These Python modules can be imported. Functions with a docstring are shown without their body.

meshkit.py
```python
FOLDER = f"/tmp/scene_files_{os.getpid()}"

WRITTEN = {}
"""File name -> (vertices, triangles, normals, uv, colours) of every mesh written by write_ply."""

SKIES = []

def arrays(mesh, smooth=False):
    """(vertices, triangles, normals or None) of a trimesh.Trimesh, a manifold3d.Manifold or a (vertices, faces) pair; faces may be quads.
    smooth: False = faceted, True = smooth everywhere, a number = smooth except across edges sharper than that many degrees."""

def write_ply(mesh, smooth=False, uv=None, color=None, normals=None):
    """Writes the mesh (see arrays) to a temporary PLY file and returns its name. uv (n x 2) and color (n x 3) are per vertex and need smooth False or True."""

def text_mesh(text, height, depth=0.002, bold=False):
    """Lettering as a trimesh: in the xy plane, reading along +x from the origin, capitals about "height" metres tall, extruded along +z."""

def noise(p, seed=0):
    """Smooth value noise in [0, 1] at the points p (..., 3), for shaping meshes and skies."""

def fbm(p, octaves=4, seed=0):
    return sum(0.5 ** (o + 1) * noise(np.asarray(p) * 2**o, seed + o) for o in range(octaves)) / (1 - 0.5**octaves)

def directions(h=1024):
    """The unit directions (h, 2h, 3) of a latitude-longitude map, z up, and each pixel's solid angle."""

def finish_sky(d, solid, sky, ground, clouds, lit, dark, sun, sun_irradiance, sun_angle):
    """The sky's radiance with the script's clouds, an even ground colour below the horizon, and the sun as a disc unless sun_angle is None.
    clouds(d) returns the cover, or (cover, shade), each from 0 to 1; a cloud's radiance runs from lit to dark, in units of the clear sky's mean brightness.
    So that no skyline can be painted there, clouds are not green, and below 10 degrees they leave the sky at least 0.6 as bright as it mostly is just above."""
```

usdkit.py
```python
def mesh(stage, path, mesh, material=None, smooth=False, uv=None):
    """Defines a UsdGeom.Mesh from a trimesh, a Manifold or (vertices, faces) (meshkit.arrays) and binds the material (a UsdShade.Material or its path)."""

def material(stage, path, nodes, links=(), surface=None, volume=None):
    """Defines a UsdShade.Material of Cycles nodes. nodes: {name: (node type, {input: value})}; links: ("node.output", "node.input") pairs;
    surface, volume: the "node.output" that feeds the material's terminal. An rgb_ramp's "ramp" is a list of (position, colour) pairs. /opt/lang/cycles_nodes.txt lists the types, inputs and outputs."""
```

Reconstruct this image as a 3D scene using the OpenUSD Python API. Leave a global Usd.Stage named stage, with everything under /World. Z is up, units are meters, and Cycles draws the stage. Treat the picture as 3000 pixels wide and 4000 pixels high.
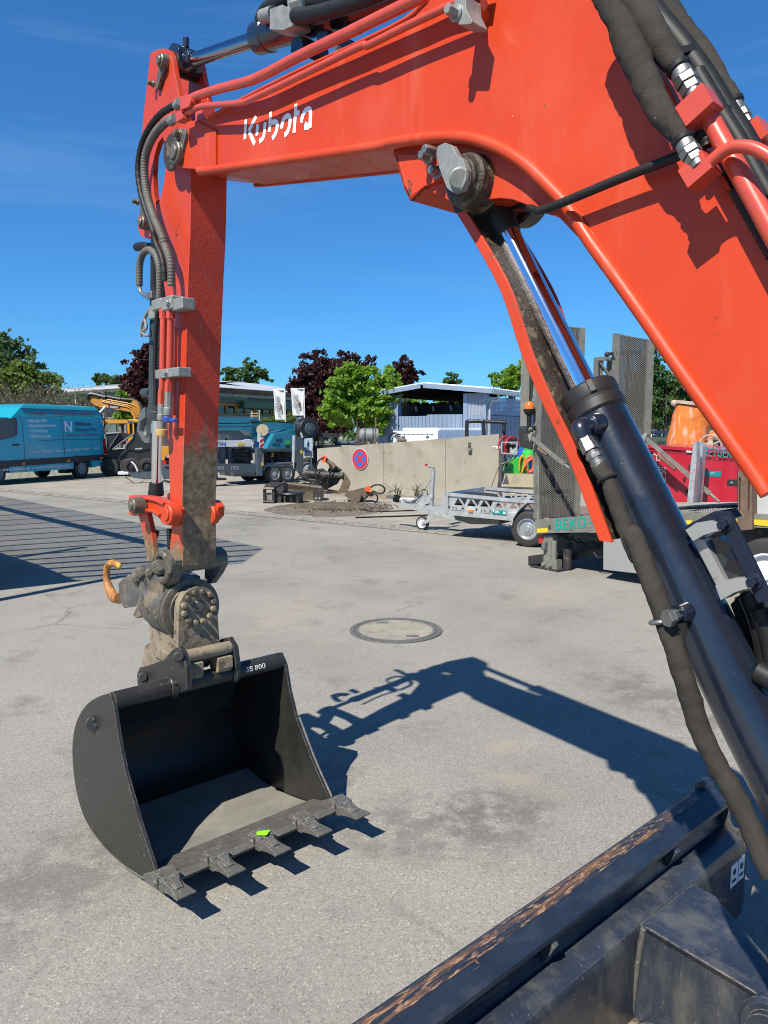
import math, random
import numpy as np, trimesh, usdkit, meshkit
import shapely.geometry as sg
import shapely.affinity as sa
from shapely import union_all
from pxr import Usd, UsdGeom, UsdLux, UsdShade, Gf, Sdf

random.seed(7); RNG = np.random.default_rng(7)
stage = Usd.Stage.CreateInMemory()
UsdGeom.SetStageUpAxis(stage, UsdGeom.Tokens.z); UsdGeom.SetStageMetersPerUnit(stage, 1.0)
WORLD = UsdGeom.Xform.Define(stage, '/World'); stage.SetDefaultPrim(WORLD.GetPrim())
UsdGeom.Scope.Define(stage, '/World/Looks')

# ------------------------------------------------------------------ camera, sky, sun, exposure
PXF, HCAM, CX, CY = 1600.0, 1.70, 829.5, 1106.0      # the photograph measured 1659 x 2212
PITCH = math.atan((CY - 930.0) / PXF)
CAM = np.array([0, 0, HCAM])
FWD = np.array([0, math.cos(PITCH), -math.sin(PITCH)]); UPV = np.array([0, math.sin(PITCH), math.cos(PITCH)]); RGT = np.array([1.0, 0, 0])
cam = UsdGeom.Camera.Define(stage, '/World/camera')
cam.AddTransformOp().Set(Gf.Matrix4d(*RGT, 0, *UPV, 0, *(-FWD), 0, *CAM, 1))
cam.CreateFocalLengthAttr(25.0); cam.CreateHorizontalApertureAttr(25.0 * 1659 / PXF); cam.CreateVerticalApertureAttr(25.0 * 2212 / PXF)
cam.CreateClippingRangeAttr(Gf.Vec2f(0.05, 2000)); cam.CreateFocusDistanceAttr(2.6); cam.CreateFStopAttr(0.0)
EXPOSURE = 0.72
cam.CreateExposureAttr(EXPOSURE)
SUN = np.array([-0.358, -0.535, 0.765]); SUN /= np.linalg.norm(SUN)
SKY_STRENGTH, SUN_INT = 0.05, 1.25
dome = UsdLux.DomeLight.Define(stage, '/World/sky')
dome.GetPrim().SetCustomDataByKey('kind', 'structure'); dome.GetPrim().SetCustomDataByKey('label', 'clear deep blue spring sky with a few faint wisps'); dome.GetPrim().SetCustomDataByKey('category', 'sky')
skym = usdkit.material(stage, '/World/Looks/sky_look', {
    's': ('sky_texture', dict(sky_type='single_scattering', sun_disc=False, sun_elevation=math.asin(SUN[2]), sun_rotation=math.atan2(SUN[0], SUN[1]), altitude=300.0, air_density=1.0, aerosol_density=0.05, ozone_density=3.0)),
    'tc': ('texture_coordinate', {}), 'mp': ('mapping', dict(scale=(1.2, 2.2, 9.0), rotation=(0.25, 0.1, 0.4))), 'n': ('noise_texture', dict(scale=1.6, detail=7.0, roughness=0.62, distortion=0.8)),
    'r': ('rgb_ramp', dict(ramp=[(0, (0, 0, 0)), (0.50, (0, 0, 0)), (0.72, (0.15, 0.15, 0.15)), (1, (0.22, 0.22, 0.22))])),
    'hs': ('mix_color', dict(blend_type='multiply', fac=1.0, b=(.46, 1.42, 2.52), use_clamp=False)), 'gm': ('gamma', dict(gamma=0.86)),
    'm': ('mix_color', dict(b=(4.6, 7.2, 10.5), use_clamp=False)), 'b': ('background_shader', dict(strength=SKY_STRENGTH))},
    [('tc.generated', 'mp.vector'), ('mp.vector', 'n.vector'), ('n.fac', 'r.fac'), ('r.color', 'm.fac'), ('s.color', 'hs.a'), ('hs.result', 'gm.color'), ('gm.color', 'm.a'), ('m.result', 'b.color')], surface='b.background')
UsdShade.MaterialBindingAPI.Apply(dome.GetPrim()).Bind(skym)
sun = UsdLux.DistantLight.Define(stage, '/World/sun')
_x = np.cross([0, 0, 1.0], SUN); _x /= np.linalg.norm(_x); _y = np.cross(SUN, _x)
sun.AddTransformOp().Set(Gf.Matrix4d(*_x, 0, *_y, 0, *SUN, 0, 0, 0, 0, 1))
sun.CreateIntensityAttr(SUN_INT); sun.CreateNormalizeAttr(True); sun.CreateAngleAttr(0.53); sun.CreateColorAttr(Gf.Vec3f(1.0, 0.94, 0.83))

# ------------------------------------------------------------------ measuring: a pixel of a crop -> a ray -> a point on a plane of the place
VW = {'A': (400, 0, 1.659), 'B': (1200, 0, 1.659), 'C': (2000, 0, 1.659), 'D': (400, 800, 1.58), 'E': (1800, 800, 1.3825), 'F': (300, 1900, 2.37),
      'G': (200, 2400, 1.185), 'H': (1200, 2900, .92167), 'I': (2200, 1900, 1.84375), '1': (0, 1250, 2.37), '2': (750, 1300, 2.37), '3': (1400, 1350, 2.37),
      '4': (1500, 1500, 2.37), '6': (2000, 1200, 1.659), '7': (2500, 1350, 2.328), 'K': (930, 390, 2.975), 'W': (0, 0, .553)}
def V(k, pts):
    a, b, s = VW[k]
    return [((a + x / s) * .553, (b + y / s) * .553) for x, y in pts]
def ray(x, y): return RGT * (x - CX) / PXF + FWD - UPV * (y - CY) / PXF
def onz(x, y, z=0.0):
    r = ray(x, y); return CAM + r * (z - HCAM) / r[2]
def atd(x, y, d):
    r = ray(x, y); return CAM + r * d / r[1]
UPZ = np.array([0, 0, 1.0])
class Fr:
    """A vertical plane through p with horizontal normal n (towards the viewer), u to the right."""
    def __init__(s, p, n, view='W'):
        s.p = np.array([p[0], p[1], 0.0]); s.n = np.array([n[0], n[1], 0.0]); s.n /= np.linalg.norm(s.n); s.u = np.cross(UPZ, s.n); s.v = view
    def P(s, x, y, off=0.0, view=None):
        (x, y), = V(view or s.v, [(x, y)]); r = ray(x, y); q = s.p + s.n * off
        return CAM + r * np.dot(q - CAM, s.n) / np.dot(r, s.n)
    def l(s, x, y, off=0.0, view=None):
        p = s.P(x, y, off, view) - s.p
        return np.array([p @ s.u, p[2]])
    def L(s, pts, off=0.0, view=None): return [tuple(s.l(x, y, off, view)) for x, y in pts]
    def Q(s, a, z, off=0.0): return s.p + s.u * a + UPZ * z + s.n * off
    def prism(s, poly, off=0.0, th=0.02, holes=None):
        """poly in the plane's own metres; the front face lies at off, the back th behind."""
        pg = poly if hasattr(poly, 'geoms') or hasattr(poly, 'exterior') else sg.Polygon(poly, holes or [])
        if not pg.is_valid: pg = pg.buffer(0)
        ms = []
        for g in getattr(pg, 'geoms', [pg]):
            m = trimesh.creation.extrude_polygon(g, th, engine='earcut'); v = np.array(m.vertices)
            m.vertices = s.p + v[:, :1] * s.u + v[:, 1:2] * UPZ + (v[:, 2:3] + off - th) * s.n
            ms.append(m)
        return cat(ms)
    def px(s, pts, off=0.0, th=0.02, view=None, holes=None):
        return s.prism(s.L(pts, off, view), off, th, [s.L(h, off, view) for h in holes] if holes else None)
    def box(s, a0, a1, z0, z1, o0, o1, b=0.0):
        return hullbox([s.Q(a, z, o) for a in (a0, a1) for z in (z0, z1) for o in (o0, o1)], s, b)
    def pxbox(s, x0, y0, x1, y1, off=0.0, th=0.1, b=0.0, view=None):
        a = s.l(x0, y0, off, view); c = s.l(x1, y1, off, view)
        return s.box(min(a[0], c[0]), max(a[0], c[0]), min(a[1], c[1]), max(a[1], c[1]), off - th, off, b)
    def text(s, t, x0, y0, x1, y1, off, view=None, bold=False, th=0.0015, ital=0.0):
        """Lettering from pixel (x0, y0: baseline start) to (x1, y1: end of line top)."""
        m = meshkit.text_mesh(t, 1.0, 1.0, bold); v = np.array(m.vertices); lo, hi = v[:, 0].min(), v[:, 0].max()
        a = s.l(x0, y0, off, view); b = s.l(x1, y0 if y1 is None else y1, off, view)
        return m, v, lo, hi, a, b
    def write(s, t, base0, base1, h, off, view=None, bold=False, th=0.0015, ital=0.0, wide=True, up=None):
        """Lettering along the line from pixel base0 to base1, capitals h metres tall."""
        m = meshkit.text_mesh(t, 1.0, 1.0, bold); v = np.array(m.vertices)
        a = np.array(s.l(*base0, off, view)); b = np.array(s.l(*base1, off, view)); d = b - a; ln = np.linalg.norm(d); e = d / ln; f = np.array([-e[1], e[0]]) if up is None else np.array(up)
        x = (v[:, 0] - v[:, 0].min()) / (np.ptp(v[:, 0])) * ln + ital * v[:, 1] * h; y = v[:, 1] * h
        q = a + x[:, None] * e + y[:, None] * f
        m.vertices = s.p + q[:, :1] * s.u + q[:, 1:2] * UPZ + (v[:, 2:3] * th + off) * s.n
        return m

# ------------------------------------------------------------------ shapes
def cat(ms): return trimesh.util.concatenate([m for m in ms if m is not None]) if isinstance(ms, (list, tuple)) else ms
def hull(pts): return trimesh.convex.convex_hull(np.asarray(pts, float))
def hullbox(c8, fr, b):
    c8 = np.array(c8)
    if b <= 0: return hull(c8)
    ctr = c8.mean(0); out = []
    ax = (fr.u, UPZ, fr.n)
    for p in c8:
        for k in range(3):
            q = p.copy()
            for j in range(3):
                if j != k: q = q - ax[j] * b * np.sign((p - ctr) @ ax[j])
            out.append(q)
    return hull(out)
def perp(d):
    d = np.asarray(d, float) / np.linalg.norm(d)
    a = np.cross(d, UPZ if abs(d[2]) < .9 else [1.0, 0, 0]); a /= np.linalg.norm(a)
    return d, a, np.cross(d, a)
def lathe(p, axis, prof, n=24, caps=True):
    """prof: (radius, height along axis) pairs; closed by the end discs."""
    d, a, b = perp(axis); t = np.arange(n) * 2 * np.pi / n
    rings = [np.asarray(p) + d * h + (np.cos(t)[:, None] * a + np.sin(t)[:, None] * b) * max(r, 1e-5) for r, h in prof]
    v = np.vstack(rings); f = []
    for i in range(len(prof) - 1):
        for j in range(n):
            k = (j + 1) % n
            f += [(i * n + j, i * n + k, (i + 1) * n + k), (i * n + j, (i + 1) * n + k, (i + 1) * n + j)]
    if not caps: return trimesh.Trimesh(v, f, process=False)
    v = np.vstack([v, np.asarray(p) + d * prof[0][1], np.asarray(p) + d * prof[-1][1]]); e = len(prof) - 1
    for j in range(n):
        k = (j + 1) % n
        f += [(len(v) - 2, k, j), (len(v) - 1, e * n + j, e * n + k)]
    return trimesh.Trimesh(v, f, process=False)
def cyl(p0, p1, r, r1=None, n=20, b=0.0):
    p0, p1 = np.asarray(p0, float), np.asarray(p1, float); h = np.linalg.norm(p1 - p0); r1 = r if r1 is None else r1
    return lathe(p0, p1 - p0, [(r - b, 0), (r, b), (r1, h - b), (r1 - b, h)] if b else [(r, 0), (r1, h)], n)
def torus(p, axis, R, r, n=32, k=10):
    d, a, b = perp(axis); t = np.arange(n + 1) * 2 * np.pi / n
    return tube(np.asarray(p) + R * (np.cos(t)[:, None] * a + np.sin(t)[:, None] * b), r, k, 1)
def smooth_line(pts, sub):
    p = np.asarray(pts, float)
    if sub <= 1 or len(p) < 3: return p
    q = np.vstack([2 * p[0] - p[1], p, 2 * p[-1] - p[-2]]); out = []
    for i in range(1, len(q) - 2):
        for t in np.arange(sub) / sub:
            out.append(.5 * (2 * q[i] + (q[i + 1] - q[i - 1]) * t + (2 * q[i - 1] - 5 * q[i] + 4 * q[i + 1] - q[i + 2]) * t * t + (3 * q[i] - q[i - 1] - 3 * q[i + 1] + q[i + 2]) * t ** 3))
    return np.array(out + [p[-1]])
def tube(pts, r, n=10, sub=6, rough=0.0, flat=None, ripple=None, seed=0):
    """Swept tube; r a number or one per point; rough: wrinkle depth; ripple: (wavelength, depth)."""
    p0 = np.asarray(pts, float); p = smooth_line(p0, sub)
    r = np.broadcast_to(r, (len(p0),)) if np.ndim(r) == 0 else np.asarray(r, float)
    rr = np.interp(np.linspace(0, len(p0) - 1, len(p)), np.arange(len(p0)), r)
    if ripple:
        seg = np.r_[0, np.cumsum(np.linalg.norm(np.diff(p, axis=0), axis=1))]; m = max(int(seg[-1] / ripple[0] * 4), 2); s2 = np.linspace(0, seg[-1], m)
        p = np.stack([np.interp(s2, seg, p[:, k]) for k in range(3)], 1); rr = np.interp(s2, seg, rr) * (1 + ripple[1] * np.where(np.arange(m) % 4 < 2, 1, -1))
    t = np.gradient(p, axis=0); t /= np.linalg.norm(t, axis=1, keepdims=True) + 1e-12
    _, a, _ = perp(t[0]); A = []
    for d in t:
        a = a - d * (a @ d); a = a / (np.linalg.norm(a) + 1e-12); A.append(a)
    A = np.array(A); B = np.cross(t, A); ang = np.arange(n) * 2 * np.pi / n
    v = p[:, None] + rr[:, None, None] * (np.cos(ang)[None, :, None] * A[:, None] + np.sin(ang)[None, :, None] * B[:, None])
    if rough:
        nz = (meshkit.fbm(v.reshape(-1, 3) * 38 + seed * 7.3, 3, seed).reshape(v.shape[:2]) - .5) * .8; ln_ = np.r_[0, np.cumsum(np.linalg.norm(np.diff(p, axis=0), axis=1))]; fo = meshkit.noise(np.stack([ln_[:, None] * 26 + np.sin(ang + seed)[None] * 1.3, np.broadcast_to(np.cos(ang)[None] * .9, v.shape[:2]), np.full(v.shape[:2], seed * 1.7)], -1), seed); nz = nz + np.where(fo < .30, (fo - .30) * 2.2, 0)
        v = v + (v - p[:, None]) / rr[:, None, None] * (nz * rough * 2)[..., None]
    k = len(p); v = np.vstack([v.reshape(-1, 3), p[:1], p[-1:]]); f = []
    for i in range(k - 1):
        for j in range(n):
            q = (j + 1) % n
            f += [(i * n + j, i * n + q, (i + 1) * n + q), (i * n + j, (i + 1) * n + q, (i + 1) * n + j)]
    for j in range(n):
        q = (j + 1) % n; f += [(len(v) - 2, q, j), (len(v) - 1, (k - 1) * n + j, (k - 1) * n + q)]
    return trimesh.Trimesh(v, f, process=False)
def bar(p0, p1, w, h, upv=UPZ):
    """A square bar from p0 to p1, w wide, h tall."""
    p0, p1 = np.asarray(p0, float), np.asarray(p1, float); d = p1 - p0; d /= np.linalg.norm(d); a = np.cross(d, upv); a /= np.linalg.norm(a); b = np.cross(a, d)
    return hull([p + a * w * i / 2 + b * h * j / 2 for p in (p0, p1) for i in (-1, 1) for j in (-1, 1)])
def ribbon(line0, line1, th, nrm=None):
    """A curved plate between two equal polylines, th thick."""
    a, b = np.asarray(line0, float), np.asarray(line1, float); t = np.gradient(a, axis=0); nn = np.cross(t, b - a); nn /= np.linalg.norm(nn, axis=1, keepdims=True)
    v = np.vstack([a, b, a + nn * th, b + nn * th]); n = len(a); f = []
    for i in range(n - 1):
        f += [(i, n + i, n + i + 1), (i, n + i + 1, i + 1), (2 * n + i, 3 * n + i + 1, 3 * n + i), (2 * n + i, 2 * n + i + 1, 3 * n + i + 1)]
        f += [(i, i + 1, 2 * n + i + 1), (i, 2 * n + i + 1, 2 * n + i), (n + i, 3 * n + i, 3 * n + i + 1), (n + i, 3 * n + i + 1, n + i + 1)]
    for i in (0, n - 1): f += [(i, 2 * n + i, 3 * n + i), (i, 3 * n + i, n + i)]
    m = trimesh.Trimesh(v, f, process=False); m.fix_normals(); return m
def hexbolt(p, axis, r, h, washer=True):
    m = [lathe(p, axis, [(r * .95, 0), (r, h * .15), (r, h * .8), (r * .85, h)], 6)]
    if washer: m.append(lathe(np.asarray(p), axis, [(r * 1.45, -.001), (r * 1.45, h * .14), (r * 1.3, h * .2)], 16))
    return cat(m)
def rough_up(m, amt, scale, seed=0):
    v = np.array(m.vertices); m = trimesh.Trimesh(v, m.faces, process=False); n = np.array(m.vertex_normals); d = meshkit.fbm(v * scale, 3, seed) - .5
    m.vertices = v + n * d[:, None] * 2 * amt; return m

# ------------------------------------------------------------------ materials
def mk(name, col, rough=.5, metal=0.0, var=None, spots=(), bump=None, bev=0.0, coat=0.0, spec=.5, rvar=0.0, zmud=None, stretch=(1, 1, 1), diel=None, trans=0.0, sheen=0.0, edge=None):
    N = {'tc': ('texture_coordinate', {}), 'p': ('principled_bsdf', dict(base_color=col, roughness=rough, metallic=metal, coat_weight=coat, specular_ior_level=spec, transmission_weight=trans, sheen_weight=sheen))}; K = []
    N['mp'] = ('mapping', dict(scale=stretch)); K.append(('tc.object', 'mp.vector')); co = 'mp.vector'
    last = None
    if var:
        N['vn'] = ('noise_texture', dict(scale=var[0], detail=5.0, roughness=.6)); K.append((co, 'vn.vector'))
        a, c = np.array(col), var[1]
        b2 = np.array(var[2]) if len(var) > 2 else None
        stops = [(0.25, tuple(a * (1 - c))), (0.5, tuple(a)), (0.75, tuple(np.minimum(a * (1 + c), .95)))] if b2 is None else [(.3, tuple(a)), (.5, tuple(a * .6 + b2 * .4)), (.7, tuple(b2))]
        N['vr'] = ('rgb_ramp', dict(ramp=stops)); K.append(('vn.fac', 'vr.fac')); last = 'vr.color'
    if zmud:    # (z low, z high, colour): earth caked on from below
        N['sx'] = ('separate_xyz', {}); K.append(('tc.object', 'sx.vector'))
        N['zr'] = ('map_range', dict(from_min=zmud[1], from_max=zmud[0], to_min=0.0, to_max=1.0, clamp=True)); K.append(('sx.z', 'zr.value'))
        N['zn'] = ('noise_texture', dict(scale=7.0, detail=8.0, roughness=.7)); N['zmp'] = ('mapping', dict(scale=(1.6, 1.6, .5))); K += [('tc.object', 'zmp.vector'), ('zmp.vector', 'zn.vector')]
        N['za'] = ('math', dict(math_type='add')); K += [('zr.result', 'za.value1'), ('zn.fac', 'za.value2')]
        N['zq'] = ('map_range', dict(from_min=.95, from_max=1.12, to_min=0.0, to_max=1.0, clamp=True)); K.append(('za.value', 'zq.value'))
        N['zc'] = ('noise_texture', dict(scale=38.0, detail=5.0)); K.append(('tc.object', 'zc.vector'))
        N['zcr'] = ('rgb_ramp', dict(ramp=[(.3, tuple(np.array(zmud[2]) * .45)), (.55, zmud[2]), (.72, tuple(np.array(zmud[2]) * 1.5))])); K.append(('zc.fac', 'zcr.fac'))
        N['zm'] = ('mix_color', dict(a=col)); K += [('zq.result', 'zm.fac'), ('zcr.color', 'zm.b')]
        if last: K.append((last, 'zm.a'))
        last = 'zm.result'
    def strm(st, loc):
        return dict(mapping_type='texture', scale=tuple(1 / q for q in st[:3]), rotation=(0, 0, st[3]), location=loc) if len(st) > 3 else dict(scale=st, location=loc)
    for i, sp in enumerate(spots):   # (scale, threshold, softness, colour[, stretch])
        st = sp[4] if len(sp) > 4 else (1, 1, 1)
        N[f'sm{i}'] = ('mapping', strm(st, (i * 3.1, 1.7 * i, .3))); N[f'sn{i}'] = ('noise_texture', dict(scale=sp[0], detail=6.0, roughness=.65))
        N[f'sr{i}'] = ('map_range', dict(from_min=sp[1], from_max=sp[1] + sp[2], to_min=0.0, to_max=sp[5] if len(sp) > 5 else 1.0, clamp=True)); N[f'sx{i}'] = ('mix_color', dict(a=col, b=sp[3]))
        K += [('tc.object', f'sm{i}.vector'), (f'sm{i}.vector', f'sn{i}.vector'), (f'sn{i}.fac', f'sr{i}.value'), (f'sr{i}.result', f'sx{i}.fac')]
        if last: K.append((last, f'sx{i}.a'))
        last = f'sx{i}.result'
    if edge:    # paint worn off along sharp edges: (radius, colour)
        N['eb'] = ('bevel', dict(radius=edge[0], samples=6)); N['eg'] = ('geometry', {}); N['ed'] = ('vector_math', dict(math_type='dot_product')); N['er'] = ('map_range', dict(from_min=.985, from_max=.86, to_min=0.0, to_max=1.0, clamp=True))
        N['en'] = ('noise_texture', dict(scale=45.0, detail=5.0, roughness=.7)); N['eq'] = ('map_range', dict(from_min=.40, from_max=.58, to_min=0.0, to_max=1.0, clamp=True)); N['em'] = ('math', dict(math_type='multiply')); N['ex'] = ('mix_color', dict(a=col, b=edge[1]))
        K += [('eb.bevel', 'ed.vector1'), ('eg.normal', 'ed.vector2'), ('ed.value', 'er.value'), ('tc.object', 'en.vector'), ('en.fac', 'eq.value'), ('er.result', 'em.value1'), ('eq.result', 'em.value2'), ('em.value', 'ex.fac')]
        if last: K.append((last, 'ex.a'))
        last = 'ex.result'
    if last: K.append((last, 'p.base_color'))
    if rvar:
        N['rn'] = ('noise_texture', dict(scale=9.0, detail=6.0, roughness=.7)); N['rr'] = ('map_range', dict(from_min=.3, from_max=.7, to_min=max(rough - rvar, .03), to_max=min(rough + rvar, 1.0), clamp=True))
        K += [(co, 'rn.vector'), ('rn.fac', 'rr.value'), ('rr.result', 'p.roughness')]
    nrm = None
    if bev: N['bv'] = ('bevel', dict(radius=bev, samples=4)); nrm = 'bv.bevel'
    if bump:
        N['bn'] = ('noise_texture', dict(scale=bump[0], detail=6.0, roughness=.62)); N['bb'] = ('bump', dict(strength=bump[1], distance=bump[2])); K += [(co, 'bn.vector'), ('bn.fac', 'bb.height')]
        if nrm: K.append((nrm, 'bb.normal'))
        nrm = 'bb.normal'
    if nrm: K.append((nrm, 'p.normal'))
    return usdkit.material(stage, '/World/Looks/' + name, N, K, surface='p.BSDF')

# ------------------------------------------------------------------ things and parts
USED, BASE, COUNT = {}, {}, {}
def fresh(parent, name):
    k = (parent, name); USED[k] = USED.get(k, -1) + 1
    return f'{parent}/{name}' + (f'_{USED[k]:03d}' if USED[k] else '')
def meta(path, label=None, cat_=None, group=None, kind=None):
    o = stage.GetPrimAtPath(path)
    for k, v in (('label', label), ('category', cat_), ('group', group), ('kind', kind)):
        if v: o.SetCustomDataByKey(k, v)
    return path
def thing(name, label, cat_, base=(0, 0, 0), group=None, kind=None):
    path = fresh('/World', name); x = UsdGeom.Xform.Define(stage, path); x.AddTranslateOp().Set(Gf.Vec3d(*map(float, base))); BASE[path] = np.array(base, float)
    return meta(path, label, cat_, group, kind)
def part(parent, name, m, mat, smooth=32, label=None, kind=None):
    path = fresh(parent, name); root = '/'.join(path.split('/')[:3]); m = cat(m) if isinstance(m, (list, tuple)) else m
    b = BASE.get(root)
    if b is not None: m = trimesh.Trimesh(np.array(m.vertices) - b, m.faces, process=False)
    usdkit.mesh(stage, path, m, mat, smooth=smooth)
    return meta(path, label, None, None, kind)
def parts(root, name, ms, mat, **k):
    return [part(root, name, m, mat, **k) for m in ms]
def solo(name, m, mat, label, cat_, group=None, kind=None, smooth=32, base=None):
    path = fresh('/World', name); m = cat(m) if isinstance(m, (list, tuple)) else m
    if base is not None: m = trimesh.Trimesh(np.array(m.vertices) - np.array(base), m.faces, process=False)
    x = usdkit.mesh(stage, path, m, mat, smooth=smooth)
    if base is not None: UsdGeom.Xformable(x).AddTranslateOp().Set(Gf.Vec3d(*map(float, base)))
    return meta(path, label, cat_, group, kind)
# ------------------------------------------------------------------ materials of the machine
M = {}
M['orange'] = mk('orange_paint', (.46, .040, .007), .45, var=(2.2, .10), spots=[(26, .70, .03, (.10, .04, .02)), (3.2, .52, .25, (.53, .10, .055), (1, 1, .6), .42), (9, .57, .14, (.52, .12, .07), (1, 1, .14), .42), (40, .715, .012, (.58, .22, .15), (.05, 1, 1, .6), .8), (55, .70, .012, (.42, .03, .012), (1, 1, .07), .7), (150, .735, .02, (.55,.2,.14), (1, 1, 1), .8)], bump=(140, .05, .002), bev=.004, coat=.08, spec=.35, rvar=.10)
M['orange_worn'] = mk('worn_orange_paint', (.46, .040, .007), .5, var=(5, .15), spots=[(13, .63, .05, (.045, .03, .02)), (30, .66, .03, (.16, .10, .06))], bump=(60, .25, .003), bev=.003)
M['arm_face'] = mk('muddy_orange_paint', (.48, .04, .017), .6, var=(6, .16), spots=[(17, .63, .05, (.22, .14, .075), (2.2, 2.2, .4), .7), (42, .65, .04, (.28, .19, .11), (1.6, 1.6, .3), .7)], zmud=(1.38, 1.98, (.20, .145, .085)), bump=(70, .5, .004))
M['orange_arm'] = mk('orange_arm_paint', (.46, .040, .007), .42, var=(4, .12), spots=[(22, .665, .03, (.06, .035, .02))], zmud=(.95, 1.5, (.17, .115, .06)), bump=(90, .1, .002), bev=.003, coat=.15)
M['pipe'] = mk('faded_orange_pipe', (.47, .06, .033), .34, var=(18, .12), spots=[(60, .68, .04, (.3, .16, .1))], coat=.2)
M['black'] = mk('blue_black_paint', (.009, .013, .023), .24, var=(6, .3), spots=[(28, .70, .02, (.20, .19, .17)), (70, .71, .02, (.3, .28, .25))], bump=(120, .06, .002), bev=.003, coat=.5, rvar=.07)
M['greasy'] = mk('greasy_brown_steel', (.035, .025, .018), .5, var=(16, .4), spots=[(24, .55, .06, (.13, .10, .06))], bump=(60, .8, .008))
M['bucket'] = mk('bucket_black_paint', (.021, .020, .018), .42, edge=(.007, (.14, .135, .125)), var=(9, .3), spots=[(75, .66, .02, (.13, .12, .105), (1, 1, .5)), (190, .69, .02, (.16, .15, .13))], bump=(55, .22, .004), bev=.003, rvar=.1)
M['dusty'] = mk('dusty_bucket_floor', (.165, .158, .135), .9, var=(6, .25), spots=[(120, .66, .03, (.36, .34, .29)), (5, .62, .10, (.10, .095, .08))], bump=(70, .5, .004))
M['tooth'] = mk('cast_steel_tooth', (.085, .081, .073), .5, edge=(.005, (.24, .23, .215)), var=(30, .3), spots=[(90, .62, .04, (.26, .25, .22))], bump=(90, .4, .004), bev=.004)
M['coupler'] = mk('dirty_grey_casting', (.075, .073, .068), .5, var=(9, .4), spots=[(8, .50, .1, (.155, .12, .078)), (34, .60, .05, (.23, .18, .115)), (16, .58, .05, (.028, .025, .022))], bump=(45, .5, .005), bev=.004)
M['mudcast'] = mk('mud_caked_casting', (.20, .162, .112), .85, var=(14, .3), spots=[(24, .55, .06, (.08, .062, .045)), (60, .62, .04, (.30, .25, .18))], bump=(45, .7, .006), bev=.004)
M['rustyblack'] = mk('worn_blade_paint', (.024, .030, .044), .34, edge=(.006, (.22, .19, .15)), var=(8, .3), spots=[(7, .48, .15, (.10, .10, .088), (1, 1, .35), .6), (120, .66, .03, (.26, .23, .18), (1, 1, 1), .8), (150, .68, .02, (.30, .13, .05)), (45, .63, .05, (.15, .14, .115), (2, 2, .3), .6)], bump=(80, .2, .004), bev=.004, coat=.2, rvar=.12)
M['rustcap'] = mk('rust_scraped_blade_edge', (.014, .021, .036), .36, var=(8, .3), spots=[(26, .66, .05, (.22, .10, .045), (.16, 1.3, 1.3, .7275), .8), (60, .665, .03, (.28, .16, .09), (.10, 1.2, 1.2, .7275), .7), (40, .695, .02, (.28, .11, .04), (1, .5, .5, .9)), (16, .52, .2, (.055, .06, .07), (.3, 1, 1, .7275), .6)], bump=(90, .3, .003), bev=.003, rvar=.15)
M['rustband'] = mk('scraped_rust', (.016, .022, .034), .45, spots=[(44, .46, .14, (.17, .085, .04), (.10, 1.8, 1.8, .7275), .85), (120, .55, .05, (.33, .20, .11), (.2, 1.3, 1.3, .7275), .8), (14, .54, .1, (.02, .024, .034), (.4, 1, 1, .7275), .8)], bump=(90, .3, .002))
M['darkblue'] = mk('matt_blue_black', (.007, .012, .026), .6, spec=.25, bev=.003)
M['silver'] = mk('bright_silver_band', (.36, .36, .35), .3, .5, spots=[(18, .66, .03, (.25, .2, .13))])
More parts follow.
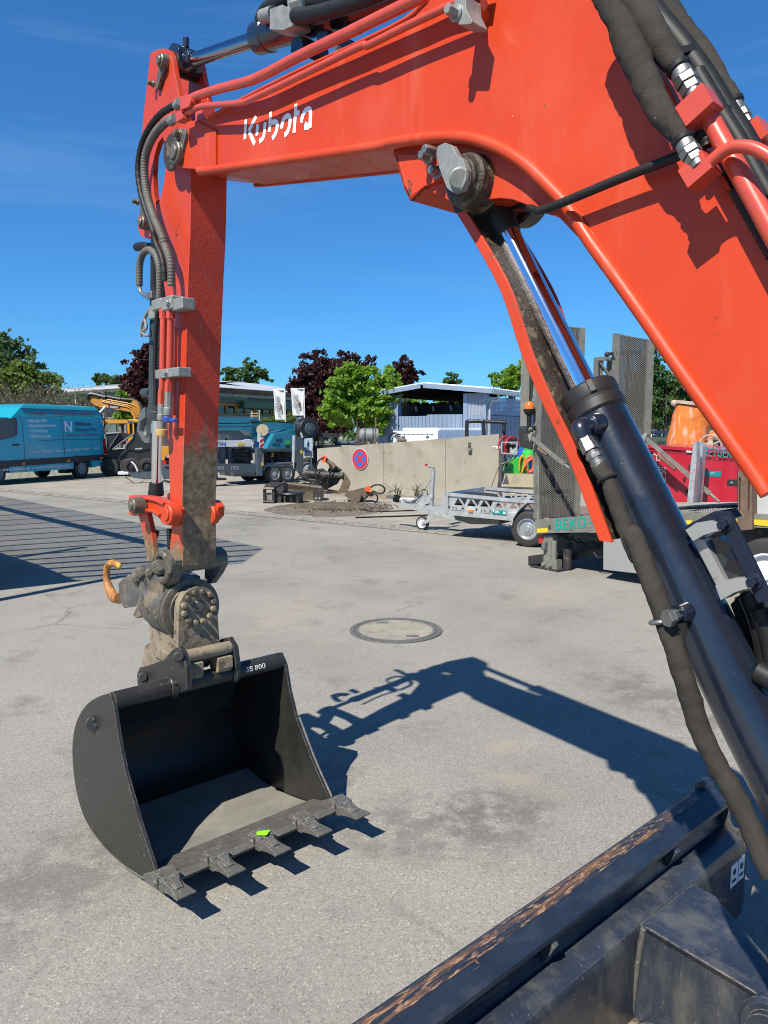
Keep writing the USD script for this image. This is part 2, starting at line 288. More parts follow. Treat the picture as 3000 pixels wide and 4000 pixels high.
M['chrome'] = mk('chromed_rod', (.86, .87, .90), .07, 1.0, var=(30, .03))
M['dark_chrome'] = mk('oily_rod', (.35, .36, .40), .12, 1.0)
M['zinc'] = mk('zinc_plated_steel', (.26, .26, .245), .5, .9, var=(40, .2), bev=.002)
M['pin'] = mk('dirty_pin_steel', (.13, .115, .09), .45, .4, var=(30, .35), spots=[(50, .6, .05, (.07, .05, .035))], bump=(70, .4, .003), bev=.003)
M['rubber'] = mk('black_rubber', (.012, .012, .012), .55, var=(30, .3), spec=.3)
M['greyhose'] = mk('dusty_hose', (.085, .08, .07), .65, var=(25, .3))
M['sleeve'] = mk('woven_hose_sleeve', (.023, .0215, .020), .85, var=(3, .35, (.056, .050, .043)), spots=[(55, .69, .03, (.35, .32, .27))], bump=(380, .7, .003), spec=.12)
M['white'] = mk('white_lettering', (.85, .85, .85), .5)
M['grey'] = mk('grey_cast_block', (.23, .235, .22), .5, .3, var=(40, .25), bump=(80, .3, .002), bev=.002)
M['yellowcap'] = mk('dirty_yellow_cap', (.52, .32, .10), .6, var=(20, .3))
M['bluecap'] = mk('blue_plastic_cap', (.02, .06, .28), .4)
M['hook'] = mk('rusty_yellow_hook', (.30, .13, .035), .6, var=(20, .4), spots=[(14, .55, .05, (.55, .28, .02)), (40, .6, .05, (.10, .05, .03))], bump=(60, .5, .004))
M['green'] = mk('green_paint_blob', (.25, .9, .02), .6)
M['sticker'] = mk('white_sticker', (.75, .76, .76), .5)
M['darkglass'] = mk('dark_lamp_glass', (.02, .022, .025), .12, coat=.5)
M['ink'] = mk('black_ink', (.02, .02, .02), .6)

# ------------------------------------------------------------------ the excavator
LAT = np.array([.747, .665, 0]); CTR = np.array([-.49, 2.74, 0])
EX = Fr(CTR, -LAT)
exc = thing('mini_excavator', 'orange mini excavator with black bucket and dozer blade reaching across the yard', 'excavator', EX.Q(1.2, 0))
HB = .115
def q3(view, pts, off): return [EX.P(x, y, off, view) for x, y in pts]
# boom
low = EX.L([(645, 1098), (690, 1106), (1659, 967)], HB, 'A') + EX.L([(560, 925), (800, 893), (960, 888), (1100, 908), (1250, 962), (1400, 1052), (1500, 1140), (1590, 1230)], HB, 'B')[0:] + EX.L([(575, 10), (700, 200), (830, 380), (1000, 620), (1200, 910), (1400, 1190), (1659, 1560)], HB, 'E')
nose = EX.L([(480, 1085), (430, 1075), (402, 1000), (408, 930), (440, 862), (520, 800), (600, 780)], HB, 'A')
top = EX.L([(690, 768), (920, 640), (1280, 460), (1659, 285)], HB, 'A') + EX.L([(640, 130), (917 * 3 - 1990.8, 36)], HB, 'B')[:1]
top += [tuple(EX.l(x, y, HB)) for x, y in [(925, 0), (1010, -45), (1100, -72), (1180, -75), (1250, -55), (1300, -20), (1365, 60), (1440, 180), (1514, 318), (1653, 545)]]
e0, e1 = np.array(top[-1]), np.array(top[-2]); ext = (e0 - e1) / np.linalg.norm(e0 - e1)
l0, l1 = np.array(low[-1]), np.array(low[-2]); exl = (l0 - l1) / np.linalg.norm(l0 - l1)
foot = [tuple(e0 + ext * .6), tuple(e0 + ext * 1.05), tuple(l0 + exl * .75), tuple(l0 + exl * .4)]
bpoly = sg.Polygon(nose + top + foot + low[::-1]).buffer(0)
boom = part(exc, 'boom', EX.prism(bpoly, HB, 2 * HB), M['orange'])
low3 = smooth_line([EX.Q(a, z, HB) for a, z in low], 4); lowf = smooth_line([EX.Q(a, z, -HB) for a, z in low], 4)
parts(boom, 'edge_rib', [tube(low3, (.015), 8, 1), tube(lowf, .006, 8, 1)], M['orange'], smooth=60, label='rounded weld rib along the lower edge of the boom')
topl = [EX.Q(a, z, HB) for a, z in top]
part(boom, 'edge_rib', tube([EX.Q(a, z + .002, o) for a, z in top[:6] for o in [HB]], .006, 8, 3), M['orange'], smooth=60)
part(boom, 'nose_collar', [EX.px([(405, 905), (440, 862), (525, 800), (610, 785), (735, 845), (735, 1095), (645, 1098), (480, 1085), (430, 1075)], HB + .007, .008, 'A')], M['orange'])
# lower cylinder bracket and its pin
brk = EX.L([(560, 940), (560, 1010), (700, 1190), (960, 1320), (1080, 1310), (1150, 1295), (1250, 1283), (1330, 1292), (1420, 1325), (1500, 1368), (1585, 1395)], .088, 'B') + EX.L([(520, 55), (610, 150), (705, 248), (830, 430)], .088, 'E') + EX.L([(1650, 1250), (1400, 1000), (1100, 860), (800, 860)], .088, 'B')
part(exc, 'cylinder_bracket', [EX.prism(brk, .088, .022), EX.prism(brk, -.066, .022), ribbon([EX.Q(a, z, .085) for a, z in brk[3:10]], [EX.Q(a, z, -.085) for a, z in brk[3:10]], .01)], M['orange'])
PB = EX.l(1000, 1160, .13, 'B')
boss = part(exc, 'pin_boss', [cyl(EX.Q(*PB, .06), EX.Q(*PB, .125), .066, .060, 32, .006), cyl(EX.Q(*PB, -.06), EX.Q(*PB, -.128), .072, .066, 32, .006), cyl(EX.Q(*PB, .12), EX.Q(*PB, .140), .049, .047, 32, .004)], M['greasy'])
lk = sg.Polygon(EX.L([(862, 1000), (868, 965), (905, 948), (940, 962), (975, 1030), (1010, 1050), (1032, 1110), (1030, 1170), (1005, 1220), (965, 1235), (930, 1210), (905, 1150), (880, 1080)], .155, 'B')).buffer(.006)
part(boss, 'lock_plate', [EX.prism(lk, .162, .018), cyl(EX.P(985, 1155, .15, 'B'), EX.P(985, 1155, .170, 'B'), .024, .023, 28, .003)], M['grey'])
for x, y in ((890, 1010), (790, 1020), (852, 1115)): part(boss, 'bolt', [hexbolt(EX.P(x, y, .10 if x > 820 else .112, 'B'), -LAT, .012, .07 if x > 880 else .03)], M['zinc'])
# guard channel of the boom cylinder, with its boxed head
gl = EX.L([(0, 70), (100, 232), (230, 480), (330, 785), (440, 1050), (560, 1300), (650, 1520), (757, 1812)], .075, 'E')
gl = [tuple(EX.l(980, 1385, .075, 'B'))] + gl[1:]
g3 = lambda o, dx=0.0: smooth_line([EX.Q(a + dx, z, o) for a, z in gl], 4)
guard = part(exc, 'cylinder_guard', [ribbon(g3(.075), g3(-.075), .007), ribbon(g3(.075), g3(.075, .030), .007), ribbon(g3(-.068), g3(-.068, .05), .007), tube(g3(.072, .004), .0065, 8, 1)], M['orange_worn'], label='scraped orange channel guarding the boom cylinder rod')
part(guard, 'grease_build_up', rough_up(ribbon(g3(.070, .012), g3(-.066, .012), .012), .008, 30, 3), M['greasy'])
hd = EX.L([(572, 1018), (600, 1000), (860, 1005), (875, 1165), (760, 1205), (668, 1300), (625, 1215)], .10, 'B')
hp = EX.prism(hd, .10, .012)
c1, c2, c3 = [EX.l(*p, .10, 'B') for p in ((668, 1300), (950, 1392), (760, 1205))]
low_plate = hull([EX.Q(*c1, .10), EX.Q(*c3, .10), EX.Q(*(c1 + [.0, .012]), .10), EX.Q(*c1, -.09), EX.Q(*c3, -.09), EX.Q(*(c1 + [.0, .012]), -.09)])
part(guard, 'guard_head', [hp, EX.prism(hd, -.09, .012), ribbon([EX.Q(*p, .10) for p in (hd[0], hd[6], hd[5])], [EX.Q(*p, -.10) for p in (hd[0], hd[6], hd[5])], .009), low_plate], M['orange_worn'])
# boom cylinder
A0, C0 = np.array([1.228, 2.104]), np.array([1.779, 1.193]); dr = (C0 - A0) / np.linalg.norm(C0 - A0)
ax = lambda t: EX.Q(*(A0 + dr * t))
G0 = float((EX.l(1283, 868, 0) - A0) @ dr)
bcy = part(exc, 'boom_cylinder', lathe(ax(G0), ax(3) - ax(0), [(.056, .0), (.0605, .012), (.0605, .235), (.0612, .237), (.0612, .262), (.0602, .264), (.0602, 1.25), (.06, 1.3)], 56), M['black'], label='thick blue black hydraulic boom cylinder')
part(bcy, 'rod', cyl(ax(-.10), ax(G0 + .02), .029, None, 48), M['chrome'], smooth=60)
part(bcy, 'rod_head', [cyl(ax(-.22), ax(-.07), .042, .032, 32, .006), cyl(EX.Q(*(A0 - dr * .19), .075), EX.Q(*(A0 - dr * .19), -.075), .058, None, 36)], M['ink'])
part(bcy, 'gland_ring', [lathe(ax(G0 - .035), ax(3) - ax(0), [(.045, 0), (.061, .002), (.066, .008), (.066, .030), (.0625, .036), (.0625, .041), (.066, .045), (.066, .066), (.061, .072)], 56)] + [hull([ax(G0 - .03 + h) + (.0665 * (math.cos(t + e) * (-LAT) + math.sin(t + e) * np.cross(-LAT, ax(1) - ax(0)))) * k for h in (0, .028) for e in (0, .2) for k in (.97, 1.03)]) for t in (.6, -1.1, 2.4)], mk('gland_black', (.014, .013, .013), .5, var=(30, .3), bev=.003))
elb = EX.P(700, 1190, .075, 'E'); e1_ = EX.P(640, 1200, .11, 'E'); e2_ = EX.P(668, 1262, .11, 'E')
part(bcy, 'port_elbow', [cyl(elb + LAT * .03, elb - LAT * .008, .027, .023, 28, .003), tube([elb, elb * .6 + e1_ * .4 - LAT * .006, elb * .2 + e1_ * .8 - LAT * .002, e1_ * .75 + e2_ * .25, e1_ * .3 + e2_ * .7, e2_], [.017, .0185, .0195, .0195, .018, .016], 18, 6)], M['black'], smooth=60)
f1, f2, f3 = EX.P(668, 1262, .11, 'E'), EX.P(705, 1330, .11, 'E'), EX.P(750, 1412, .105, 'E')
part(bcy, 'hose_fitting', [cyl(f1, f1 * .55 + f2 * .45, .0165, None, 6), cyl(f1 * .55 + f2 * .45, f2, .0185, None, 6), cyl(f2, f3, .0145), cyl(f2 * .8 + f3 * .2, f2 * .55 + f3 * .45, .0175, None, 6), cyl(f2 * .3 + f3 * .7, f3, .0165, None, 14)], M['zinc'])
sl = [EX.P(x, y, .105, 'E') for x, y in ((745, 1400), (772, 1455), (800, 1500), (830, 1590), (868, 1690), (905, 1790), (960, 1900))] + [EX.P(x, y, .115, 'I') for x, y in ((500, 340), (570, 520), (640, 700), (700, 860), (730, 975), (790, 1120), (850, 1320), (910, 1510), (960, 1680), (1040, 1870), (1140, 2060), (1240, 2230), (1360, 2480), (1500, 2800))]
part(exc, 'hose_sleeve', tube(sl, [0.0170, 0.0163, 0.0163, 0.0174, 0.0178, 0.0178, 0.0185, 0.0192, 0.0200, 0.0204, 0.0204, 0.0185, 0.0204, 0.0207, 0.0204, 0.0200, 0.0200, 0.0200, 0.0200, 0.0200, 0.0200], 26, 16, rough=.0038, seed=2), M['sleeve'], smooth=60, label='black woven sleeve over the hose beside the boom cylinder')
part(exc, 'cable_tie', torus(EX.P(790, 1480, .105, 'E'), sl[3] - sl[1], .0185, .0035, 20, 6), M['rubber'])
cs = EX.P(845, 915, .075, 'I')
part(bcy, 'clamp_stud', [cyl(cs + LAT * .02, cs - LAT * .012, .021, .018, 24), cyl(cs, EX.P(800, 925, .115, 'I'), .011, None, 14)], M['black'])
part(bcy, 'hose_clamp', [cyl(EX.P(815, 925, .10, 'I'), EX.P(775, 945, .14, 'I'), .013, None, 6), cyl(EX.P(775, 945, .14, 'I'), EX.P(742, 955, .15, 'I'), .017, None, 6), torus(EX.P(720, 965, .115, 'I'), sl[11] - sl[10], .0235, .005, 24, 6)], M['zinc'])
# lamp bracket behind the cylinder
LB = -.055
bk = part(exc, 'lamp_bracket', [EX.px([(1085, 180), (1195, 183), (1475, 760), (1475, 830), (1400, 840)], LB + .09, .012, 'I'), EX.px([(870, 290), (1085, 180), (1130, 240), (905, 330)], LB + .09, .10, 'I'), EX.px([(1150, 500), (1215, 440), (1260, 500), (1250, 540), (1190, 520)], LB + .085, .05, 'I')], M['darkblue'], label='blue black lamp bracket bolted behind the boom cylinder')
for x, y in ((1165, 272), (1375, 685)): part(bk, 'bolt', hexbolt(EX.P(x, y, LB + .09, 'I'), -LAT, .011, .016), M['darkblue'])
lamp = part(exc, 'work_lamp', [EX.px([(1020, 400), (1120, 360), (1200, 420), (1320, 650), (1180, 700), (1050, 500)], LB + .06, .07, 'I')], M['darkglass'])
for pts in ([(880, 315), (960, 262), (1060, 245), (1130, 268), (1142, 318), (1090, 325), (1010, 350), (935, 395)], [(1095, 715), (1180, 672), (1290, 655), (1345, 682), (1360, 735), (1300, 742), (1230, 765), (1135, 820)]): part(lamp, 'lamp_band', EX.px(pts, LB + .10, .05, 'I'), M['silver'])
part(lamp, 'lamp_side', EX.px([(935, 390), (1015, 380), (1060, 470), (1175, 690), (1110, 725)], LB + .075, .03, 'I'), M['silver'])
part(exc, 'hose_apron', rough_up(EX.px([(1200, 850), (1300, 760), (1360, 850), (1410, 1000), (1470, 1310), (1400, 1335), (1290, 1080)], -.08, .03, 'I'), .006, 30, 5), M['sleeve'], label='dusty brown hose cover behind the boom cylinder')
parts(exc, 'swing_hose', [tube(q3('I', [(1340, 780), (1400, 920), (1450, 1100), (1475, 1300), (1480, 1500)], -.05), .022, 12, 5), tube(q3('I', [(1420, 880), (1480, 1050), (1520, 1250), (1540, 1500)], -.03), .02, 12, 5), tube(q3('I', [(1400, 1330), (1470, 1370), (1560, 1430)], .02), .022, 12, 4)], M['rubber'], smooth=60)
# arm (dipper)
AW = .072
slot = EX.L([(392, 885), (412, 1000), (414, 1065), (400, 1180), (372, 1300), (350, 1328), (336, 1260), (328, 1130), (336, 1010), (362, 925)], AW, 'A')
arm_o = EX.L([(310, 350), (345, 326), (395, 314), (430, 322), (448, 360), (462, 440), (500, 640), (560, 800), (572, 1090), (568, 1500)], AW, 'A') + EX.L([(525, 560), (512, 1100), (500, 1540), (492, 1900)], AW, 'D') + EX.L([(984, 500), (978, 735), (960, 745), (925, 660), (870, 640), (862, 560), (880, 400), (865, 200), (862, 0)], AW, 'F') + EX.L([(412, 1600), (402, 1350), (395, 1100), (392, 800), (390, 560), (370, 420)], AW, 'D') + EX.L([(360, 1560), (330, 1520), (290, 1545), (250, 1530), (228, 1470), (232, 1400), (262, 1370), (276, 1300), (262, 1180), (252, 1050), (252, 900), (280, 620)], AW, 'A')
apoly = sg.Polygon(arm_o, [slot]).buffer(0)
core = sg.Polygon(arm_o).buffer(0)
arm = part(exc, 'arm', [EX.prism(apoly, AW, .02), EX.prism(apoly, -AW + .02, .02), EX.prism(core.intersection(sg.box(-.50, 1.15, .3, 2.72)).difference(sg.Polygon(slot).buffer(.02)).buffer(-.004), AW - .018, 2 * AW - .036)], M['orange_arm'])
fl = EX.L([(572, 1095), (568, 1500)], AW, 'A') + EX.L([(525, 560), (512, 1100), (500, 1540), (492, 1900)], AW, 'D') + EX.L([(984, 500), (978, 738)], AW, 'F')
fp = smooth_line([EX.Q(a + .003, z, AW + .003) for a, z in fl], 3); fq = smooth_line([EX.Q(a + .003, z, -AW - .003) for a, z in fl], 3)
part(arm, 'front_plate', rough_up(ribbon(fp, fq, .006), .0012, 60, 8), M['arm_face'], label='shaded front face of the arm, caked with mud low down')
def pincap(par, x, y, off, view, r, mat, lock=None, out=.03):
    p = EX.P(x, y, off + out, view)
    ms = [cyl(p + LAT * (out + .02), p, r, r * .96, 28, .004), cyl(p + LAT * .001, p - LAT * .008, r * .62, None, 24, .003)]
    if lock is not None:
        q = EX.P(*lock, off + out, view); w = (q - p); s = np.array([w @ EX.u, w[2]]); n2 = np.array([-s[1], s[0]]) / np.linalg.norm(s); a = EX.l(x, y, off + out, view); e = EX.l(*lock, off + out, view)
        ms += [EX.prism(union_all([sg.Point(*a).buffer(r * .95), sg.Point(*e).buffer(r * .55), sg.Polygon([a + n2 * r * .85, e + n2 * r * .5, e - n2 * r * .5, a - n2 * r * .85])]), off + out * .55, out * .45), hexbolt(EX.P(*lock, off + out * .5, view), -LAT, r * .33, out * .8)]
    return part(par, 'pin', ms, mat)
pincap(exc, 368, 388, AW, 'A', .027, M['pin'], (330, 545))
pincap(exc, 462, 985, HB, 'A', .042, M['pin'], (500, 870))
pincap(exc, 246, 1440, AW, 'A', .028, M['pin'], (230, 1310))
part(exc, 'grease_boss', [cyl(EX.Q(*EX.l(462, 985, HB, 'A'), HB + .012), EX.Q(*EX.l(462, 985, HB, 'A'), HB), .066, .07, 32, .004)], M['greasy'])
# arm cylinder on top of the boom
a0, a1, a2 = np.array([-.436, 3.125]), EX.l(1010, 250, 0, 'A'), EX.l(1659, 35, 0, 'A'); da = (a2 - a0) / np.linalg.norm(a2 - a0)
at = lambda t: EX.Q(*(a0 + da * t)); tg = float((a1 - a0) @ da)
acy = part(exc, 'arm_cylinder', lathe(at(tg), at(1) - at(0), [(.046, 0), (.052, .01), (.052, .07), (.048, .075), (.048, 1.1)], 40), M['black'], label='black arm cylinder along the top of the boom')
part(acy, 'rod', cyl(at(.04), at(tg + .02), .0255, None, 36), M['dark_chrome'], smooth=60)
part(acy, 'rod_eye', [cyl(EX.Q(*a0, .05), EX.Q(*a0, -.05), .056, None, 32), cyl(at(0), at(.09), .045, .03, 24), cyl(EX.Q(*(a0 + [.02, .05])), EX.Q(*(a0 + [.02, .085])), .012)], M['black'])
part(acy, 'port_block', [EX.px([(1085, 60), (1165, 30), (1245, 75), (1245, 160), (1170, 195), (1085, 190)], .09, .06, 'A'), EX.px([(1190, -60), (1250, -80), (1250, 150), (1210, 120)], .075, .05, 'A'), cyl(EX.P(1040, 110, .06, 'A'), EX.P(1110, 85, .06, 'A'), .022, None, 16), cyl(EX.P(1250, 40, .08, 'A'), EX.P(1330, 15, .08, 'A'), .024, None, 6)], M['grey'])
parts(acy, 'cylinder_hose', [tube(q3('A', [(1250, 105), (1400, 85), (1659, 10), (1900, -90)], .085), .022, 12, 5), tube(q3('A', [(1020, 140), (1060, 60), (1150, 10), (1300, -60)], .03), .02, 12, 5), tube(q3('A', [(1330, 20), (1500, -10), (1700, -80)], .07), .02, 12, 4)], M['rubber'], smooth=60)
parts(acy, 'cylinder_foot', [EX.px([(1225, 250), (1290, 230), (1300, 300), (1260, 345), (1220, 340)], .05, .10, 'A'), EX.px([(1390, 200), (1460, 190), (1455, 260), (1390, 270)], .05, .10, 'A')], M['black'])
# pipes along the boom
PO = .165
tk = [(560, 648), (625, 618), (760, 575), (940, 528), (1060, 478), (1300, 352), (1659, 182)]
tk3 = q3('A', tk, PO) + q3('B', [(280, 205), (560, 68), (700, 0), (900, -100), (1150, -180)], PO)
part(exc, 'boom_pipe', tube(tk3, .0145, 14, 6), M['pipe'], smooth=60, label='thicker faded orange pipe along the top of the boom')
tn3 = q3('A', [(510, 748), (560, 728), (630, 692), (760, 678), (900, 666), (970, 640), (1280, 492), (1659, 305)], PO) + q3('B', [(400, 290), (640, 170), (960, 20), (1100, -40)], PO)
part(exc, 'boom_pipe', tube(tn3, .0095, 12, 6), M['pipe'], smooth=60, label='thinner faded orange pipe along the boom edge')
parts(exc, 'pipe_block', [EX.px([(500, 630), (545, 610), (575, 650), (560, 690), (505, 712)], PO + .02, .04, 'A'), EX.px([(470, 735), (510, 715), (525, 760), (480, 790)], PO + .015, .03, 'A'), EX.pxbox(600, 690, 650, 780, HB, .05, 0, 'A')], M['pipe'])
part(exc, 'pipe_clamp', [EX.px([(955, -30), (1025, -30), (1030, 60), (1070, 140), (1060, 155), (985, 160), (960, 130), (950, 60)], PO + .035, .05, 'B'), hexbolt(EX.P(968, 88, PO + .035, 'B'), -LAT, .012, .03)], M['grey'])
part(exc, 'pipe_clamp', [EX.px([(1040, -40), (1110, -40), (1130, 60), (1100, 150), (1060, 130)], PO - .02, .05, 'B')], M['orange'])
# hoses over the elbow of boom and arm
h1 = q3('A', [(498, 668), (455, 690), (380, 738), (310, 822), (262, 920), (240, 1010), (232, 1110), (248, 1240), (285, 1370), (325, 1485)], .125) + q3('D', [(330, 235), (365, 320), (380, 400), (384, 470)], .12)
part(exc, 'hose', [tube(h1, .0125, 12, 8, ripple=(.03, .04))], M['rubber'], smooth=60, label='thin black spiral wrapped hose from boom to arm')
h2 = q3('A', [(465, 770), (415, 790), (345, 860), (298, 950), (274, 1050), (276, 1180), (296, 1290), (335, 1410), (385, 1530)], .13) + q3('D', [(385, 250), (412, 325), (424, 400), (426, 500)], .125)
part(exc, 'hose', tube(h2, .0155, 12, 8, ripple=(.012, .05)), M['greyhose'], smooth=60, label='ribbed grey hose from boom to arm')
for a_, b_, r in (((478, 690), (500, 660), .016), ((440, 788), (470, 765), .017)): part(exc, 'hose_fitting', cyl(EX.P(*a_, .128, 'A'), EX.P(*b_, .13, 'A'), r, None, 12), M['grey'])
h3 = q3('D', [(352, 590), (352, 480), (350, 390), (330, 315), (292, 278), (252, 300), (232, 360), (228, 440), (228, 500)], .05)
part(exc, 'hose', tube(h3, .0145, 12, 7, ripple=(.012, .04)), M['greyhose'], smooth=60, label='grey hose looping over the head of the bucket cylinder')
part(exc, 'hose_fitting', [tube(q3('D', [(228, 490), (236, 535), (262, 560), (300, 568)], .05), .008, 10, 4), EX.pxbox(268, 540, 300, 575, .06, .03, .003, 'D')], M['zinc'])
parts(exc, 'hose', [tube(q3('D', [(212, 262), (245, 255), (290, 262), (330, 280)], .02), .018, 12, 4), tube(q3('D', [(322, 300), (322, 420), (322, 520), (330, 590)], .03), .013, 10, 4)], M['rubber'], smooth=60, label='black hose behind the arm at the bucket cylinder head')
part(exc, 'pipe_clamp', [EX.pxbox(360, 575, 428, 640, .135, .06, .004, 'D'), EX.pxbox(425, 585, 492, 640, .128, .055, .004, 'D'), EX.pxbox(300, 590, 362, 640, .11, .05, .004, 'D'), hexbolt(EX.P(410, 605, .135, 'D'), -LAT, .012, .012)], M['grey'])
part(exc, 'pipe_clamp', [EX.pxbox(322, 1020, 470, 1058, .128, .055, .003, 'D'), hexbolt(EX.P(395, 1038, .128, 'D'), -LAT, .011, .012)], M['grey'])
parts(exc, 'clamp_mount', [EX.pxbox(488, 596, 512, 648, .10, .05, 0, 'D'), EX.pxbox(468, 1022, 500, 1066, .10, .05, 0, 'D')], M['orange_arm'])
for p_, r in (([(378, 645), (376, 800), (372, 1030), (368, 1190)], .0135), ([(421, 645), (418, 800), (414, 1030), (408, 1110)], .0125), ([(456, 755), (454, 900), (448, 1100), (446, 1300)], .006)):
    part(exc, 'arm_pipe', tube(q3('D', p_, .115 if r > .01 else .085), r, 12, 4), M['pipe'], smooth=60)
for x0, y0, x1, y1, r in ((376, 642, 376, 702, .0165), (421, 642, 420, 702, .0175), (369, 1140, 366, 1226, .0165), (410, 1092, 408, 1156, .0165)): part(exc, 'pipe_nut', cyl(EX.P(x0, y0, .115, 'D'), EX.P(x1, y1, .115, 'D'), r, None, 6), M['pipe'])
qc = part(exc, 'quick_coupling', [cyl(EX.P(366, 1226, .115, 'D'), EX.P(364, 1385, .115, 'D'), .0155, None, 16, .002), cyl(EX.P(365, 1290, .115, 'D'), EX.P(364, 1330, .115, 'D'), .018, None, 16, .002)], M['grey'])
part(qc, 'cap', cyl(EX.P(365, 1385, .115, 'D'), EX.P(366, 1428, .115, 'D'), .024, .023, 20, .003), M['yellowcap'], label='dirty yellow dust cap')
qc = part(exc, 'quick_coupling', [cyl(EX.P(408, 1154, .115, 'D'), EX.P(404, 1312, .115, 'D'), .0155, None, 8, .002), cyl(EX.P(405, 1250, .115, 'D'), EX.P(404, 1300, .115, 'D'), .0185, None, 16, .002)], M['grey'])
part(qc, 'cap', [cyl(EX.P(404, 1308, .115, 'D'), EX.P(404, 1342, .115, 'D'), .02, None, 18, .003), EX.pxbox(375, 1318, 438, 1340, .12, .02, .004, 'D')], M['bluecap'], label='blue dust cap')
part(exc, 'valve_handle', [tube(q3('D', [(290, 640), (262, 700), (245, 740), (238, 815)], .06), .007, 8, 3), tube(q3('D', [(262, 705), (272, 760), (250, 780), (262, 805), (290, 805)], .06), .007, 8, 3), EX.pxbox(280, 630, 318, 700, .07, .03, .003, 'D')], M['grey'])
# bucket cylinder
b0, b1 = np.array([-.69, 2.56]), np.array([-.822, 1.40]); db = (b1 - b0) / np.linalg.norm(b1 - b0); bt = lambda t: EX.Q(*(b0 + db * t)); tgb = float((EX.l(325, 1310, 0, 'D') - b0) @ db)
bu = part(exc, 'bucket_cylinder', [cyl(bt(.04), bt(tgb), .0385, None, 36, .004), cyl(EX.Q(*b0, .06), EX.Q(*b0, -.06), .04, None, 28), cyl(bt(tgb - .03), bt(tgb + .012), .043, .04, 36, .004), cyl(EX.P(255, 1160, .0, 'D'), EX.P(300, 1160, .0, 'D'), .02, None, 16)], mk('charcoal_cylinder', (.035, .04, .045), .4, var=(12, .25), bump=(90, .1, .002)), label='charcoal bucket cylinder behind the arm pipes')
part(bu, 'rod', cyl(bt(tgb), bt(1.13), .0215, None, 32), M['chrome'], smooth=60)
part(bu, 'rod_eye', [cyl(bt(1.10), bt(1.16), .03, .036, 24, .004)], M['rubber'])
part(bu, 'cylinder_hose', tube(q3('D', [(345, 640), (330, 800), (325, 1000), (328, 1130), (330, 1240)], .055), .010, 10, 4, ripple=(.012, .04)), M['rubber'], smooth=60)
part(exc, 'hose_bracket', [EX.px([(244, 1262), (260, 1250), (264, 1310), (232, 1340), (226, 1390), (245, 1425), (240, 1445), (212, 1400), (218, 1330)], .02, .03, 'D'), EX.px([(245, 1425), (270, 1450), (290, 1440), (286, 1470), (262, 1470), (238, 1445)], .02, .03, 'D'), EX.px([(262, 1300), (275, 1300), (272, 1420), (258, 1425)], .0, .02, 'D')], M['zinc'], label='bright folded bracket beside the bucket cylinder')
# links
LO = .105
lk1 = EX.L([(490, 92), (620, 92), (740, 110), (820, 150), (900, 170), (935, 220), (930, 300), (880, 360), (800, 340), (760, 280), (690, 232), (600, 235), (520, 268), (485, 250), (478, 150)], LO, 'F')
l1 = part(exc, 'bucket_link', [EX.prism(sg.Polygon(lk1).buffer(.004), LO, .03), EX.prism(sg.Polygon(lk1).buffer(.004), -LO + .03, .03), tube(q3('F', [(500, 105), (620, 108), (730, 128), (810, 165)], LO + .004), .008, 8, 4), tube(q3('F', [(520, 250), (610, 225), (700, 225), (770, 270)], LO + .004), .008, 8, 4)], M['orange_arm'], label='curved orange bucket links')
for (x, y), r, d in (((500, 180), .037, .06), ((830, 262), .045, .05)):
    p = EX.P(x, y, LO + d, 'F'); part(l1, 'pin_boss', [cyl(p + LAT * d, p, r, r * .95, 28, .005), cyl(p, p - LAT * .006, r * .55, None, 20, .002)], M['pin'] if x < 600 else M['orange_worn'])
lk2 = EX.L([(560, 240), (650, 240), (690, 420), (720, 640), (700, 690), (655, 695), (620, 480), (590, 330)], .08, 'F')
part(exc, 'bucket_link', [EX.prism(lk2, .08, .022), EX.prism(lk2, -.058, .022)], M['orange_arm'], label='straight orange link down to the coupler')
parts(exc, 'hose', [tube(q3('F', [(735, 420), (715, 500), (720, 600), (745, 680)], .03), .014, 12, 4, ripple=(.012, .06)), tube(q3('F', [(855, 390), (862, 480), (868, 600)], .05), .013, 12, 4, ripple=(.012, .06))], M['rubber'], smooth=60, label='black ribbed coupler hoses between the links')
for x, y, r, o in ((1262, 258, .046, -.075),): part(exc, 'pin_boss', cyl(EX.P(x, y, o, 'F') - LAT * .02, EX.P(x, y, o, 'F') + LAT * .015, r, r * .9, 28, .005), M['orange_worn'])
# tilting coupler
cp = thing_part = part(exc, 'tilt_coupler', [EX.px([(832, 590), (885, 600), (918, 690), (905, 800), (850, 905), (800, 960), (782, 1080), (560, 1222), (520, 1190), (560, 1110), (440, 1128), (398, 1060), (385, 900), (440, 842), (490, 828), (560, 740), (690, 705), (770, 625)], .10, .045, 'F'), EX.px([(800, 960), (790, 1075), (560, 1218), (520, 1190), (560, 1110), (440, 1128), (398, 1060), (385, 900), (440, 842), (490, 828), (600, 760), (800, 880)], .11, .17, 'F'),
    EX.px([(1245, 560), (1290, 570), (1330, 640), (1345, 720), (1300, 810), (1235, 900), (1180, 900), (1190, 700)], -.115, .03, 'F')], M['coupler'], label='grey tilting coupler smeared with mud')
tc = EX.l(1080, 1100, 0, 'F'); tq = lambda s, z=0., o=0.: EX.Q(tc[0] + s, tc[1] + z, o)
part(cp, 'rotor_housing', rough_up(lathe(tq(-.34, -.02), EX.u, [(.05, 0), (.10, .02), (.125, .06), (.13, .12), (.13, .24), (.118, .26), (.118, .31), (.10, .33)], 40), .004, 14, 4), M['coupler'])
part(cp, 'rotor_ring', lathe(tq(-.07, -.02), EX.u, [(.12, 0), (.134, .004), (.134, .02), (.124, .024), (.124, .03), (.134, .034), (.134, .05), (.12, .056)], 40), M['pin'])
SP = tc[0] + .03
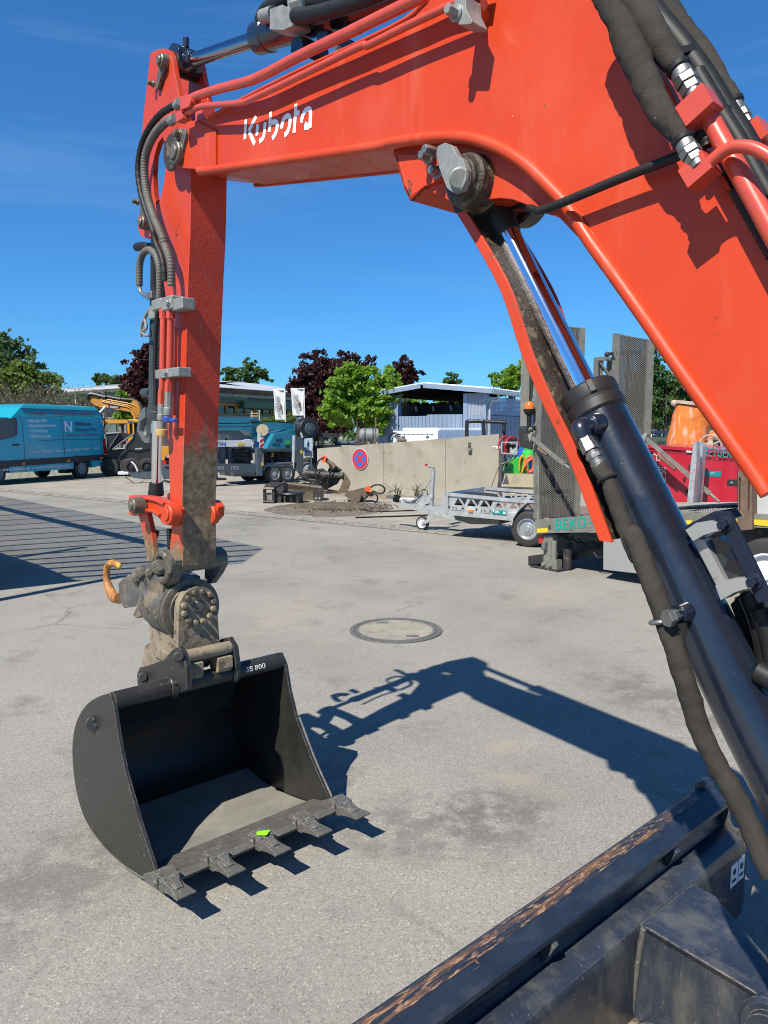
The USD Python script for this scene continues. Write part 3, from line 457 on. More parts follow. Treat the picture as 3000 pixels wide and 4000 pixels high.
def sbox(l0, l1, z0, z1, s0, s1, b=.004): return EX.box(SP + s0, SP + s1, tc[1] + z0, tc[1] + z1, -l1, -l0, b)
shank = trimesh.util.concatenate([hull([EX.Q(SP + s, tc[1] + z, -l) for s in (-.03, .012) for l, z in [(.088 * math.cos(t), .088 * math.sin(t)) for t in np.linspace(0, math.pi, 9)] + [(.098, -.19), (-.098, -.19)]]), sbox(-.125, .125, -.235, -.185, -.09, .03)])
part(cp, 'flange_plate', shank, M['mudcast'], label='mud caked flange plate with a ring of bolts')
for k in range(12):
    t = math.radians(15 + 30 * k); p = EX.Q(SP + .010, tc[1] + .066 * math.sin(t), -.070 * math.cos(t))
    part(cp, 'bolt', [cyl(p, p + EX.u * .018, .0125, None, 14, .003), cyl(p + EX.u * .02, p + EX.u * .021, .007, None, 6)], M['mudcast'] if k not in (3, 4, 2) else M['pin'])
part(cp, 'hub', cyl(EX.Q(SP + .01, tc[1], 0), EX.Q(SP + .02, tc[1], 0), .028, .024, 20, .003), M['coupler'])
part(cp, 'saddle', [rough_up(hull([EX.Q(SP + s, tc[1] + z, o) for s, z in ((-.34, -.06), (-.30, -.26), (-.05, -.29), (.0, -.25), (-.1, -.12)) for o in (-.07, .07)]), .004, 20), hull([EX.P(x, y, o, 'F') for x, y in ((630, 1480), (600, 1640), (640, 1690), (860, 1620), (900, 1500), (700, 1430)) for o in (.05, -.05)])], M['mudcast'])
pz = EX.l(1190, 1535, 0, 'F')
part(cp, 'pin_bar', cyl(EX.Q(*pz, .15), EX.Q(*pz, -.118), .0265, None, 28, .003), M['mudcast'])
for o in (.062, -.075): part(cp, 'hook_claw', rough_up(hull([EX.Q(pz[0] + s, pz[1] + z, o + k) for s, z in ((-.05, -.02), (.035, -.03), (.04, -.075), (.015, -.10), (-.045, -.085)) for k in (-.033, .033)]), .004, 30, 6), M['mudcast'])
for x, y, r in ((560, 850, .026), (600, 800, .026), (675, 800, .022), (765, 745, .034)): part(cp, 'pin', [cyl(EX.P(x, y, .10, 'F'), EX.P(x, y, .118, 'F'), r, r * .93, 22, .004), cyl(EX.P(x, y, .118, 'F'), EX.P(x, y, .122, 'F'), r * .5, None, 16)], M['pin'])
part(cp, 'ear_ring', [torus(EX.P(800, 745, .105, 'F'), LAT, .058, .016, 32, 10)], M['pin'])
ap = EX.l(900, 700, .07, 'F')
part(exc, 'arm_pin', cyl(EX.Q(ap[0] + .04, ap[1] - .0, .12), EX.Q(ap[0] + .04, ap[1], -.14), .04, None, 28), M['pin'])
part(cp, 'lifting_hook', tube(q3('F', [(395, 1040), (340, 1020), (300, 940), (278, 850), (280, 760), (310, 715), (355, 715), (395, 735), (385, 765)], .06), [.028, .026, .021, .019, .018, .018, .017, .014, .008], 14, 6, rough=.003), M['hook'], smooth=60, label='rusty yellow lifting hook')
# bucket
prof = [(-.405, .690), (-.52, .645), (-.66, .572), (-.775, .478), (-.845, .375), (-.868, .275), (-.848, .150), (-.79, .065), (-.70, .022), (-.58, .006), (-.44, .006), (-.30, .022), (-.16, .050), (-.02, .092)]
fe = [(-.05, .130), (-.165, .255), (-.285, .415), (-.335, .530), (-.365, .640)]
BN, BF = .405, -.395
pl = smooth_line([(a, z, 0) for a, z in prof], 4)
bkt = part(exc, 'bucket', [ribbon([EX.Q(a, z, BN - .012) for a, z, _ in pl], [EX.Q(a, z, BF + .012) for a, z, _ in pl], .011)], M['bucket'], label='black painted excavator bucket with five teeth')
side = [(a, z) for a, z, _ in pl] + fe
part(bkt, 'side_plate', EX.prism(side, BN, .014), M['bucket']); part(bkt, 'side_plate', EX.prism(side, BF + .014, .014), M['bucket'])
fl_ = [(a, z + .0145) for a, z, _ in pl[32:]]
part(bkt, 'bucket_floor', ribbon([EX.Q(a, z, BN - .02) for a, z in fl_], [EX.Q(a, z, BF + .02) for a, z in fl_], .003), M['dusty'], label='dust covered floor plate inside the bucket')
part(bkt, 'cutting_edge', hull([EX.Q(a, z, o) for a, z in ((-.17, .056), (-.165, .082), (.010, .124), (.034, .112), (.0, .080)) for o in (BN - .005, BF + .005)]), M['tooth'])
tz = (-.405, .655)
part(bkt, 'top_tube', cyl(EX.Q(*tz, BN - .01), EX.Q(*tz, BF + .01), .036, None, 32), M['bucket'], smooth=40)
parts(bkt, 'collar', [cyl(EX.Q(*tz, .165), EX.Q(*tz, .14), .046, .05, 28, .004), cyl(EX.Q(*tz, -.15), EX.Q(*tz, -.125), .046, .05, 28, .004)], M['bucket'])
for k in range(5):
    lc = .392 - .196 * k; q = lambda s, z, l: EX.Q(s, z, lc + l)
    ad = hull([q(s, z, l) for l in (-.034, .034) for s, z in ((-.10, .075), (.03, .095), (.05, .135), (-.01, .150), (-.10, .098))])
    wear = cat([hull([q(s, z, l * w * 1.12) for s, z, w in ((-.005, .146, .030), (.055, .152, .028), (.065, .135, .026), (.06, .10, .031), (.0, .092, .031), (-.012, .12, .033)) for l in (-1, 1)]), hull([q(s, z, l * w * 1.12) for s, z, w in ((.05, .140, .024), (.11, .137, .022), (.11, .115, .024), (.05, .102, .029)) for l in (-1, 1)]), hull([q(s, z, l * w * 1.12) for s, z, w in ((.10, .137, .022), (.172, .137, .031), (.172, .130, .032), (.10, .113, .025)) for l in (-1, 1)])])
    to = part(bkt, 'tooth', [ad, wear, hull([q(s, z, l) for l in (-.012, .012) for s, z in ((.045, .148), (.085, .154), (.125, .141), (.10, .132))])], M['tooth'])
    part(to, 'retaining_pin', [cyl(q(.012, .120, .034), q(.012, .120, .044), .010, None, 10), q(0, 0, 0) is not None and hull([q(s, z, .0345 + e) for s, z in ((-.02, .095), (.03, .105), (.03, .145), (-.015, .14)) for e in (0, .006)])], M['tooth'])
    if k == 2: part(to, 'paint_mark', rough_up(hull([q(.035 + .030 * math.cos(t) * (1 + .25 * math.sin(3 * t)), .1535 + .008 * math.cos(t), .024 * math.sin(t) * (1 + .2 * math.cos(4 * t))) for t in np.linspace(0, 6.28, 24)] + [q(.035, .1585, 0)]), .0008, 60), M['green'], label='bright green paint blob')
ear = EX.L([(568, 160), (592, 152), (612, 185), (626, 240), (630, 345), (606, 352), (590, 318), (470, 330), (405, 345), (401, 280), (414, 246), (440, 242), (525, 212)], .155, 'G')
b_ = part(bkt, 'hanger_ear', EX.prism(sg.Polygon(ear).buffer(.002), .158, .022), M['bucket']); 
for x, y in ((424, 290), (590, 195)): part(b_, 'pin', [cyl(EX.P(x, y, .158, 'G'), EX.P(x, y, .180, 'G'), .022, .02, 22, .004)], M['bucket'])
es = EX.L([(760, 150), (795, 118), (822, 112), (846, 150), (857, 230), (850, 302), (830, 295), (805, 262), (785, 215)], -.125, 'G'); part(bkt, 'hanger_ear', EX.prism(sg.Polygon(es).buffer(.006), -.119, .024), M['bucket'])
part(bkt, 'side_boss', [cyl(EX.P(198, 505, BN, 'G'), EX.P(198, 505, BN + .004, 'G'), .033, .032, 24, .002)] + [cyl(EX.P(198 + 9 * math.cos(t), 505 + 20 * math.sin(t), BN + .003, 'G'), EX.P(198 + 9 * math.cos(t), 505 + 20 * math.sin(t), BN + .006, 'G'), .006, None, 10) for t in (0.3, 2.4, 4.5)], M['bucket'])
parts(bkt, 'weld_bead', [rough_up(tube([EX.Q(a, z, BF - .004) for a, z in fe[:3]], .006, 8, 6), .002, 120), rough_up(tube([EX.Q(a, z, BN + .002) for a, z in prof[11:14]], .005, 8, 6), .002, 120), tube([EX.Q(a + .004, z + .004, BF + .022) for a, z, _ in pl[34:]], .006, 6, 1)], M['tooth'])
mm = meshkit.text_mesh('3S 800', .021, .001); v = np.array(mm.vertices); cyt = []
for x, y, z in v - [0, .015, 0]:
    an = math.radians(18) + y / .036; cyt.append(EX.Q(tz[0] + (.0365 + z) * math.cos(an), tz[1] + (.0365 + z) * math.sin(an), -.178 - x))
mm.vertices = np.array(cyt); part(bkt, 'lettering', mm, M['sticker'], smooth=False, label='hand painted white letters 3S 800 on the bucket tube')
# boom lettering (stroked)
def strokes(view, off, lst, w):
    out = []
    for pts in lst: out.append(sg.LineString(EX.L(pts, off, view)).buffer(w, cap_style=2, join_style=1))
    return EX.prism(union_all(out), off + .0015, .001)
LG = [[(93, 232), (83, 458)], [(214, 192), (128, 362)], [(132, 368), (196, 516)], [(230, 285), (222, 416)], [(318, 262), (306, 400), (287, 452), (250, 484)], [(384, 140), (372, 285)], [(375, 290), (365, 376)], [(392, 268), (425, 256), (455, 270), (458, 320), (440, 388), (402, 450)],
      [(510, 334), (520, 262), (546, 208), (582, 188), (605, 205), (608, 262), (596, 325), (575, 378), (542, 412)], [(676, 50), (655, 384)], [(672, 162), (718, 150)], [(738, 264), (754, 186), (784, 128), (820, 106), (842, 122), (846, 190), (838, 330)], [(802, 262), (790, 300), (792, 346)], [(792, 318), (832, 312)]]
LG = [[tuple(q) for q in smooth_line(np.array(g, float), 5)] if len(g) > 3 else g for g in LG]
part(boom, 'lettering', strokes('K', HB, LG, .0074), M['white'], smooth=False, label='white maker name on the boom side')
# hoses and blocks on the back of the boom
SO = .20
s1 = q3('C', [(560, -40), (620, 30), (690, 150), (765, 310), (830, 440), (900, 600), (975, 740), (1050, 840), (1105, 905)], SO)
part(exc, 'hose_sleeve', tube(s1, [0.0168, 0.0196, 0.0238, 0.0259, 0.0252, 0.0238, 0.0217, 0.0175, 0.0140], 26, 16, rough=.004, seed=4), M['sleeve'], smooth=60, label='black fabric sleeve hanging down the back of the boom, nearer one')
s2 = q3('C', [(720, -60), (800, 30), (880, 160), (965, 300), (1040, 400), (1085, 440)], SO - .03)
part(exc, 'hose_sleeve', tube(s2, [0.0252, 0.0266, 0.0266, 0.0238, 0.0196, 0.0154], 26, 16, rough=.004, seed=9), M['sleeve'], smooth=60, label='black fabric sleeve beside it ending in a bright fitting')
s4 = q3('C', [(850, -90), (1000, 60), (1130, 230), (1250, 390), (1345, 540), (1440, 670)], .02)
part(exc, 'hose_sleeve', tube(s4, [0.0224, 0.0238, 0.0238, 0.0224, 0.0203, 0.0168], 26, 16, rough=.004, seed=6), M['sleeve'], smooth=60, label='black fabric sleeve on the far side of the boom back')
parts(exc, 'boom_hose', [tube(q3('C', [(860, 0), (960, 130), (1080, 270), (1200, 430), (1300, 580), (1390, 730), (1500, 900), (1620, 1120), (1780, 1400)], .10), .021, 12, 6), tube(q3('C', [(1200, 470), (1290, 620), (1380, 770), (1480, 930), (1590, 1130), (1760, 1420)], .13), .015, 12, 6), tube(q3('C', [(1360, 1000), (1450, 1200), (1560, 1400), (1700, 1650)], .125), .014, 12, 5, ripple=(.012, .05))], M['rubber'], smooth=60)
parts(exc, 'cable_tie', [bar(EX.P(1082, 338, .13, 'C'), EX.P(1182, 308, .11, 'C'), .012, .012), bar(EX.P(1280, 640, .13, 'C'), EX.P(1350, 620, .11, 'C'), .012, .012), bar(EX.P(1350, 720, .14, 'C'), EX.P(1400, 720, .12, 'C'), .014, .014)], M['rubber'])
def fitting(a, b, off, view, r):
    p, q = EX.P(*a, off, view), EX.P(*b, off, view); mx = lambda t: p * (1 - t) + q * t
    return part(exc, 'hose_fitting', [cyl(mx(0), mx(.35), r * .92, r, 16, .001), cyl(mx(.33), mx(.52), r * .82, None, 16), cyl(mx(.36), mx(.60), r * 1.12, None, 6, .001), cyl(mx(.62), mx(.86), r, None, 6, .001), cyl(mx(.86), mx(1.05), r * .8, None, 16)], M['zinc'])
fitting((1080, 445), (1185, 620), SO - .03, 'C', .0185); fitting((1108, 915), (1210, 1070), SO, 'C', .0165); fitting((1430, 680), (1525, 850), .02, 'C', .0185)
parts(exc, 'fitting_collar', [cyl(EX.P(1070, 425, SO - .03, 'C'), EX.P(1092, 462, SO - .03, 'C'), .0215, .0205, 20, .003), cyl(EX.P(1095, 890, SO, 'C'), EX.P(1116, 930, SO, 'C'), .019, .018, 20, .003), cyl(EX.P(1420, 655, .02, 'C'), EX.P(1440, 690, .02, 'C'), .021, .02, 20, .003)], M['rubber'])
def block(ctr, off, view, wl, wt, wd, name='pipe_block'):
    p = EX.P(*ctr, off, view); d = EX.P(ctr[0] + 60, ctr[1] + 100, off, view) - p; d /= np.linalg.norm(d); e = np.cross(LAT, d)
    return part(exc, name, hull([p + d * i * wl + e * j * wt - LAT * k * wd for i in (-.5, .5) for j in (-.5, .5) for k in (-.5, .5)]), M['pipe'])
block((1215, 700), SO - .02, 'C', .042, .052, .042); block((1218, 1112), SO - .01, 'C', .038, .046, .04); block((1570, 895), .02, 'C', .042, .05, .042)
part(exc, 'boom_pipe', tube(q3('C', [(1270, 745), (1330, 860), (1400, 985), (1520, 1200), (1760, 1640)], SO - .035), .0165, 14, 5), M['pipe'], smooth=60, label='thick orange pipe down the back of the boom')
part(exc, 'boom_pipe', tube(q3('C', [(1265, 1075), (1320, 1020), (1380, 975), (1450, 950), (1540, 955), (1620, 985), (1720, 1050)], SO), .0105, 14, 6), M['pipe'], smooth=60, label='bent orange pipe crossing behind the boom')
part(exc, 'boom_pipe', tube(q3('C', [(1590, 930), (1660, 1060), (1800, 1330)], .02), .015, 14, 4), M['pipe'], smooth=60, label='orange pipe on the far side of the boom back')
part(exc, 'strap_hose', [tube(q3('C', [(165, 1368), (240, 1348), (360, 1300), (700, 1158), (1030, 1030), (1095, 1000)], HB + .035), [.0085, .009, .009, .009, .009, .0085], 12, 6), tube(q3('C', [(1100, 990), (1160, 920), (1210, 885), (1250, 890), (1265, 950)], HB + .05), .010, 12, 5, ripple=(.012, .06)), tube([EX.P(165, 1368, HB + .03, 'C'), EX.P(60, 1330, .02, 'C'), EX.P(-40, 1340, -.02, 'C')], .0085, 10, 4)], M['rubber'], smooth=60, label='black hose strapped across the side of the boom')
part(exc, 'hose_clip', [EX.px([(1000, 870), (1025, 862), (1040, 900), (1035, 930), (1000, 915)], HB + .03, .03, 'C')], M['zinc'])
for a_ in ((1235, 980), (1345, 1150)): part(boom, 'pipe_bracket', EX.px([(a_[0] - 10, a_[1] - 10), (a_[0] + 25, a_[1] - 10), (a_[0] + 70, a_[1] + 70), (a_[0] + 35, a_[1] + 70)], HB + .03, .03, 'C'), M['orange'])
# dozer blade
def bx(l0, l1, pts): return hull([EX.Q(s, z, -l) for s, z in pts for l in (l0, l1)])
BL0, BL1 = -1.0, 1.06
bl = part(exc, 'dozer_blade', [ribbon([EX.Q(s, z, -BL0) for s, z in CUR], [EX.Q(s, z, -BL1) for s, z in CUR], .012) for CUR in [[(1.262, .44), (1.30, .38), (1.325, .30), (1.33, .20), (1.315, .10), (1.27, .03), (1.23, .004)]]] + [EX.box(1.20, 1.33, .004, .03, -BL1, -BL0, .003)], M['rustyblack'], label='black dozer blade scraped to rust along its top edge')
part(bl, 'top_cap', [bx(BL0, BL1 - .002, [(1.242, .438), (1.252, .452), (1.268, .458), (1.288, .455), (1.342, .436), (1.352, .428), (1.354, .416), (1.335, .420), (1.258, .432)])], M['rustcap'], label='rust scraped top edge of the dozer blade')
part(bl, 'cross_beam', [bx(BL0 + .01, BL1 - .02, [(1.325, .335), (1.365, .332), (1.398, .318), (1.414, .292), (1.414, .055), (1.39, .04), (1.32, .04)])], M['rustyblack'])
part(bl, 'end_plate', EX.prism([(1.256, .453), (1.345, .430), (1.352, .36), (1.366, .338), (1.385, .342), (1.408, .36), (1.412, .08), (1.29, .006), (1.225, .004), (1.27, .06), (1.30, .2), (1.30, .36)], -BL1 + .012, .012), M['rustyblack'])
part(bl, 'rust_scrape', [rough_up(bx(BL0, BL1 - .12, [(1.258, .4550), (1.268, .4595), (1.284, .4588), (1.300, .4522), (1.28, .450)]), .0, 1)], M['rustband'], False, label='scraped rust line along the crest of the blade')
part(bl, 'end_pipe', cyl(EX.Q(1.262, .455, -BL1 + .05), EX.Q(1.262, .455, -BL1 - .015), .022, None, 20, .003), M['rustcap'])
def arm_box(l0, sgn):
    o = []
    sp = [(1.40, .045), (1.415, .30), (1.43, .345), (1.44, .352), (1.72, .335), (1.80, .315), (1.80, .19), (1.70, .15), (1.60, .13), (1.53, .10), (1.48, .06)]
    o.append(EX.prism(sp, -l0 + (0 if sgn > 0 else .03), .03))
    top_ = [(1.42, l0), (1.43, l0 + sgn * .29), (1.50, l0 + sgn * .285), (1.74, l0 + sgn * .10), (1.80, l0 + sgn * .09), (1.80, l0)]
    pg = sg.Polygon(top_); m = trimesh.creation.extrude_polygon(pg, .014, engine='earcut'); v = np.array(m.vertices)
    m.vertices = np.array([EX.Q(a, .334 - (a - 1.42) * .055 + h, -l) for a, l, h in v]); o.append(m)
    sp2 = [(a, z) for a, z in sp]
    far = [EX.Q(1.50, z, -(l0 + sgn * .285)) for z in (.08, .33)] + [EX.Q(1.78, z, -(l0 + sgn * .09)) for z in (.16, .32)]
    o.append(hull(far + [f + LAT * .012 for f in far])); return o
for l0, sg_ in ((.335, 1), (-.345, -1)):
    ar = part(bl, 'push_arm', arm_box(l0, sg_), M['rustyblack'])
    part(ar, 'pivot_tube', [lathe(EX.Q(1.78, .262, -(l0 - .02 * sg_)), LAT * sg_, [(.075, 0), (.086, .008), (.086, .03), (.074, .036), (.074, .20), (.078, .21)], 36), lathe(EX.Q(1.78, .262, -(l0 - .02 * sg_)), -LAT * sg_, [(.06, 0), (.06, .02)], 30)], M['rustyblack'])
    part(ar, 'gusset_edge', tube([EX.Q(1.405, .05, -l0 + .002), EX.Q(1.418, .22, -l0 + .002), EX.Q(1.432, .345, -l0 + .002)], .008, 8, 4), M['tooth'])
    part(ar, 'mud_lump', rough_up(trimesh.creation.icosphere(2, .05).apply_transform(trimesh.transformations.scale_and_translate((1.5, 1.2, .6), EX.Q(1.47, .05, -l0 + .02))), .02, 20, 3), M['mudcast'])
mb = EX.l(1120, 970, -.33, 'H')
part(bl, 'towing_eye', EX.prism(sg.Point(1.52, .02).buffer(.10).difference(sg.Point(1.52, .02).buffer(.078)).intersection(sg.box(1.3, .02, 1.7, .3)), -.30, .05), M['rustyblack'])
parts(bl, 'rib', [EX.prism([(1.33, .34), (1.36, .40), (1.34, .42), (1.30, .42)], -l, .02) for l in (-.6, .02, .66)], M['rustyblack'])
for i, (x0, y0, x1, y1, t) in enumerate(((1505, 452, 1522, 498, 0), (1524, 432, 1538, 486, 1))):
    s_ = part(bl, 'sticker', hull([EX.Q(1.4148, z, -l) for z in (.19, .27) for l in ((.93, .985) if i == 0 else (.99, 1.035))] + [EX.Q(1.4158, z, -l) for z in (.19, .27) for l in ((.93, .985) if i == 0 else (.99, 1.035))]), M['sticker'])
    la = .957 if i == 0 else 1.012
    part(s_, 'sticker_print', [hull([EX.Q(1.4165, z, -(la + e)) for z in (.205, .215) for e in (-.015, .015)] + [EX.Q(1.4158, .21, -la)]), hull([EX.Q(1.4165, .24 + .012 * math.sin(t_), -(la + .012 * math.cos(t_))) for t_ in np.linspace(0, 6, 9)] + [EX.Q(1.4158, .24, -la)])], M['ink'])
# what carries it: swing bracket just outside the picture
fz = np.array(foot[1]) * .5 + np.array(foot[2]) * .5
part(exc, 'swing_bracket', [EX.box(2.35, 2.75, .45, 1.15, -.16, .16, .02), cyl(EX.Q(fz[0], fz[1], .17), EX.Q(fz[0], fz[1], -.17), .07, None, 28)], M['black'])
part(exc, 'track_frame', [EX.box(1.95, 3.9, .22, .42, -.5, .5, .03)], M['black'])
# ------------------------------------------------------------------ ground
N = {'g': ('geometry', {}), 'p': ('principled_bsdf', dict(roughness=.85, specular_ior_level=.3)),
     'v': ('voronoi_texture', dict(scale=175.0, randomness=1.0)), 'vr': ('rgb_ramp', dict(ramp=[(0, (.145, .137, .12)), (.12, (.200, .190, .169)), (.45, (.226, .215, .191)), (.80, (.245, .233, .206)), (.95, (.285, .268, .232)), (1, (.36, .34, .295))])), 'vs': ('separate_color', {}),
     'n1': ('noise_texture', dict(scale=.55, detail=7.0, roughness=.6)), 'r1': ('rgb_ramp', dict(ramp=[(.3, (.78, .78, .79)), (.5, (1, 1, 1)), (.7, (1.12, 1.1, 1.06))])), 'm1': ('mix_color', dict(blend_type='multiply', fac=1.0, use_clamp=False)),
     'n2': ('noise_texture', dict(scale=1.9, detail=8.0, roughness=.7)), 'r2': ('map_range', dict(from_min=.56, from_max=.74, to_min=0.0, to_max=.62, clamp=True)), 'm2': ('mix_color', dict(b=(.075, .072, .067))),
     'n3': ('noise_texture', dict(scale=3.1, detail=9.0, roughness=.75)), 'r3': ('map_range', dict(from_min=.60, from_max=.78, to_min=0.0, to_max=.55, clamp=True)), 'm3': ('mix_color', dict(b=(.27, .235, .18))),
     'mp': ('mapping', dict(location=(4.0, 9.0, 0))), 'dd': ('voronoi_texture', dict(scale=175.0, feature='distance_to_edge')), 'b': ('bump', dict(strength=.4, distance=.003)), 'n4': ('noise_texture', dict(scale=240.0, detail=3.0)), 'b2': ('bump', dict(strength=.35, distance=.003))}
K = [('g.position', 'v.vector'), ('g.position', 'dd.vector'), ('v.color', 'vs.color'), ('vs.r', 'vr.fac'), ('g.position', 'n1.vector'), ('n1.fac', 'r1.fac'), ('vr.color', 'm1.a'), ('r1.color', 'm1.b'), ('g.position', 'n2.vector'), ('n2.fac', 'r2.value'), ('r2.result', 'm2.fac'), ('m1.result', 'm2.a'),
     ('g.position', 'mp.vector'), ('mp.vector', 'n3.vector'), ('n3.fac', 'r3.value'), ('r3.result', 'm3.fac'), ('m2.result', 'm3.a'), ('m3.result', 'p.base_color'), ('dd.distance', 'b.height'), ('g.position', 'n4.vector'), ('n4.fac', 'b2.height'), ('b.normal', 'b2.normal'), ('b2.normal', 'p.normal')]
STAINS = [((950, 1790), 0.75, 0.45, -1), ((1080, 1740), 0.5, 0.3, -1), ((110, 1900), 0.9, 0.5, -1), ((560, 1120), 1.6, 1.0, -1), ((250, 1640), 0.6, 0.35, -1), ((1130, 1690), 0.35, 0.2, 1), ((1085, 1610), 0.3, 0.18, 1), ((700, 1385), 0.25, 0.18, 1), ((1180, 1290), 1.2, 0.5, 1), ((620, 1330), 1.5, 0.6, 1), ((1400, 1500), 0.9, 0.5, -1)]
N['ns'] = ('noise_texture', dict(scale=5.5, detail=9.0, roughness=.78)); K.append(('g.position', 'ns.vector')); N['nsr'] = ('map_range', dict(from_min=.38, from_max=.66, to_min=0.0, to_max=1.0, clamp=True)); K.append(('ns.fac', 'nsr.value'))
for i, ((sx_, sy_), ra, rb_, sgn) in enumerate(STAINS):
    q = onz(sx_, sy_); N[f'tm{i}'] = ('mapping', dict(mapping_type='texture', location=(q[0], q[1], 0), scale=(ra, rb_, 1.0), rotation=(0, 0, .5 * i))); N[f'tg{i}'] = ('gradient_texture', dict(gradient_type='spherical')); N[f'tn{i}'] = ('math', dict(math_type='multiply'))
    N[f'tr{i}'] = ('map_range', dict(from_min=.10, from_max=.42, to_min=0.0, to_max=.55 if sgn < 0 else .5, clamp=True)); N[f'tx{i}'] = ('mix_color', dict(b=(.095, .09, .082) if sgn < 0 else (.30, .255, .19)))
    K += [('g.position', f'tm{i}.vector'), (f'tm{i}.vector', f'tg{i}.vector'), (f'tg{i}.fac', f'tn{i}.value1'), ('nsr.result', f'tn{i}.value2'), (f'tn{i}.value', f'tr{i}.value'), (f'tr{i}.result', f'tx{i}.fac'), ('m3.result' if i == 0 else f'tx{i-1}.result', f'tx{i}.a')]
N['cn'] = ('noise_texture', dict(scale=1.3, detail=6.0, roughness=.7)); N['cd'] = ('mix_vector', dict(fac=.22)); N['cv'] = ('voronoi_texture', dict(scale=.42, feature='distance_to_edge')); N['cq'] = ('map_range', dict(from_min=.0, from_max=.007, to_min=.55, to_max=0.0, clamp=True)); N['cm'] = ('math', dict(math_type='multiply')); N['cg'] = ('map_range', dict(from_min=.50, from_max=.60, to_min=0.0, to_max=1.0, clamp=True)); N['cx'] = ('mix_color', dict(b=(.06, .057, .052)))
K += [('g.position', 'cn.vector'), ('g.position', 'cd.a'), ('cn.color', 'cd.b'), ('cd.result', 'cv.vector'), ('cv.distance', 'cq.value'), ('n1.fac', 'cg.value'), ('cq.result', 'cm.value1'), ('cg.result', 'cm.value2'), ('cm.value', 'cx.fac'), (f'tx{len(STAINS)-1}.result', 'cx.a')]
K = [k for k in K if k != ('m3.result', 'p.base_color')] + [('cx.result', 'p.base_color')]
M['asphalt'] = usdkit.material(stage, '/World/Looks/asphalt', N, K, surface='p.BSDF')
def sheet(name, pts, z, mat, label, cat_='ground', kind='structure'):
    m = trimesh.creation.extrude_polygon(sg.Polygon(pts), .002, engine='earcut'); m.apply_translation((0, 0, z - .002)); return solo(name, m, mat, label, cat_, None, kind, False)
sheet('ground', [(-400, -60), (400, -60), (400, 700), (-400, 700)], 0.0, M['asphalt'], 'grey worn asphalt of the yard')
M['pave'] = mk('pale_concrete_paving', (.255, .23, .188), .9, var=(1.2, .25), spots=[(3, .60, .12, (.13, .115, .095)), (60, .62, .05, (.30, .27, .22))], bump=(120, .3, .003))
M['sett'] = mk('grey_sett_stone', (.20, .188, .165), .85, var=(4, .3), bump=(60, .5, .004))
M['joint'] = mk('gravel_joint', (.12, .108, .09), .95, var=(30, .3))
# the far side of the yard: paler concrete beyond a gutter of setts
g0, g1 = np.array([4.6, 9.35]), np.array([-13.5, 22.9]); gd = (g1 - g0) / np.linalg.norm(g1 - g0); gn = np.array([gd[1], -gd[0]]) * -1
if gn[1] < 0: gn = -gn
far_y = [tuple(g0), tuple(g1), (-60, 52), (-60, 120), (60, 120), (60, 2), (12, 2)]
sheet('concrete_paving', [tuple(g0 - gd * 5), tuple(g1), (-60, 58), (-60, 160), (90, 160), (90, -3)], .004, M['pave'], 'pale worn concrete paving beyond the sett gutter')
gut = thing('sett_gutter', 'gutter of grey setts between asphalt and pale concrete', 'gutter', (g0[0], g0[1], 0), None, 'structure')
part(gut, 'gutter_bed', trimesh.creation.extrude_polygon(sg.Polygon([g0 - gn * .02, g1 - gn * .02, g1 + gn * .44, g0 + gn * .44]), .004, engine='earcut').apply_translation((0, 0, .0045)), M['joint'], False)
glen = np.linalg.norm(g1 - g0)
for r in range(2):
    k = 0; t = RNG.random() * .1
    while t < glen - .2 and k < 148:
        w = .135 + .05 * RNG.random(); h = .195
        c4 = [g0 + gd * (t + a) + gn * (r * .212 + .01 + b) for a in (0, w) for b in (0, h)]
        jit = RNG.normal(0, .006, (4, 2)); z1 = .011 + RNG.random() * .010; mid = np.mean(c4, 0)
        pts = [(*(q + j), .002) for q, j in zip(c4, jit)] + [(*(mid + (q + j - mid) * .86), z1) for q, j in zip(c4, jit)]
        part(gut, 'sett', hull(pts), M['sett'], 20); t += w + .012 + .008 * RNG.random(); k += 1
# grass-jointed block paving by the van
N = {'g': ('geometry', {}), 'b': ('brick_texture', dict(scale=1.0, brick_width=.42, row_height=.21, mortar_size=.035, mortar_smooth=.3, color1=(.25, .235, .19), color2=(.19, .18, .145), mortar=(.10, .115, .045))), 'p': ('principled_bsdf', dict(roughness=.9)), 'mp': ('mapping', dict(rotation=(0, 0, .35)))}
M['gravelpave'] = usdkit.material(stage, '/World/Looks/grass_jointed_paving', N, [('g.position', 'mp.vector'), ('mp.vector', 'b.vector'), ('b.color', 'p.base_color')], surface='p.BSDF')
sheet('block_paving', [tuple(onz(*p)[:2]) for p in ((-260, 1058), (0, 1049), (300, 1030), (420, 1022), (420, 1004), (0, 996), (-260, 996))], .008, M['gravelpave'], 'grass jointed block paving under the parked van')
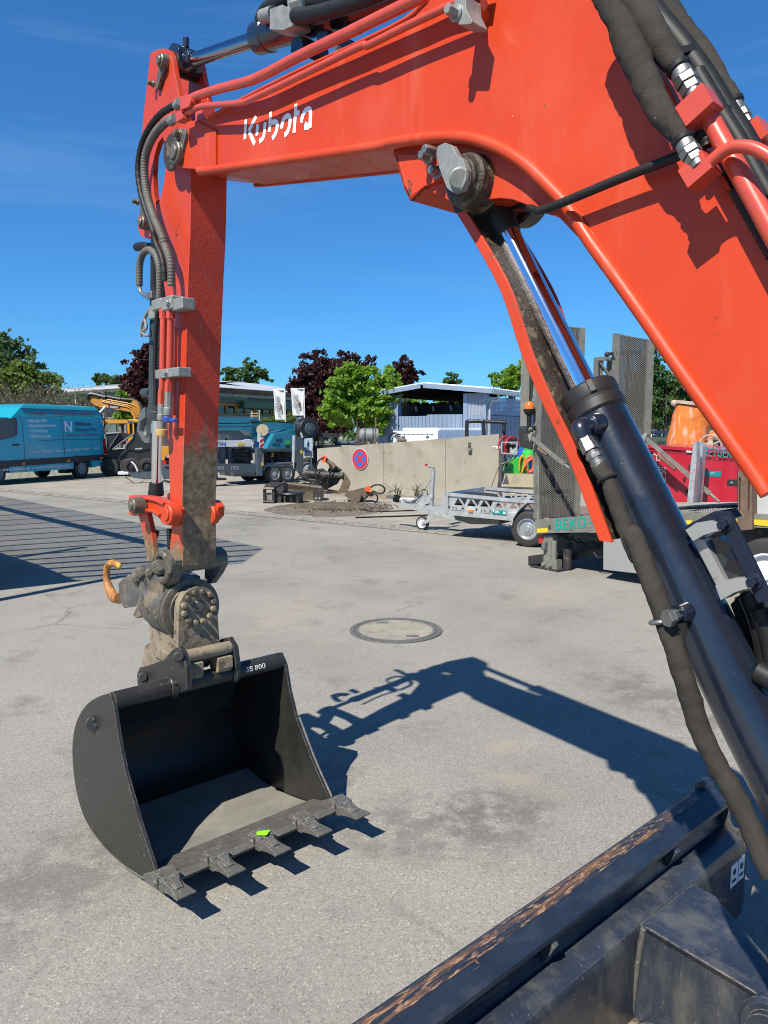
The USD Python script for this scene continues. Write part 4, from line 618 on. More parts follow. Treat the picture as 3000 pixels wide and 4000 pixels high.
# manhole
mc = onz(855, 1362); mh = thing('manhole_cover', 'round concrete filled manhole cover with a cast iron ring in the asphalt', 'manhole cover', (mc[0], mc[1], 0))
M['iron'] = mk('cast_iron', (.13, .125, .115), .6, .2, var=(30, .3), bump=(120, .5, .003))
M['mhconc'] = mk('manhole_concrete', (.235, .215, .17), .9, var=(6, .25), spots=[(9, .62, .05, (.14, .125, .10))], bump=(90, .4, .003))
disc = lambda r0, r1, z, th, n=64: trimesh.creation.extrude_polygon(sg.Point(mc[0], mc[1]).buffer(r1, n).difference(sg.Point(mc[0], mc[1]).buffer(r0, n)) if r0 else sg.Point(mc[0], mc[1]).buffer(r1, n), th, engine='earcut').apply_translation((0, 0, z))
part(mh, 'frame_ring', [disc(.352, .395, .001, .008)] + [hull([(mc[0] + r * math.cos(t), mc[1] + r * math.sin(t), z) for r in (.357, .390) for t in (a, a + .07) for z in (.004, .0125)]) for a in np.arange(0, 6.28, .131)], M['iron'])
part(mh, 'lid_ring', disc(.318, .346, .001, .009), M['iron'])
part(mh, 'lid_concrete', disc(0, .318, .001, .0085), M['mhconc'])
for a in (2.05, -1.0): part(mh, 'lifting_pocket', [hull([(mc[0] + .25 * math.cos(a) + x, mc[1] + .25 * math.sin(a) + y, z) for x, y in ((-.055, -.02), (.055, -.03), (.05, .03), (-.05, .03)) for z in (.008, .0125)]), cyl((mc[0] + .25 * math.cos(a), mc[1] + .25 * math.sin(a), .008), (mc[0] + .25 * math.cos(a), mc[1] + .25 * math.sin(a), .015), .022)], M['iron'])
# dark wet earth by the attachments, with crumbs
M['earth'] = mk('dark_earth', (.085, .066, .046), .95, var=(3, .4), bump=(25, .8, .02))
def mound(name, ctr, rx, ry, h, ang, mat, label, seed, n=46):
    g = np.linspace(-1, 1, n); X, Y = np.meshgrid(g, g); r = np.sqrt(X ** 2 + Y ** 2); ca, sa_ = math.cos(ang), math.sin(ang)
    px, py = ctr[0] + (X * rx * ca - Y * ry * sa_), ctr[1] + (X * rx * sa_ + Y * ry * ca); P3 = np.stack([px, py, np.zeros_like(px)], -1)
    nz = meshkit.fbm(P3 * 2.2, 4, seed); z = np.clip(1 - r * (.8 + .5 * nz), -.3, 1) * h + (meshkit.fbm(P3 * 9, 3, seed + 5) - .5) * h * .6 - .01
    v = np.stack([px, py, np.where(r < 1.02, z, -.05)], -1).reshape(-1, 3); i = np.arange(n * n).reshape(n, n); q = np.stack([i[:-1, :-1], i[:-1, 1:], i[1:, 1:], i[1:, :-1]], -1).reshape(-1, 4)
    return solo(name, trimesh.Trimesh(v, np.vstack([q[:, [0, 1, 2]], q[:, [0, 2, 3]]]), process=False), mat, label, 'earth', None, 'stuff', True)
ed = onz(735, 1098); mound('spilled_earth', ed + [-.2, .1, 0], 1.2, .45, .16, -.25, M['earth'], 'dark crumbs of spilled earth in front of the loose buckets', 3)
mound('earth_bank', (-.2, 19.0, 0), 2.0, .6, .12, -.55, mk('sandy_earth', (.19, .15, .105), .95, var=(3, .3), bump=(25, .8, .02)), 'low bank of sandy soil along the foot of the concrete wall', 9)
wp = [(565, 1104), (600, 1092), (680, 1086), (760, 1084), (820, 1088), (838, 1098), (800, 1110), (730, 1117), (650, 1116), (590, 1112)]
wq = smooth_line(np.array([onz(*p)[:2] for p in wp + wp[:1]]), 8); wq = wq + (meshkit.fbm(np.c_[wq * 3, np.zeros(len(wq))], 3, 2)[:, None] - .5) * .5
sheet('soil_stain', wq[:-1], .008, mk('trodden_soil', (.115, .092, .066), .95, var=(5, .4), spots=[(7, .56, .06, (.20, .18, .145))], bump=(60, .6, .006)), 'dark trodden soil spread on the paving round the loose buckets', 'soil', 'stuff')
cr = []
for i in range(650):
    p = onz(*(RNG.normal((735, 1097), (48, 5)))); r = .008 + .022 * RNG.random() ** 2; cr.append(trimesh.creation.icosahedron().apply_transform(trimesh.transformations.scale_and_translate((r, r * 1.3, r * .7), (p[0], p[1], r * .4 + .02))))
solo('earth_crumbs', cr, M['earth'], 'loose lumps of soil scattered by the buckets', 'soil', None, 'stuff', False)
# ------------------------------------------------------------------ materials of the background
M['vanblue'] = mk('turquoise_van_paint', (.012, .28, .355), .28, coat=.6, var=(1.5, .05))
M['glass'] = mk('dark_window_glass', (.012, .016, .02), .06, spec=.8, coat=.5)
M['blackplastic'] = mk('black_plastic', (.02, .02, .022), .5)
M['tyre'] = mk('tyre_rubber', (.022, .021, .020), .75, var=(20, .3), bump=(60, .3, .004))
M['rim'] = mk('silver_rim', (.42, .43, .44), .35, .7)
M['greyrim'] = mk('grey_painted_rim', (.22, .24, .26), .5, .2)
M['red'] = mk('red_lamp', (.42, .012, .012), .25, coat=.5)
M['amber'] = mk('amber_reflector', (.62, .16, .01), .25, coat=.5)
M['darkred'] = mk('dark_red_lettering', (.20, .018, .03), .5)
M['navy'] = mk('navy_lettering', (.012, .018, .05), .5)
M['teal'] = mk('teal_crane_paint', (.02, .17, .26), .34, var=(2, .12), coat=.3)
M['slate'] = mk('slate_grey_paint', (.05, .07, .088), .42, var=(3, .2), coat=.2)
M['black2'] = mk('black_machine_paint', (.014, .014, .015), .45, var=(6, .2))
M['yellow'] = mk('machine_yellow', (.52, .23, .012), .38, var=(3, .12), coat=.2)
M['ochre'] = mk('dirty_machine_yellow', (.36, .16, .022), .5, var=(4, .25))
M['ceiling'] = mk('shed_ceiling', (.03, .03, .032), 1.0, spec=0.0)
M['paper'] = mk('off_white_paint', (.55, .56, .56), .5, var=(3, .06))
M['galv'] = mk('galvanised_steel', (.46, .475, .475), .42, .55, var=(7, .22), spots=[(24, .58, .06, (.30, .31, .30))], bump=(50, .1, .002))
M['galvdark'] = mk('weathered_galvanised_steel', (.20, .195, .165), .6, .35, var=(7, .25), spots=[(16, .60, .06, (.13, .12, .095)), (50, .66, .03, (.09, .055, .03))], bump=(60, .3, .003))
M['concrete'] = mk('cast_concrete', (.275, .253, .203), .9, var=(.9, .16), spots=[(1.6, .54, .14, (.20, .175, .125)), (11, .66, .025, (.11, .10, .08), (1, 1, 1), .8), (7, .60, .08, (.34, .32, .27), (2.5, 2.5, .22), .6), (48, .70, .02, (.09, .08, .07))], bump=(70, .3, .004))
M['shed'] = mk('pale_blue_sheet_metal', (.18, .235, .32), .42, .1, var=(2, .06), coat=.2)
M['roofmetal'] = mk('pale_corrugated_roof', (.46, .48, .49), .45, .2, var=(1, .08))
M['whitebox'] = mk('white_container_paint', (.66, .67, .69), .45, var=(2, .05), spots=[(12, .68, .03, (.4, .33, .26))])
M['greenfascia'] = mk('green_fascia', (.07, .20, .065), .5); M['darkgreen'] = mk('dark_green_fascia', (.02, .085, .04), .5)
M['wallgrey'] = mk('grey_building_cladding', (.16, .165, .16), .7, var=(.5, .1)); M['sill'] = mk('yellow_window_frame', (.30, .17, .03), .5)
M['signred'] = mk('sign_red', (.44, .022, .035), .4); M['signblue'] = mk('sign_blue', (.02, .11, .40), .4)
M['tealprint'] = mk('teal_label', (.01, .19, .20), .4)
M['compressor'] = mk('crimson_panel_paint', (.36, .012, .028), .35, var=(2, .08), coat=.4)
M['drum'] = mk('cement_splashed_orange', (.58, .15, .02), .55, var=(6, .2), spots=[(9, .54, .08, (.50, .34, .26), (1.6, 1.6, .35), .75), (30, .66, .03, (.2, .1, .05))], bump=(9, .6, .03))
M['cement'] = mk('cement_crust', (.36, .29, .24), .9, var=(12, .25), bump=(40, .5, .006))
M['rust'] = mk('rusty_brown_steel', (.115, .075, .05), .8, var=(9, .3), spots=[(22, .6, .05, (.2, .16, .12))], bump=(60, .4, .004))
M['beige'] = mk('dusty_beige_steel', (.34, .29, .19), .7, var=(5, .2), spots=[(12, .62, .05, (.22, .14, .07))])
M['oldblack'] = mk('muddy_black_steel', (.022, .021, .020), .55, var=(8, .3), spots=[(12, .57, .08, (.10, .085, .065))], bump=(40, .4, .005))
M['brownsteel'] = mk('mud_brown_steel', (.095, .072, .048), .75, var=(9, .3), spots=[(14, .58, .06, (.045, .038, .03))], bump=(40, .5, .006))
M['brightgreen'] = mk('bright_green_plastic', (.03, .36, .04), .4, var=(3, .1), coat=.3)
M['brightorange'] = mk('orange_red_plastic', (.60, .09, .03), .4)
M['barrelblue'] = mk('blue_plastic_barrel', (.02, .10, .42), .35)
M['olive'] = mk('olive_green_cab', (.055, .075, .05), .45)
M['yellowref'] = mk('yellow_reflector', (.60, .42, .02), .4)
M['stencil'] = mk('teal_stencil_lettering', (.005, .24, .20), .5)
N = {'p': ('principled_bsdf', dict(base_color=(.55, .6, .68), roughness=.15)), 't': ('transparent_bsdf', dict(color=(.8, .85, .92))), 'm': ('mix_closure', dict(fac=.72))}
M['clear'] = usdkit.material(stage, '/World/Looks/clear_corrugated_plastic', N, [('p.BSDF', 'm.closure1'), ('t.BSDF', 'm.closure2')], surface='m.closure')
N = {'t': ('transparent_bsdf', dict(color=(.75, .82, .8))), 'gl': ('glossy_bsdf', dict(roughness=.03)), 'f': ('fresnel', {}), 'm': ('mix_closure', {})}
M['cabglass'] = usdkit.material(stage, '/World/Looks/cab_glass', N, [('f.fac', 'm.fac'), ('t.BSDF', 'm.closure1'), ('gl.BSDF', 'm.closure2')], surface='m.closure')

# ------------------------------------------------------------------ helpers for the background
def wheel(root, c, axis, R, w, rm=None, name='wheel', rr=.6, lugs=0):
    axis = np.asarray(axis, float) / np.linalg.norm(axis); c = np.asarray(c, float); p = c - axis * w / 2
    ty = part(root, name, [lathe(p, axis, [(R * rr, 0), (R * .88, 0), (R * .97, w * .10), (R, w * .22), (R, w * .78), (R * .97, w * .9), (R * .88, w), (R * rr, w), (R * rr, w * .5), (R * rr, 0)], 32, False)] , M['tyre'], 40)
    part(ty, 'rim', lathe(c - axis * w * .3, axis, [(R * rr * .3, 0), (R * rr * .98, .0), (R * rr, w * .78), (R * rr * .90, w * .79), (R * rr * .82, w * .58), (R * rr * .55, w * .60), (R * rr * .5, w * .72), (R * rr * .28, w * .74), (R * rr * .25, w * .84)], 28), rm or M['rim'], 30)
    return ty
def leafmat(name, a, b, tr):
    N = {'g': ('geometry', {}), 'tc': ('texture_coordinate', {}), 'n': ('noise_texture', dict(scale=.9, detail=3.0)), 'ad': ('math', dict(math_type='multiply_add', value2=.55)), 'r': ('rgb_ramp', dict(ramp=[(.25, a), (.75, b)])), 'd': ('principled_bsdf', dict(roughness=.5, specular_ior_level=.35)), 't': ('translucent_bsdf', dict(color=tr)), 'm': ('mix_closure', dict(fac=.32))}
    return usdkit.material(stage, '/World/Looks/' + name, N, [('tc.object', 'n.vector'), ('g.random_per_island', 'ad.value1'), ('n.fac', 'hf.value1'), ('hf.value', 'ad.value3'), ('ad.value', 'r.fac'), ('r.color', 'd.base_color'), ('d.BSDF', 'm.closure1'), ('t.BSDF', 'm.closure2')] if False else [('tc.object', 'n.vector'), ('g.random_per_island', 'r.fac'), ('r.color', 'd.base_color'), ('d.BSDF', 'm.closure1'), ('t.BSDF', 'm.closure2')], surface='m.closure')
M['lf_dark'] = leafmat('dark_green_leaves', (.045, .09, .04), (.13, .20, .075), (.13, .21, .05))
M['lf_yell'] = leafmat('yellow_green_leaves', (.09, .14, .025), (.21, .27, .05), (.22, .29, .04))
M['lf_bright'] = leafmat('bright_green_leaves', (.11, .22, .02), (.30, .45, .055), (.36, .52, .035))
M['lf_mid'] = leafmat('mid_green_leaves', (.055, .11, .032), (.15, .22, .07), (.16, .25, .05))
M['lf_red'] = leafmat('purple_red_leaves', (.035, .013, .015), (.11, .03, .03), (.15, .026, .024))
M['lf_dry'] = leafmat('budding_twigs', (.08, .075, .04), (.16, .15, .09), (.12, .12, .05))
M['bark'] = mk('bark', (.07, .055, .04), .9, var=(12, .4)); M['twig'] = mk('dry_twigs', (.13, .105, .08), .9, var=(12, .3))
def leaves(ctr, nrm_scale, size, rng, stretch=1.6):
    n = len(ctr); a = rng.normal(size=(n, 3)); a /= np.linalg.norm(a, axis=1, keepdims=True); b = rng.normal(size=(n, 3)); b -= a * (a * b).sum(1, keepdims=True); b /= np.linalg.norm(b, axis=1, keepdims=True)
    s = size * (.6 + .8 * rng.random((n, 1))); c = np.cross(a, b)
    v = np.stack([ctr - a * s * stretch / 2, ctr + b * s / 2 + c * s * .12, ctr + a * s * stretch / 2, ctr - b * s / 2 + c * s * .12], 1).reshape(-1, 3)
    i = np.arange(n)[:, None] * 4; return trimesh.Trimesh(v, np.vstack([i + [0, 1, 2], i + [0, 2, 3]]), process=False)
def tree(name, label, blobs, base, mat, n, size, seed, group=None, trunk=.16, bark='bark', gaps=.42, cat_='tree', limbs=9, clump=26, stems=1, spread=.5):
    """blobs: (centre, radii) ellipsoids whose union is the crown."""
    rng = np.random.default_rng(seed); base = np.asarray(base, float); vol = np.array([np.prod(r) ** .8 for _, r in blobs]); vol /= vol.sum()
    m = n // clump; which = rng.choice(len(blobs), m * 3, p=vol); cs = np.array([b[0] for b in blobs])[which]; rs = np.array([b[1] for b in blobs])[which]
    d = rng.normal(size=(m * 3, 3)); d /= np.linalg.norm(d, axis=1, keepdims=True); rad = rng.random((m * 3, 1)) ** .42
    p = cs + d * rs * rad * (1 + .16 * rng.normal(size=(m * 3, 1))); keep = meshkit.noise(p / (np.mean(rs) * .34) + seed) > gaps; p, rs = p[keep][:m], rs[keep][:m]
    sg_ = np.mean(rs) * .10 * spread / .5
    lc = (p[:, None] + rng.normal(size=(len(p), clump, 3)) * sg_ * np.array([1, 1, .7])).reshape(-1, 3)
    t = thing(name, label, cat_, base, group)
    part(t, 'crown', leaves(lc, 0, size, rng), mat, False)
    top_ = np.mean([b[0] for b in blobs], 0); tr = []
    for s_ in range(stems):
        b0 = base + np.array([rng.normal() * .25, rng.normal() * .25, 0]) * (stems > 1); tt = top_ + np.array([rng.normal(), rng.normal(), 0]) * np.mean(rs) * .3 * (stems > 1)
        tr.append(tube([b0 - [0, 0, .1], b0 * .6 + tt * .4 + rng.normal(size=3) * .1, tt, tt + [0, 0, np.mean(rs[:, 2]) * .5]], [trunk, trunk * .8, trunk * .45, trunk * .1], 8, 5))
    for q in p[rng.choice(len(p), min(limbs, len(p)), replace=False)]:
        st = base * (1 - (f := .35 + .5 * rng.random())) + top_ * f; tr.append(tube([st, (st + q) / 2 + [0, 0, .15], q], [trunk * .38, trunk * .22, trunk * .06], 6, 4))
    part(t, 'trunk', tr, M[bark], 60)
    return t
def ell(x0, y0, x1, y1, d, depth=.9):
    """Ellipsoid that spans the pixel box at distance d."""
    a, b = atd(x0, y0, d), atd(x1, y1, d); r = abs(b - a) / 2; return (a + b) / 2, np.array([r[0], max(r[0], r[2]) * depth, r[2]])

# ------------------------------------------------------------------ trees
tree('broadleaf_tree', 'tall dark green tree at the left edge of the picture behind the van', [ell(-40, 725, 70, 800, 62), ell(-30, 760, 95, 850, 62), ell(-120, 740, 0, 860, 62)], atd(0, 985, 62) * [1, 1, 0], M['lf_dark'], 8200, .22, 11, None, .4)
tree('light_green_tree', 'yellow green bushy tree below the tall dark tree at the left', [ell(-60, 785, 60, 880, 50), ell(20, 790, 128, 880, 50), ell(-10, 775, 80, 840, 50)], atd(40, 990, 50) * [1, 1, 0], M['lf_yell'], 7000, .17, 12, None, .2, gaps=.36)
def shrub(name, label, x0, x1, ytop, d, seed, n=120):
    rng = np.random.default_rng(seed); t = thing(name, label, 'shrub', atd((x0 + x1) / 2, 990, d) * [1, 1, 0]); tw = []; lf = []
    for i in range(n):
        b = atd(rng.uniform(x0, x1), 990, d + rng.normal() * .5) * [1, 1, 0]; tip = atd(rng.uniform(x0, x1), rng.uniform(ytop, ytop + 45), d + rng.normal() * .8)
        tw.append(tube([b, b * .5 + tip * .5 + rng.normal(size=3) * .2, tip], [.035, .022, .006], 4, 3)); lf.append(tip * .75 + b * .25 + rng.normal(size=(14, 3)) * [.5, .5, .5])
        for k in range(2):
            s0 = b * .45 + tip * .55; s1 = s0 + rng.normal(size=3) * [.7, .5, .4] + [0, 0, .5]; tw.append(tube([s0, s1], [.014, .005], 4, 1)); lf.append(s1 + rng.normal(size=(7, 3)) * .25)
    part(t, 'twigs', tw, M['twig'], False, kind='stuff'); part(t, 'foliage', leaves(np.vstack(lf), 0, .075, rng), M['lf_dry'], False)
shrub('bare_shrub', 'brown half bare shrub rising behind the roof of the blue van', -20, 135, 818, 41, 21, 130)
shrub('bare_shrub', 'low brown twiggy hedge in front of the green striped building', 120, 225, 838, 40, 22, 110)
tree('far_tree', 'small far green tree over the left roof of the building', [ell(196, 806, 240, 830, 85), ell(225, 812, 268, 832, 85)], atd(232, 980, 85) * [1, 1, 0], M['lf_mid'], 2200, .2, 13, None, .2)
tree('red_maple', 'dark red maple half hidden behind the bucket cylinder', [ell(268, 760, 350, 850, 40), ell(258, 800, 330, 880, 40), ell(290, 742, 350, 800, 40)], atd(305, 990, 40) * [1, 1, 0], M['lf_red'], 6500, .13, 14, None, .15, gaps=.34)
tree('young_tree', 'fresh green young tree behind the yellow excavator arm', [ell(246, 845, 285, 910, 36), ell(240, 880, 288, 920, 36)], atd(265, 1000, 36) * [1, 1, 0], M['lf_bright'], 2200, .10, 15, None, .08)
tree('sparse_tree', 'thin leaved green tree showing over the white roof right of the arm', [ell(475, 785, 520, 835, 80), ell(505, 772, 560, 832, 80), ell(535, 785, 582, 835, 80)], atd(528, 985, 80) * [1, 1, 0], M['lf_mid'], 3600, .21, 16, None, .3, gaps=.46, spread=.45)
tree('red_maple', 'large dark red maple beside the two white flags', [ell(640, 760, 720, 850, 37), ell(625, 800, 700, 900, 37), ell(690, 758, 770, 850, 37), ell(650, 850, 740, 940, 37), ell(740, 762, 808, 830, 37), ell(660, 885, 760, 945, 37), ell(617, 815, 660, 850, 37)], atd(690, 1000, 37) * [1, 1, 0], M['lf_red'], 17000, .125, 17, None, .2, gaps=.33, limbs=14)
tree('red_maple', 'smaller red maple crown right of the green maple, above the shed roof', [ell(850, 772, 888, 815, 40), ell(862, 790, 912, 830, 40), ell(836, 800, 880, 838, 40)], atd(866, 985, 40) * [1, 1, 0], M['lf_red'], 3400, .12, 18, None, .12, gaps=.4)
tree('green_maple', 'bright green maple left of the blue shed', [ell(705, 790, 800, 880, 31), ell(725, 778, 805, 830, 31), ell(780, 800, 868, 880, 31), ell(690, 850, 780, 915, 31), ell(760, 850, 866, 925, 31), ell(800, 890, 850, 945, 31)], atd(776, 1010, 31) * [1, 1, 0], M['lf_bright'], 15500, .115, 19, None, .14, gaps=.30, limbs=14)
tree('far_tree', 'loose green treetop directly above the shed roof', [ell(955, 812, 1000, 838, 62), ell(962, 798, 985, 830, 62), ell(1003, 822, 1016, 838, 62)], atd(978, 985, 62) * [1, 1, 0], M['lf_mid'], 900, .17, 20, None, .15, gaps=.4)
tree('round_tree', 'round green tree behind the shed beside the raised ramp', [ell(1058, 800, 1130, 850, 45), ell(1090, 785, 1140, 840, 45)], atd(1100, 985, 45) * [1, 1, 0], M['lf_bright'], 4500, .13, 25, None, .15)
tree('alder_tree', 'loose leaved alder with several stems right of the raised ramps', [ell(1390, 750, 1440, 860, 26), ell(1400, 830, 1480, 930, 26), ell(1430, 790, 1500, 900, 26), ell(1460, 850, 1560, 940, 26), ell(1360, 800, 1420, 920, 26)], atd(1440, 1010, 26) * [1, 1, 0], M['lf_mid'], 9000, .085, 26, None, .07, gaps=.46, stems=5, limbs=20, spread=.62)

# ------------------------------------------------------------------ office building
bld = thing('office_building', 'long low office building with white corrugated roof and green fascia', 'building', (-15, 54, 0))
BR = Fr(atd(468, 930, 54), (.86, -.51), '2'); BLf = Fr(atd(300, 930, 53.5), (-.653, -.757), '1')
part(bld, 'wall', [BR.box(-1.0, 12.5, 0, 4.9, -9, -1.2)], M['wallgrey'])
part(bld, 'wall', [BLf.box(-22, .6, 0, 5.0, -9, -.8)], M['wallgrey'])
e0, e1 = BR.l(230, 515), BR.l(660, 545); rz = e0[1]
corr = lambda fr, a0, a1, z0, z1, o0, o1, pitch, amp=.02: ribbon([fr.Q(a, z0 + amp * (i % 2), o0) for i, a in enumerate(np.arange(a0, a1, pitch))], [fr.Q(a, z1 + amp * (i % 2), o1) for i, a in enumerate(np.arange(a0, a1, pitch))], .02)
part(bld, 'roof', corr(BR, -1.6, 13.2, rz, rz + 1.25, .9, -7.5, .12), M['roofmetal'])
lz = BLf.l(1150, 575)[1]
part(bld, 'roof', [corr(BLf, -23, .9, lz - .25, lz + .35, .8, -9, .15)], M['roofmetal'])
part(bld, 'roof_edge', BLf.box(-23, .9, lz - .50, lz - .28, .78, .86), M['roofmetal'])
z = BLf.l(1080, 665)[1]; part(bld, 'fascia', BLf.box(-22.5, .5, z, z + .28, .05, .2), M['paper']); part(bld, 'fascia', BLf.box(-22.5, .5, z - .55, z - .02, .05, .22), M['greenfascia'])
for a in np.arange(-21, .5, 4.2): part(bld, 'post', BLf.box(a, a + .16, 0, lz - .4, .3, .42), M['paper'])
z0, z1 = BR.l(300, 615)[1], BR.l(300, 588)[1]; part(bld, 'fascia', BR.box(-1.2, 3.2, z0, z1, -.4, .1), M['darkgreen']); part(bld, 'fascia', BR.box(3.4, 12.4, z0 - .55, z0 - .05, -.75, -.3), M['darkgreen'])
for k in range(7): part(bld, 'wall_panel', BR.box(-1.0 + 1.9 * k, .86 - 1.0 + 1.9 * k + .98, z1 + .05, rz - .25, -1.0, -.9), mk(f'cladding_{k}', (.27 + .02 * (k % 3), .28 + .02 * (k % 3), .28), .6))
w0, w1 = BR.l(300, 745)[1], BR.l(300, 655)[1]
for k in range(6):
    a = -.9 + 2.15 * k; f_ = part(bld, 'window', [BR.box(a, a + 2.05, w0 - .08, w0 + .05, -1.15, -1.02), BR.box(a, a + 2.05, w1 - .05, w1 + .08, -1.15, -1.02)] + [BR.box(a + q, a + q + .11, w0, w1, -1.15, -1.02) for q in (0, .95, 1.94)] + [BR.box(a + .1, a + 2., w0 + .62, w0 + .68, -1.15, -1.05)], M['sill']); part(f_, 'pane', BR.box(a + .05, a + 2., w0, w1, -1.2, -1.14), M['glass'])
part(bld, 'parapet', BR.box(-1.0, 12.5, w0 - 1.2, w0 - .12, -1.0, -.7), M['wallgrey'])
part(bld, 'roof_vent', [cyl(BR.Q(.9, rz + 1.0, -4.2), BR.Q(.9, rz + 1.35, -4.2), .22, None, 14), lathe(BR.Q(.9, rz + 1.35, -4.2), UPZ, [(.42, 0), (.42, .12), (.1, .25)], 16)], M['brownsteel'])
# two flags
FL = Fr((0, 34.5), (0, -1), '2')
for i, (x0, y0, x1, y1, lab) in enumerate(((757, 530, 852, 803, 'white banner flag on a pole, the left one, seen from behind'), (917, 518, 1030, 765, 'white banner flag on a pole, the right one by the red maple, seen from behind'))):
    f = thing('banner_flag', lab, 'flag', FL.P(x1, 930) * [1, 1, 0], 'white banner flags before the office building')
    a, b = FL.l(x0, y1), FL.l(x1, y0); nx, nz = 10, 16; g = np.array([[FL.Q(a[0] + (b[0] - a[0]) * (u + .14 * (1 - v) * (1 - u)), a[1] + (b[1] - a[1]) * v, .05 * math.sin(5 * u + 7 * v)) for u in np.linspace(0, 1, nx)] for v in np.linspace(0, 1, nz)]); id_ = np.arange(nx * nz).reshape(nz, nx); q4 = np.stack([id_[:-1, :-1], id_[:-1, 1:], id_[1:, 1:], id_[1:, :-1]], -1).reshape(-1, 4)
    part(f, 'cloth', trimesh.Trimesh(g.reshape(-1, 3), np.vstack([q4[:, [0, 1, 2]], q4[:, [0, 2, 3]]]), process=False), M['paper'], True)
    part(f, 'pole', [cyl(FL.Q(b[0] + .05, 0, 0), FL.Q(b[0] + .04, b[1] + .04, 0), .03, None, 10), cyl(FL.Q(b[0] + .05, b[1], 0), FL.Q(a[0], b[1], 0), .025, None, 8)], M['paper'])
    w_, h_ = b[0] - a[0], b[1] - a[1]
    for t_, u0, v0, v1, hh in (('FREUNDESKREIS', .40, .10, .78, .11), ('MENSCH', .17, .34, .78, .11)):
        m = meshkit.text_mesh(t_, 1., 1.); v = np.array(m.vertices); xx = (v[:, 0] - v[:, 0].min()) / np.ptp(v[:, 0])
        m.vertices = FL.p + (a[0] + w_ * u0 + v[:, 1:2] * hh) * FL.u + (a[1] + h_ * (v0 + (v1 - v0) * xx))[:, None] * UPZ + (.07 + v[:, 2:3] * .003) * FL.n
        m.invert(); part(f, 'lettering', m, M['navy'], False)
    part(f, 'emblem', [tube([FL.Q(a[0] + w_ * (.62 + .10 * math.sin(t)), a[1] + h_ * (.36 + .10 * k + .05 * math.cos(t)), .075) for t in np.linspace(0, 3.6, 7)], .022, 5, 2) for k in (0, .6, 1.2)], M['rust'])
tree('green_bush', 'green bushes seen through the back of the open shed', [ell(840, 858, 940, 930, 46), ell(920, 855, 1000, 930, 46), ell(980, 858, 1060, 930, 46)], atd(950, 985, 46) * [1, 1, 0], M['lf_bright'], 6500, .14, 28, None, .06, cat_='bush', gaps=.25)
tree('pale_bush', 'pale flowering bush at the foot of the flags', [ell(605, 893, 645, 915, 44), ell(560, 900, 620, 915, 45)], atd(620, 980, 44) * [1, 1, 0], M['lf_yell'], 1500, .1, 27, None, .05, cat_='bush')
pf = thing('timber_frame', 'pale timber frame standing above the crane boom', 'frame', FL.P(575, 930) * [1, 1, 0]); PF = Fr((0, 41), (0, -1), '2')
for r in ((535, 722, 545, 790), (604, 716, 614, 790)): part(pf, 'post', PF.box(PF.l(r[0], 0)[0], PF.l(r[2], 0)[0], 0, PF.l(0, r[1])[1], -.1, 0), M['beige'])
for r in ((536, 742, 612, 750), (536, 766, 612, 774)): part(pf, 'rail', PF.pxbox(*r, 0.02, .04), M['beige'])

# ------------------------------------------------------------------ blue van
VN = Fr(onz(180, 1033), (.94, -.34), '1')
van = thing('delivery_van', 'turquoise high roof delivery van with red and white lettering', 'van', VN.Q(0, 0, -1))
zb = VN.l(700, 1385)[1]; rr = VN.l(975, 1150)[0]; fr0 = rr - 6.0; rt = VN.l(400, 775)[1]
side = [(fr0 + .1, .45), (fr0, .9), (fr0 + .15, 1.25), (fr0 + 1.0, 1.5), (rr - .02, 2.05), (rr + .04, 1.2), (rr + .04, .5), (rr - .35, .42), (.44, .36), (.40, .62), (.22, .80), (-.22, .80), (-.40, .62), (-.46, .36), (-3.3, .36), (-3.4, .65), (-3.85, .80), (-4.2, .65), (-4.3, .36)]
side = [(fr0 + .1, .45), (fr0, .9), (fr0 + .15, 1.25), (fr0 + 1.0, 1.45), (fr0 + 1.75, 2.12), (rr - .10, 2.12), (rr - .02, 1.2), (rr, .45), (.46, .36), (.42, .62), (.25, .80), (-.25, .80), (-.42, .62), (-.46, .36), (-3.2, .36), (-3.25, .65), (-3.67, .82), (-4.05, .65), (-4.1, .36)]
up_ = hull([VN.Q(a, z_, o) for a, z_, i in ((fr0 + 1.75, 2.11, 0), (rr - .10, 2.11, 0), (rr - .17, 2.42, .10), (fr0 + 2.2, 2.42, .10), (rr - .25, rt - .03, .22), (fr0 + 2.5, rt - .03, .22), (rr - .5, rt, .45), (fr0 + 2.9, rt, .45)) for o in (-i, -2.0 + i)])
part(van, 'body', [VN.prism(side, 0, 2.0), up_], M['vanblue'], 40)
part(van, 'side_window', VN.px([(0, 935), (30, 912), (150, 907), (160, 935), (160, 1060), (130, 1085), (0, 1115)], .012, .01), M['glass'])
part(van, 'windscreen', hull([VN.Q(fr0 + 1.0, 1.46, .0 - .1), VN.Q(fr0 + 1.0, 1.46, -1.9), VN.Q(fr0 + 1.72, 2.11, -.1), VN.Q(fr0 + 1.72, 2.11, -1.9), VN.Q(fr0 + .9, 1.5, -.1), VN.Q(fr0 + 1.66, 2.15, -1.9)]), M['glass'])
part(van, 'side_moulding', VN.px([(-150, 1315), (680, 1264), (715, 1255), (740, 1262), (960, 1243), (985, 1250), (985, 1330), (930, 1340), (960, 1295), (850, 1300), (690, 1318), (-150, 1375)], .02, .02), M['blackplastic'])
for pts in ([(175, 880), (205, 960), (225, 1180), (235, 1395)], [(530, 770), (550, 860), (580, 1010), (600, 1250)], [(220, 905), (700, 885), (895, 905), (935, 1010), (940, 1100)], [(360, 1118), (580, 1108), (942, 1103)]):
    part(van, 'panel_seam', tube([VN.P(x, y, .004) for x, y in pts], .008, 5, 2), M['slate'])
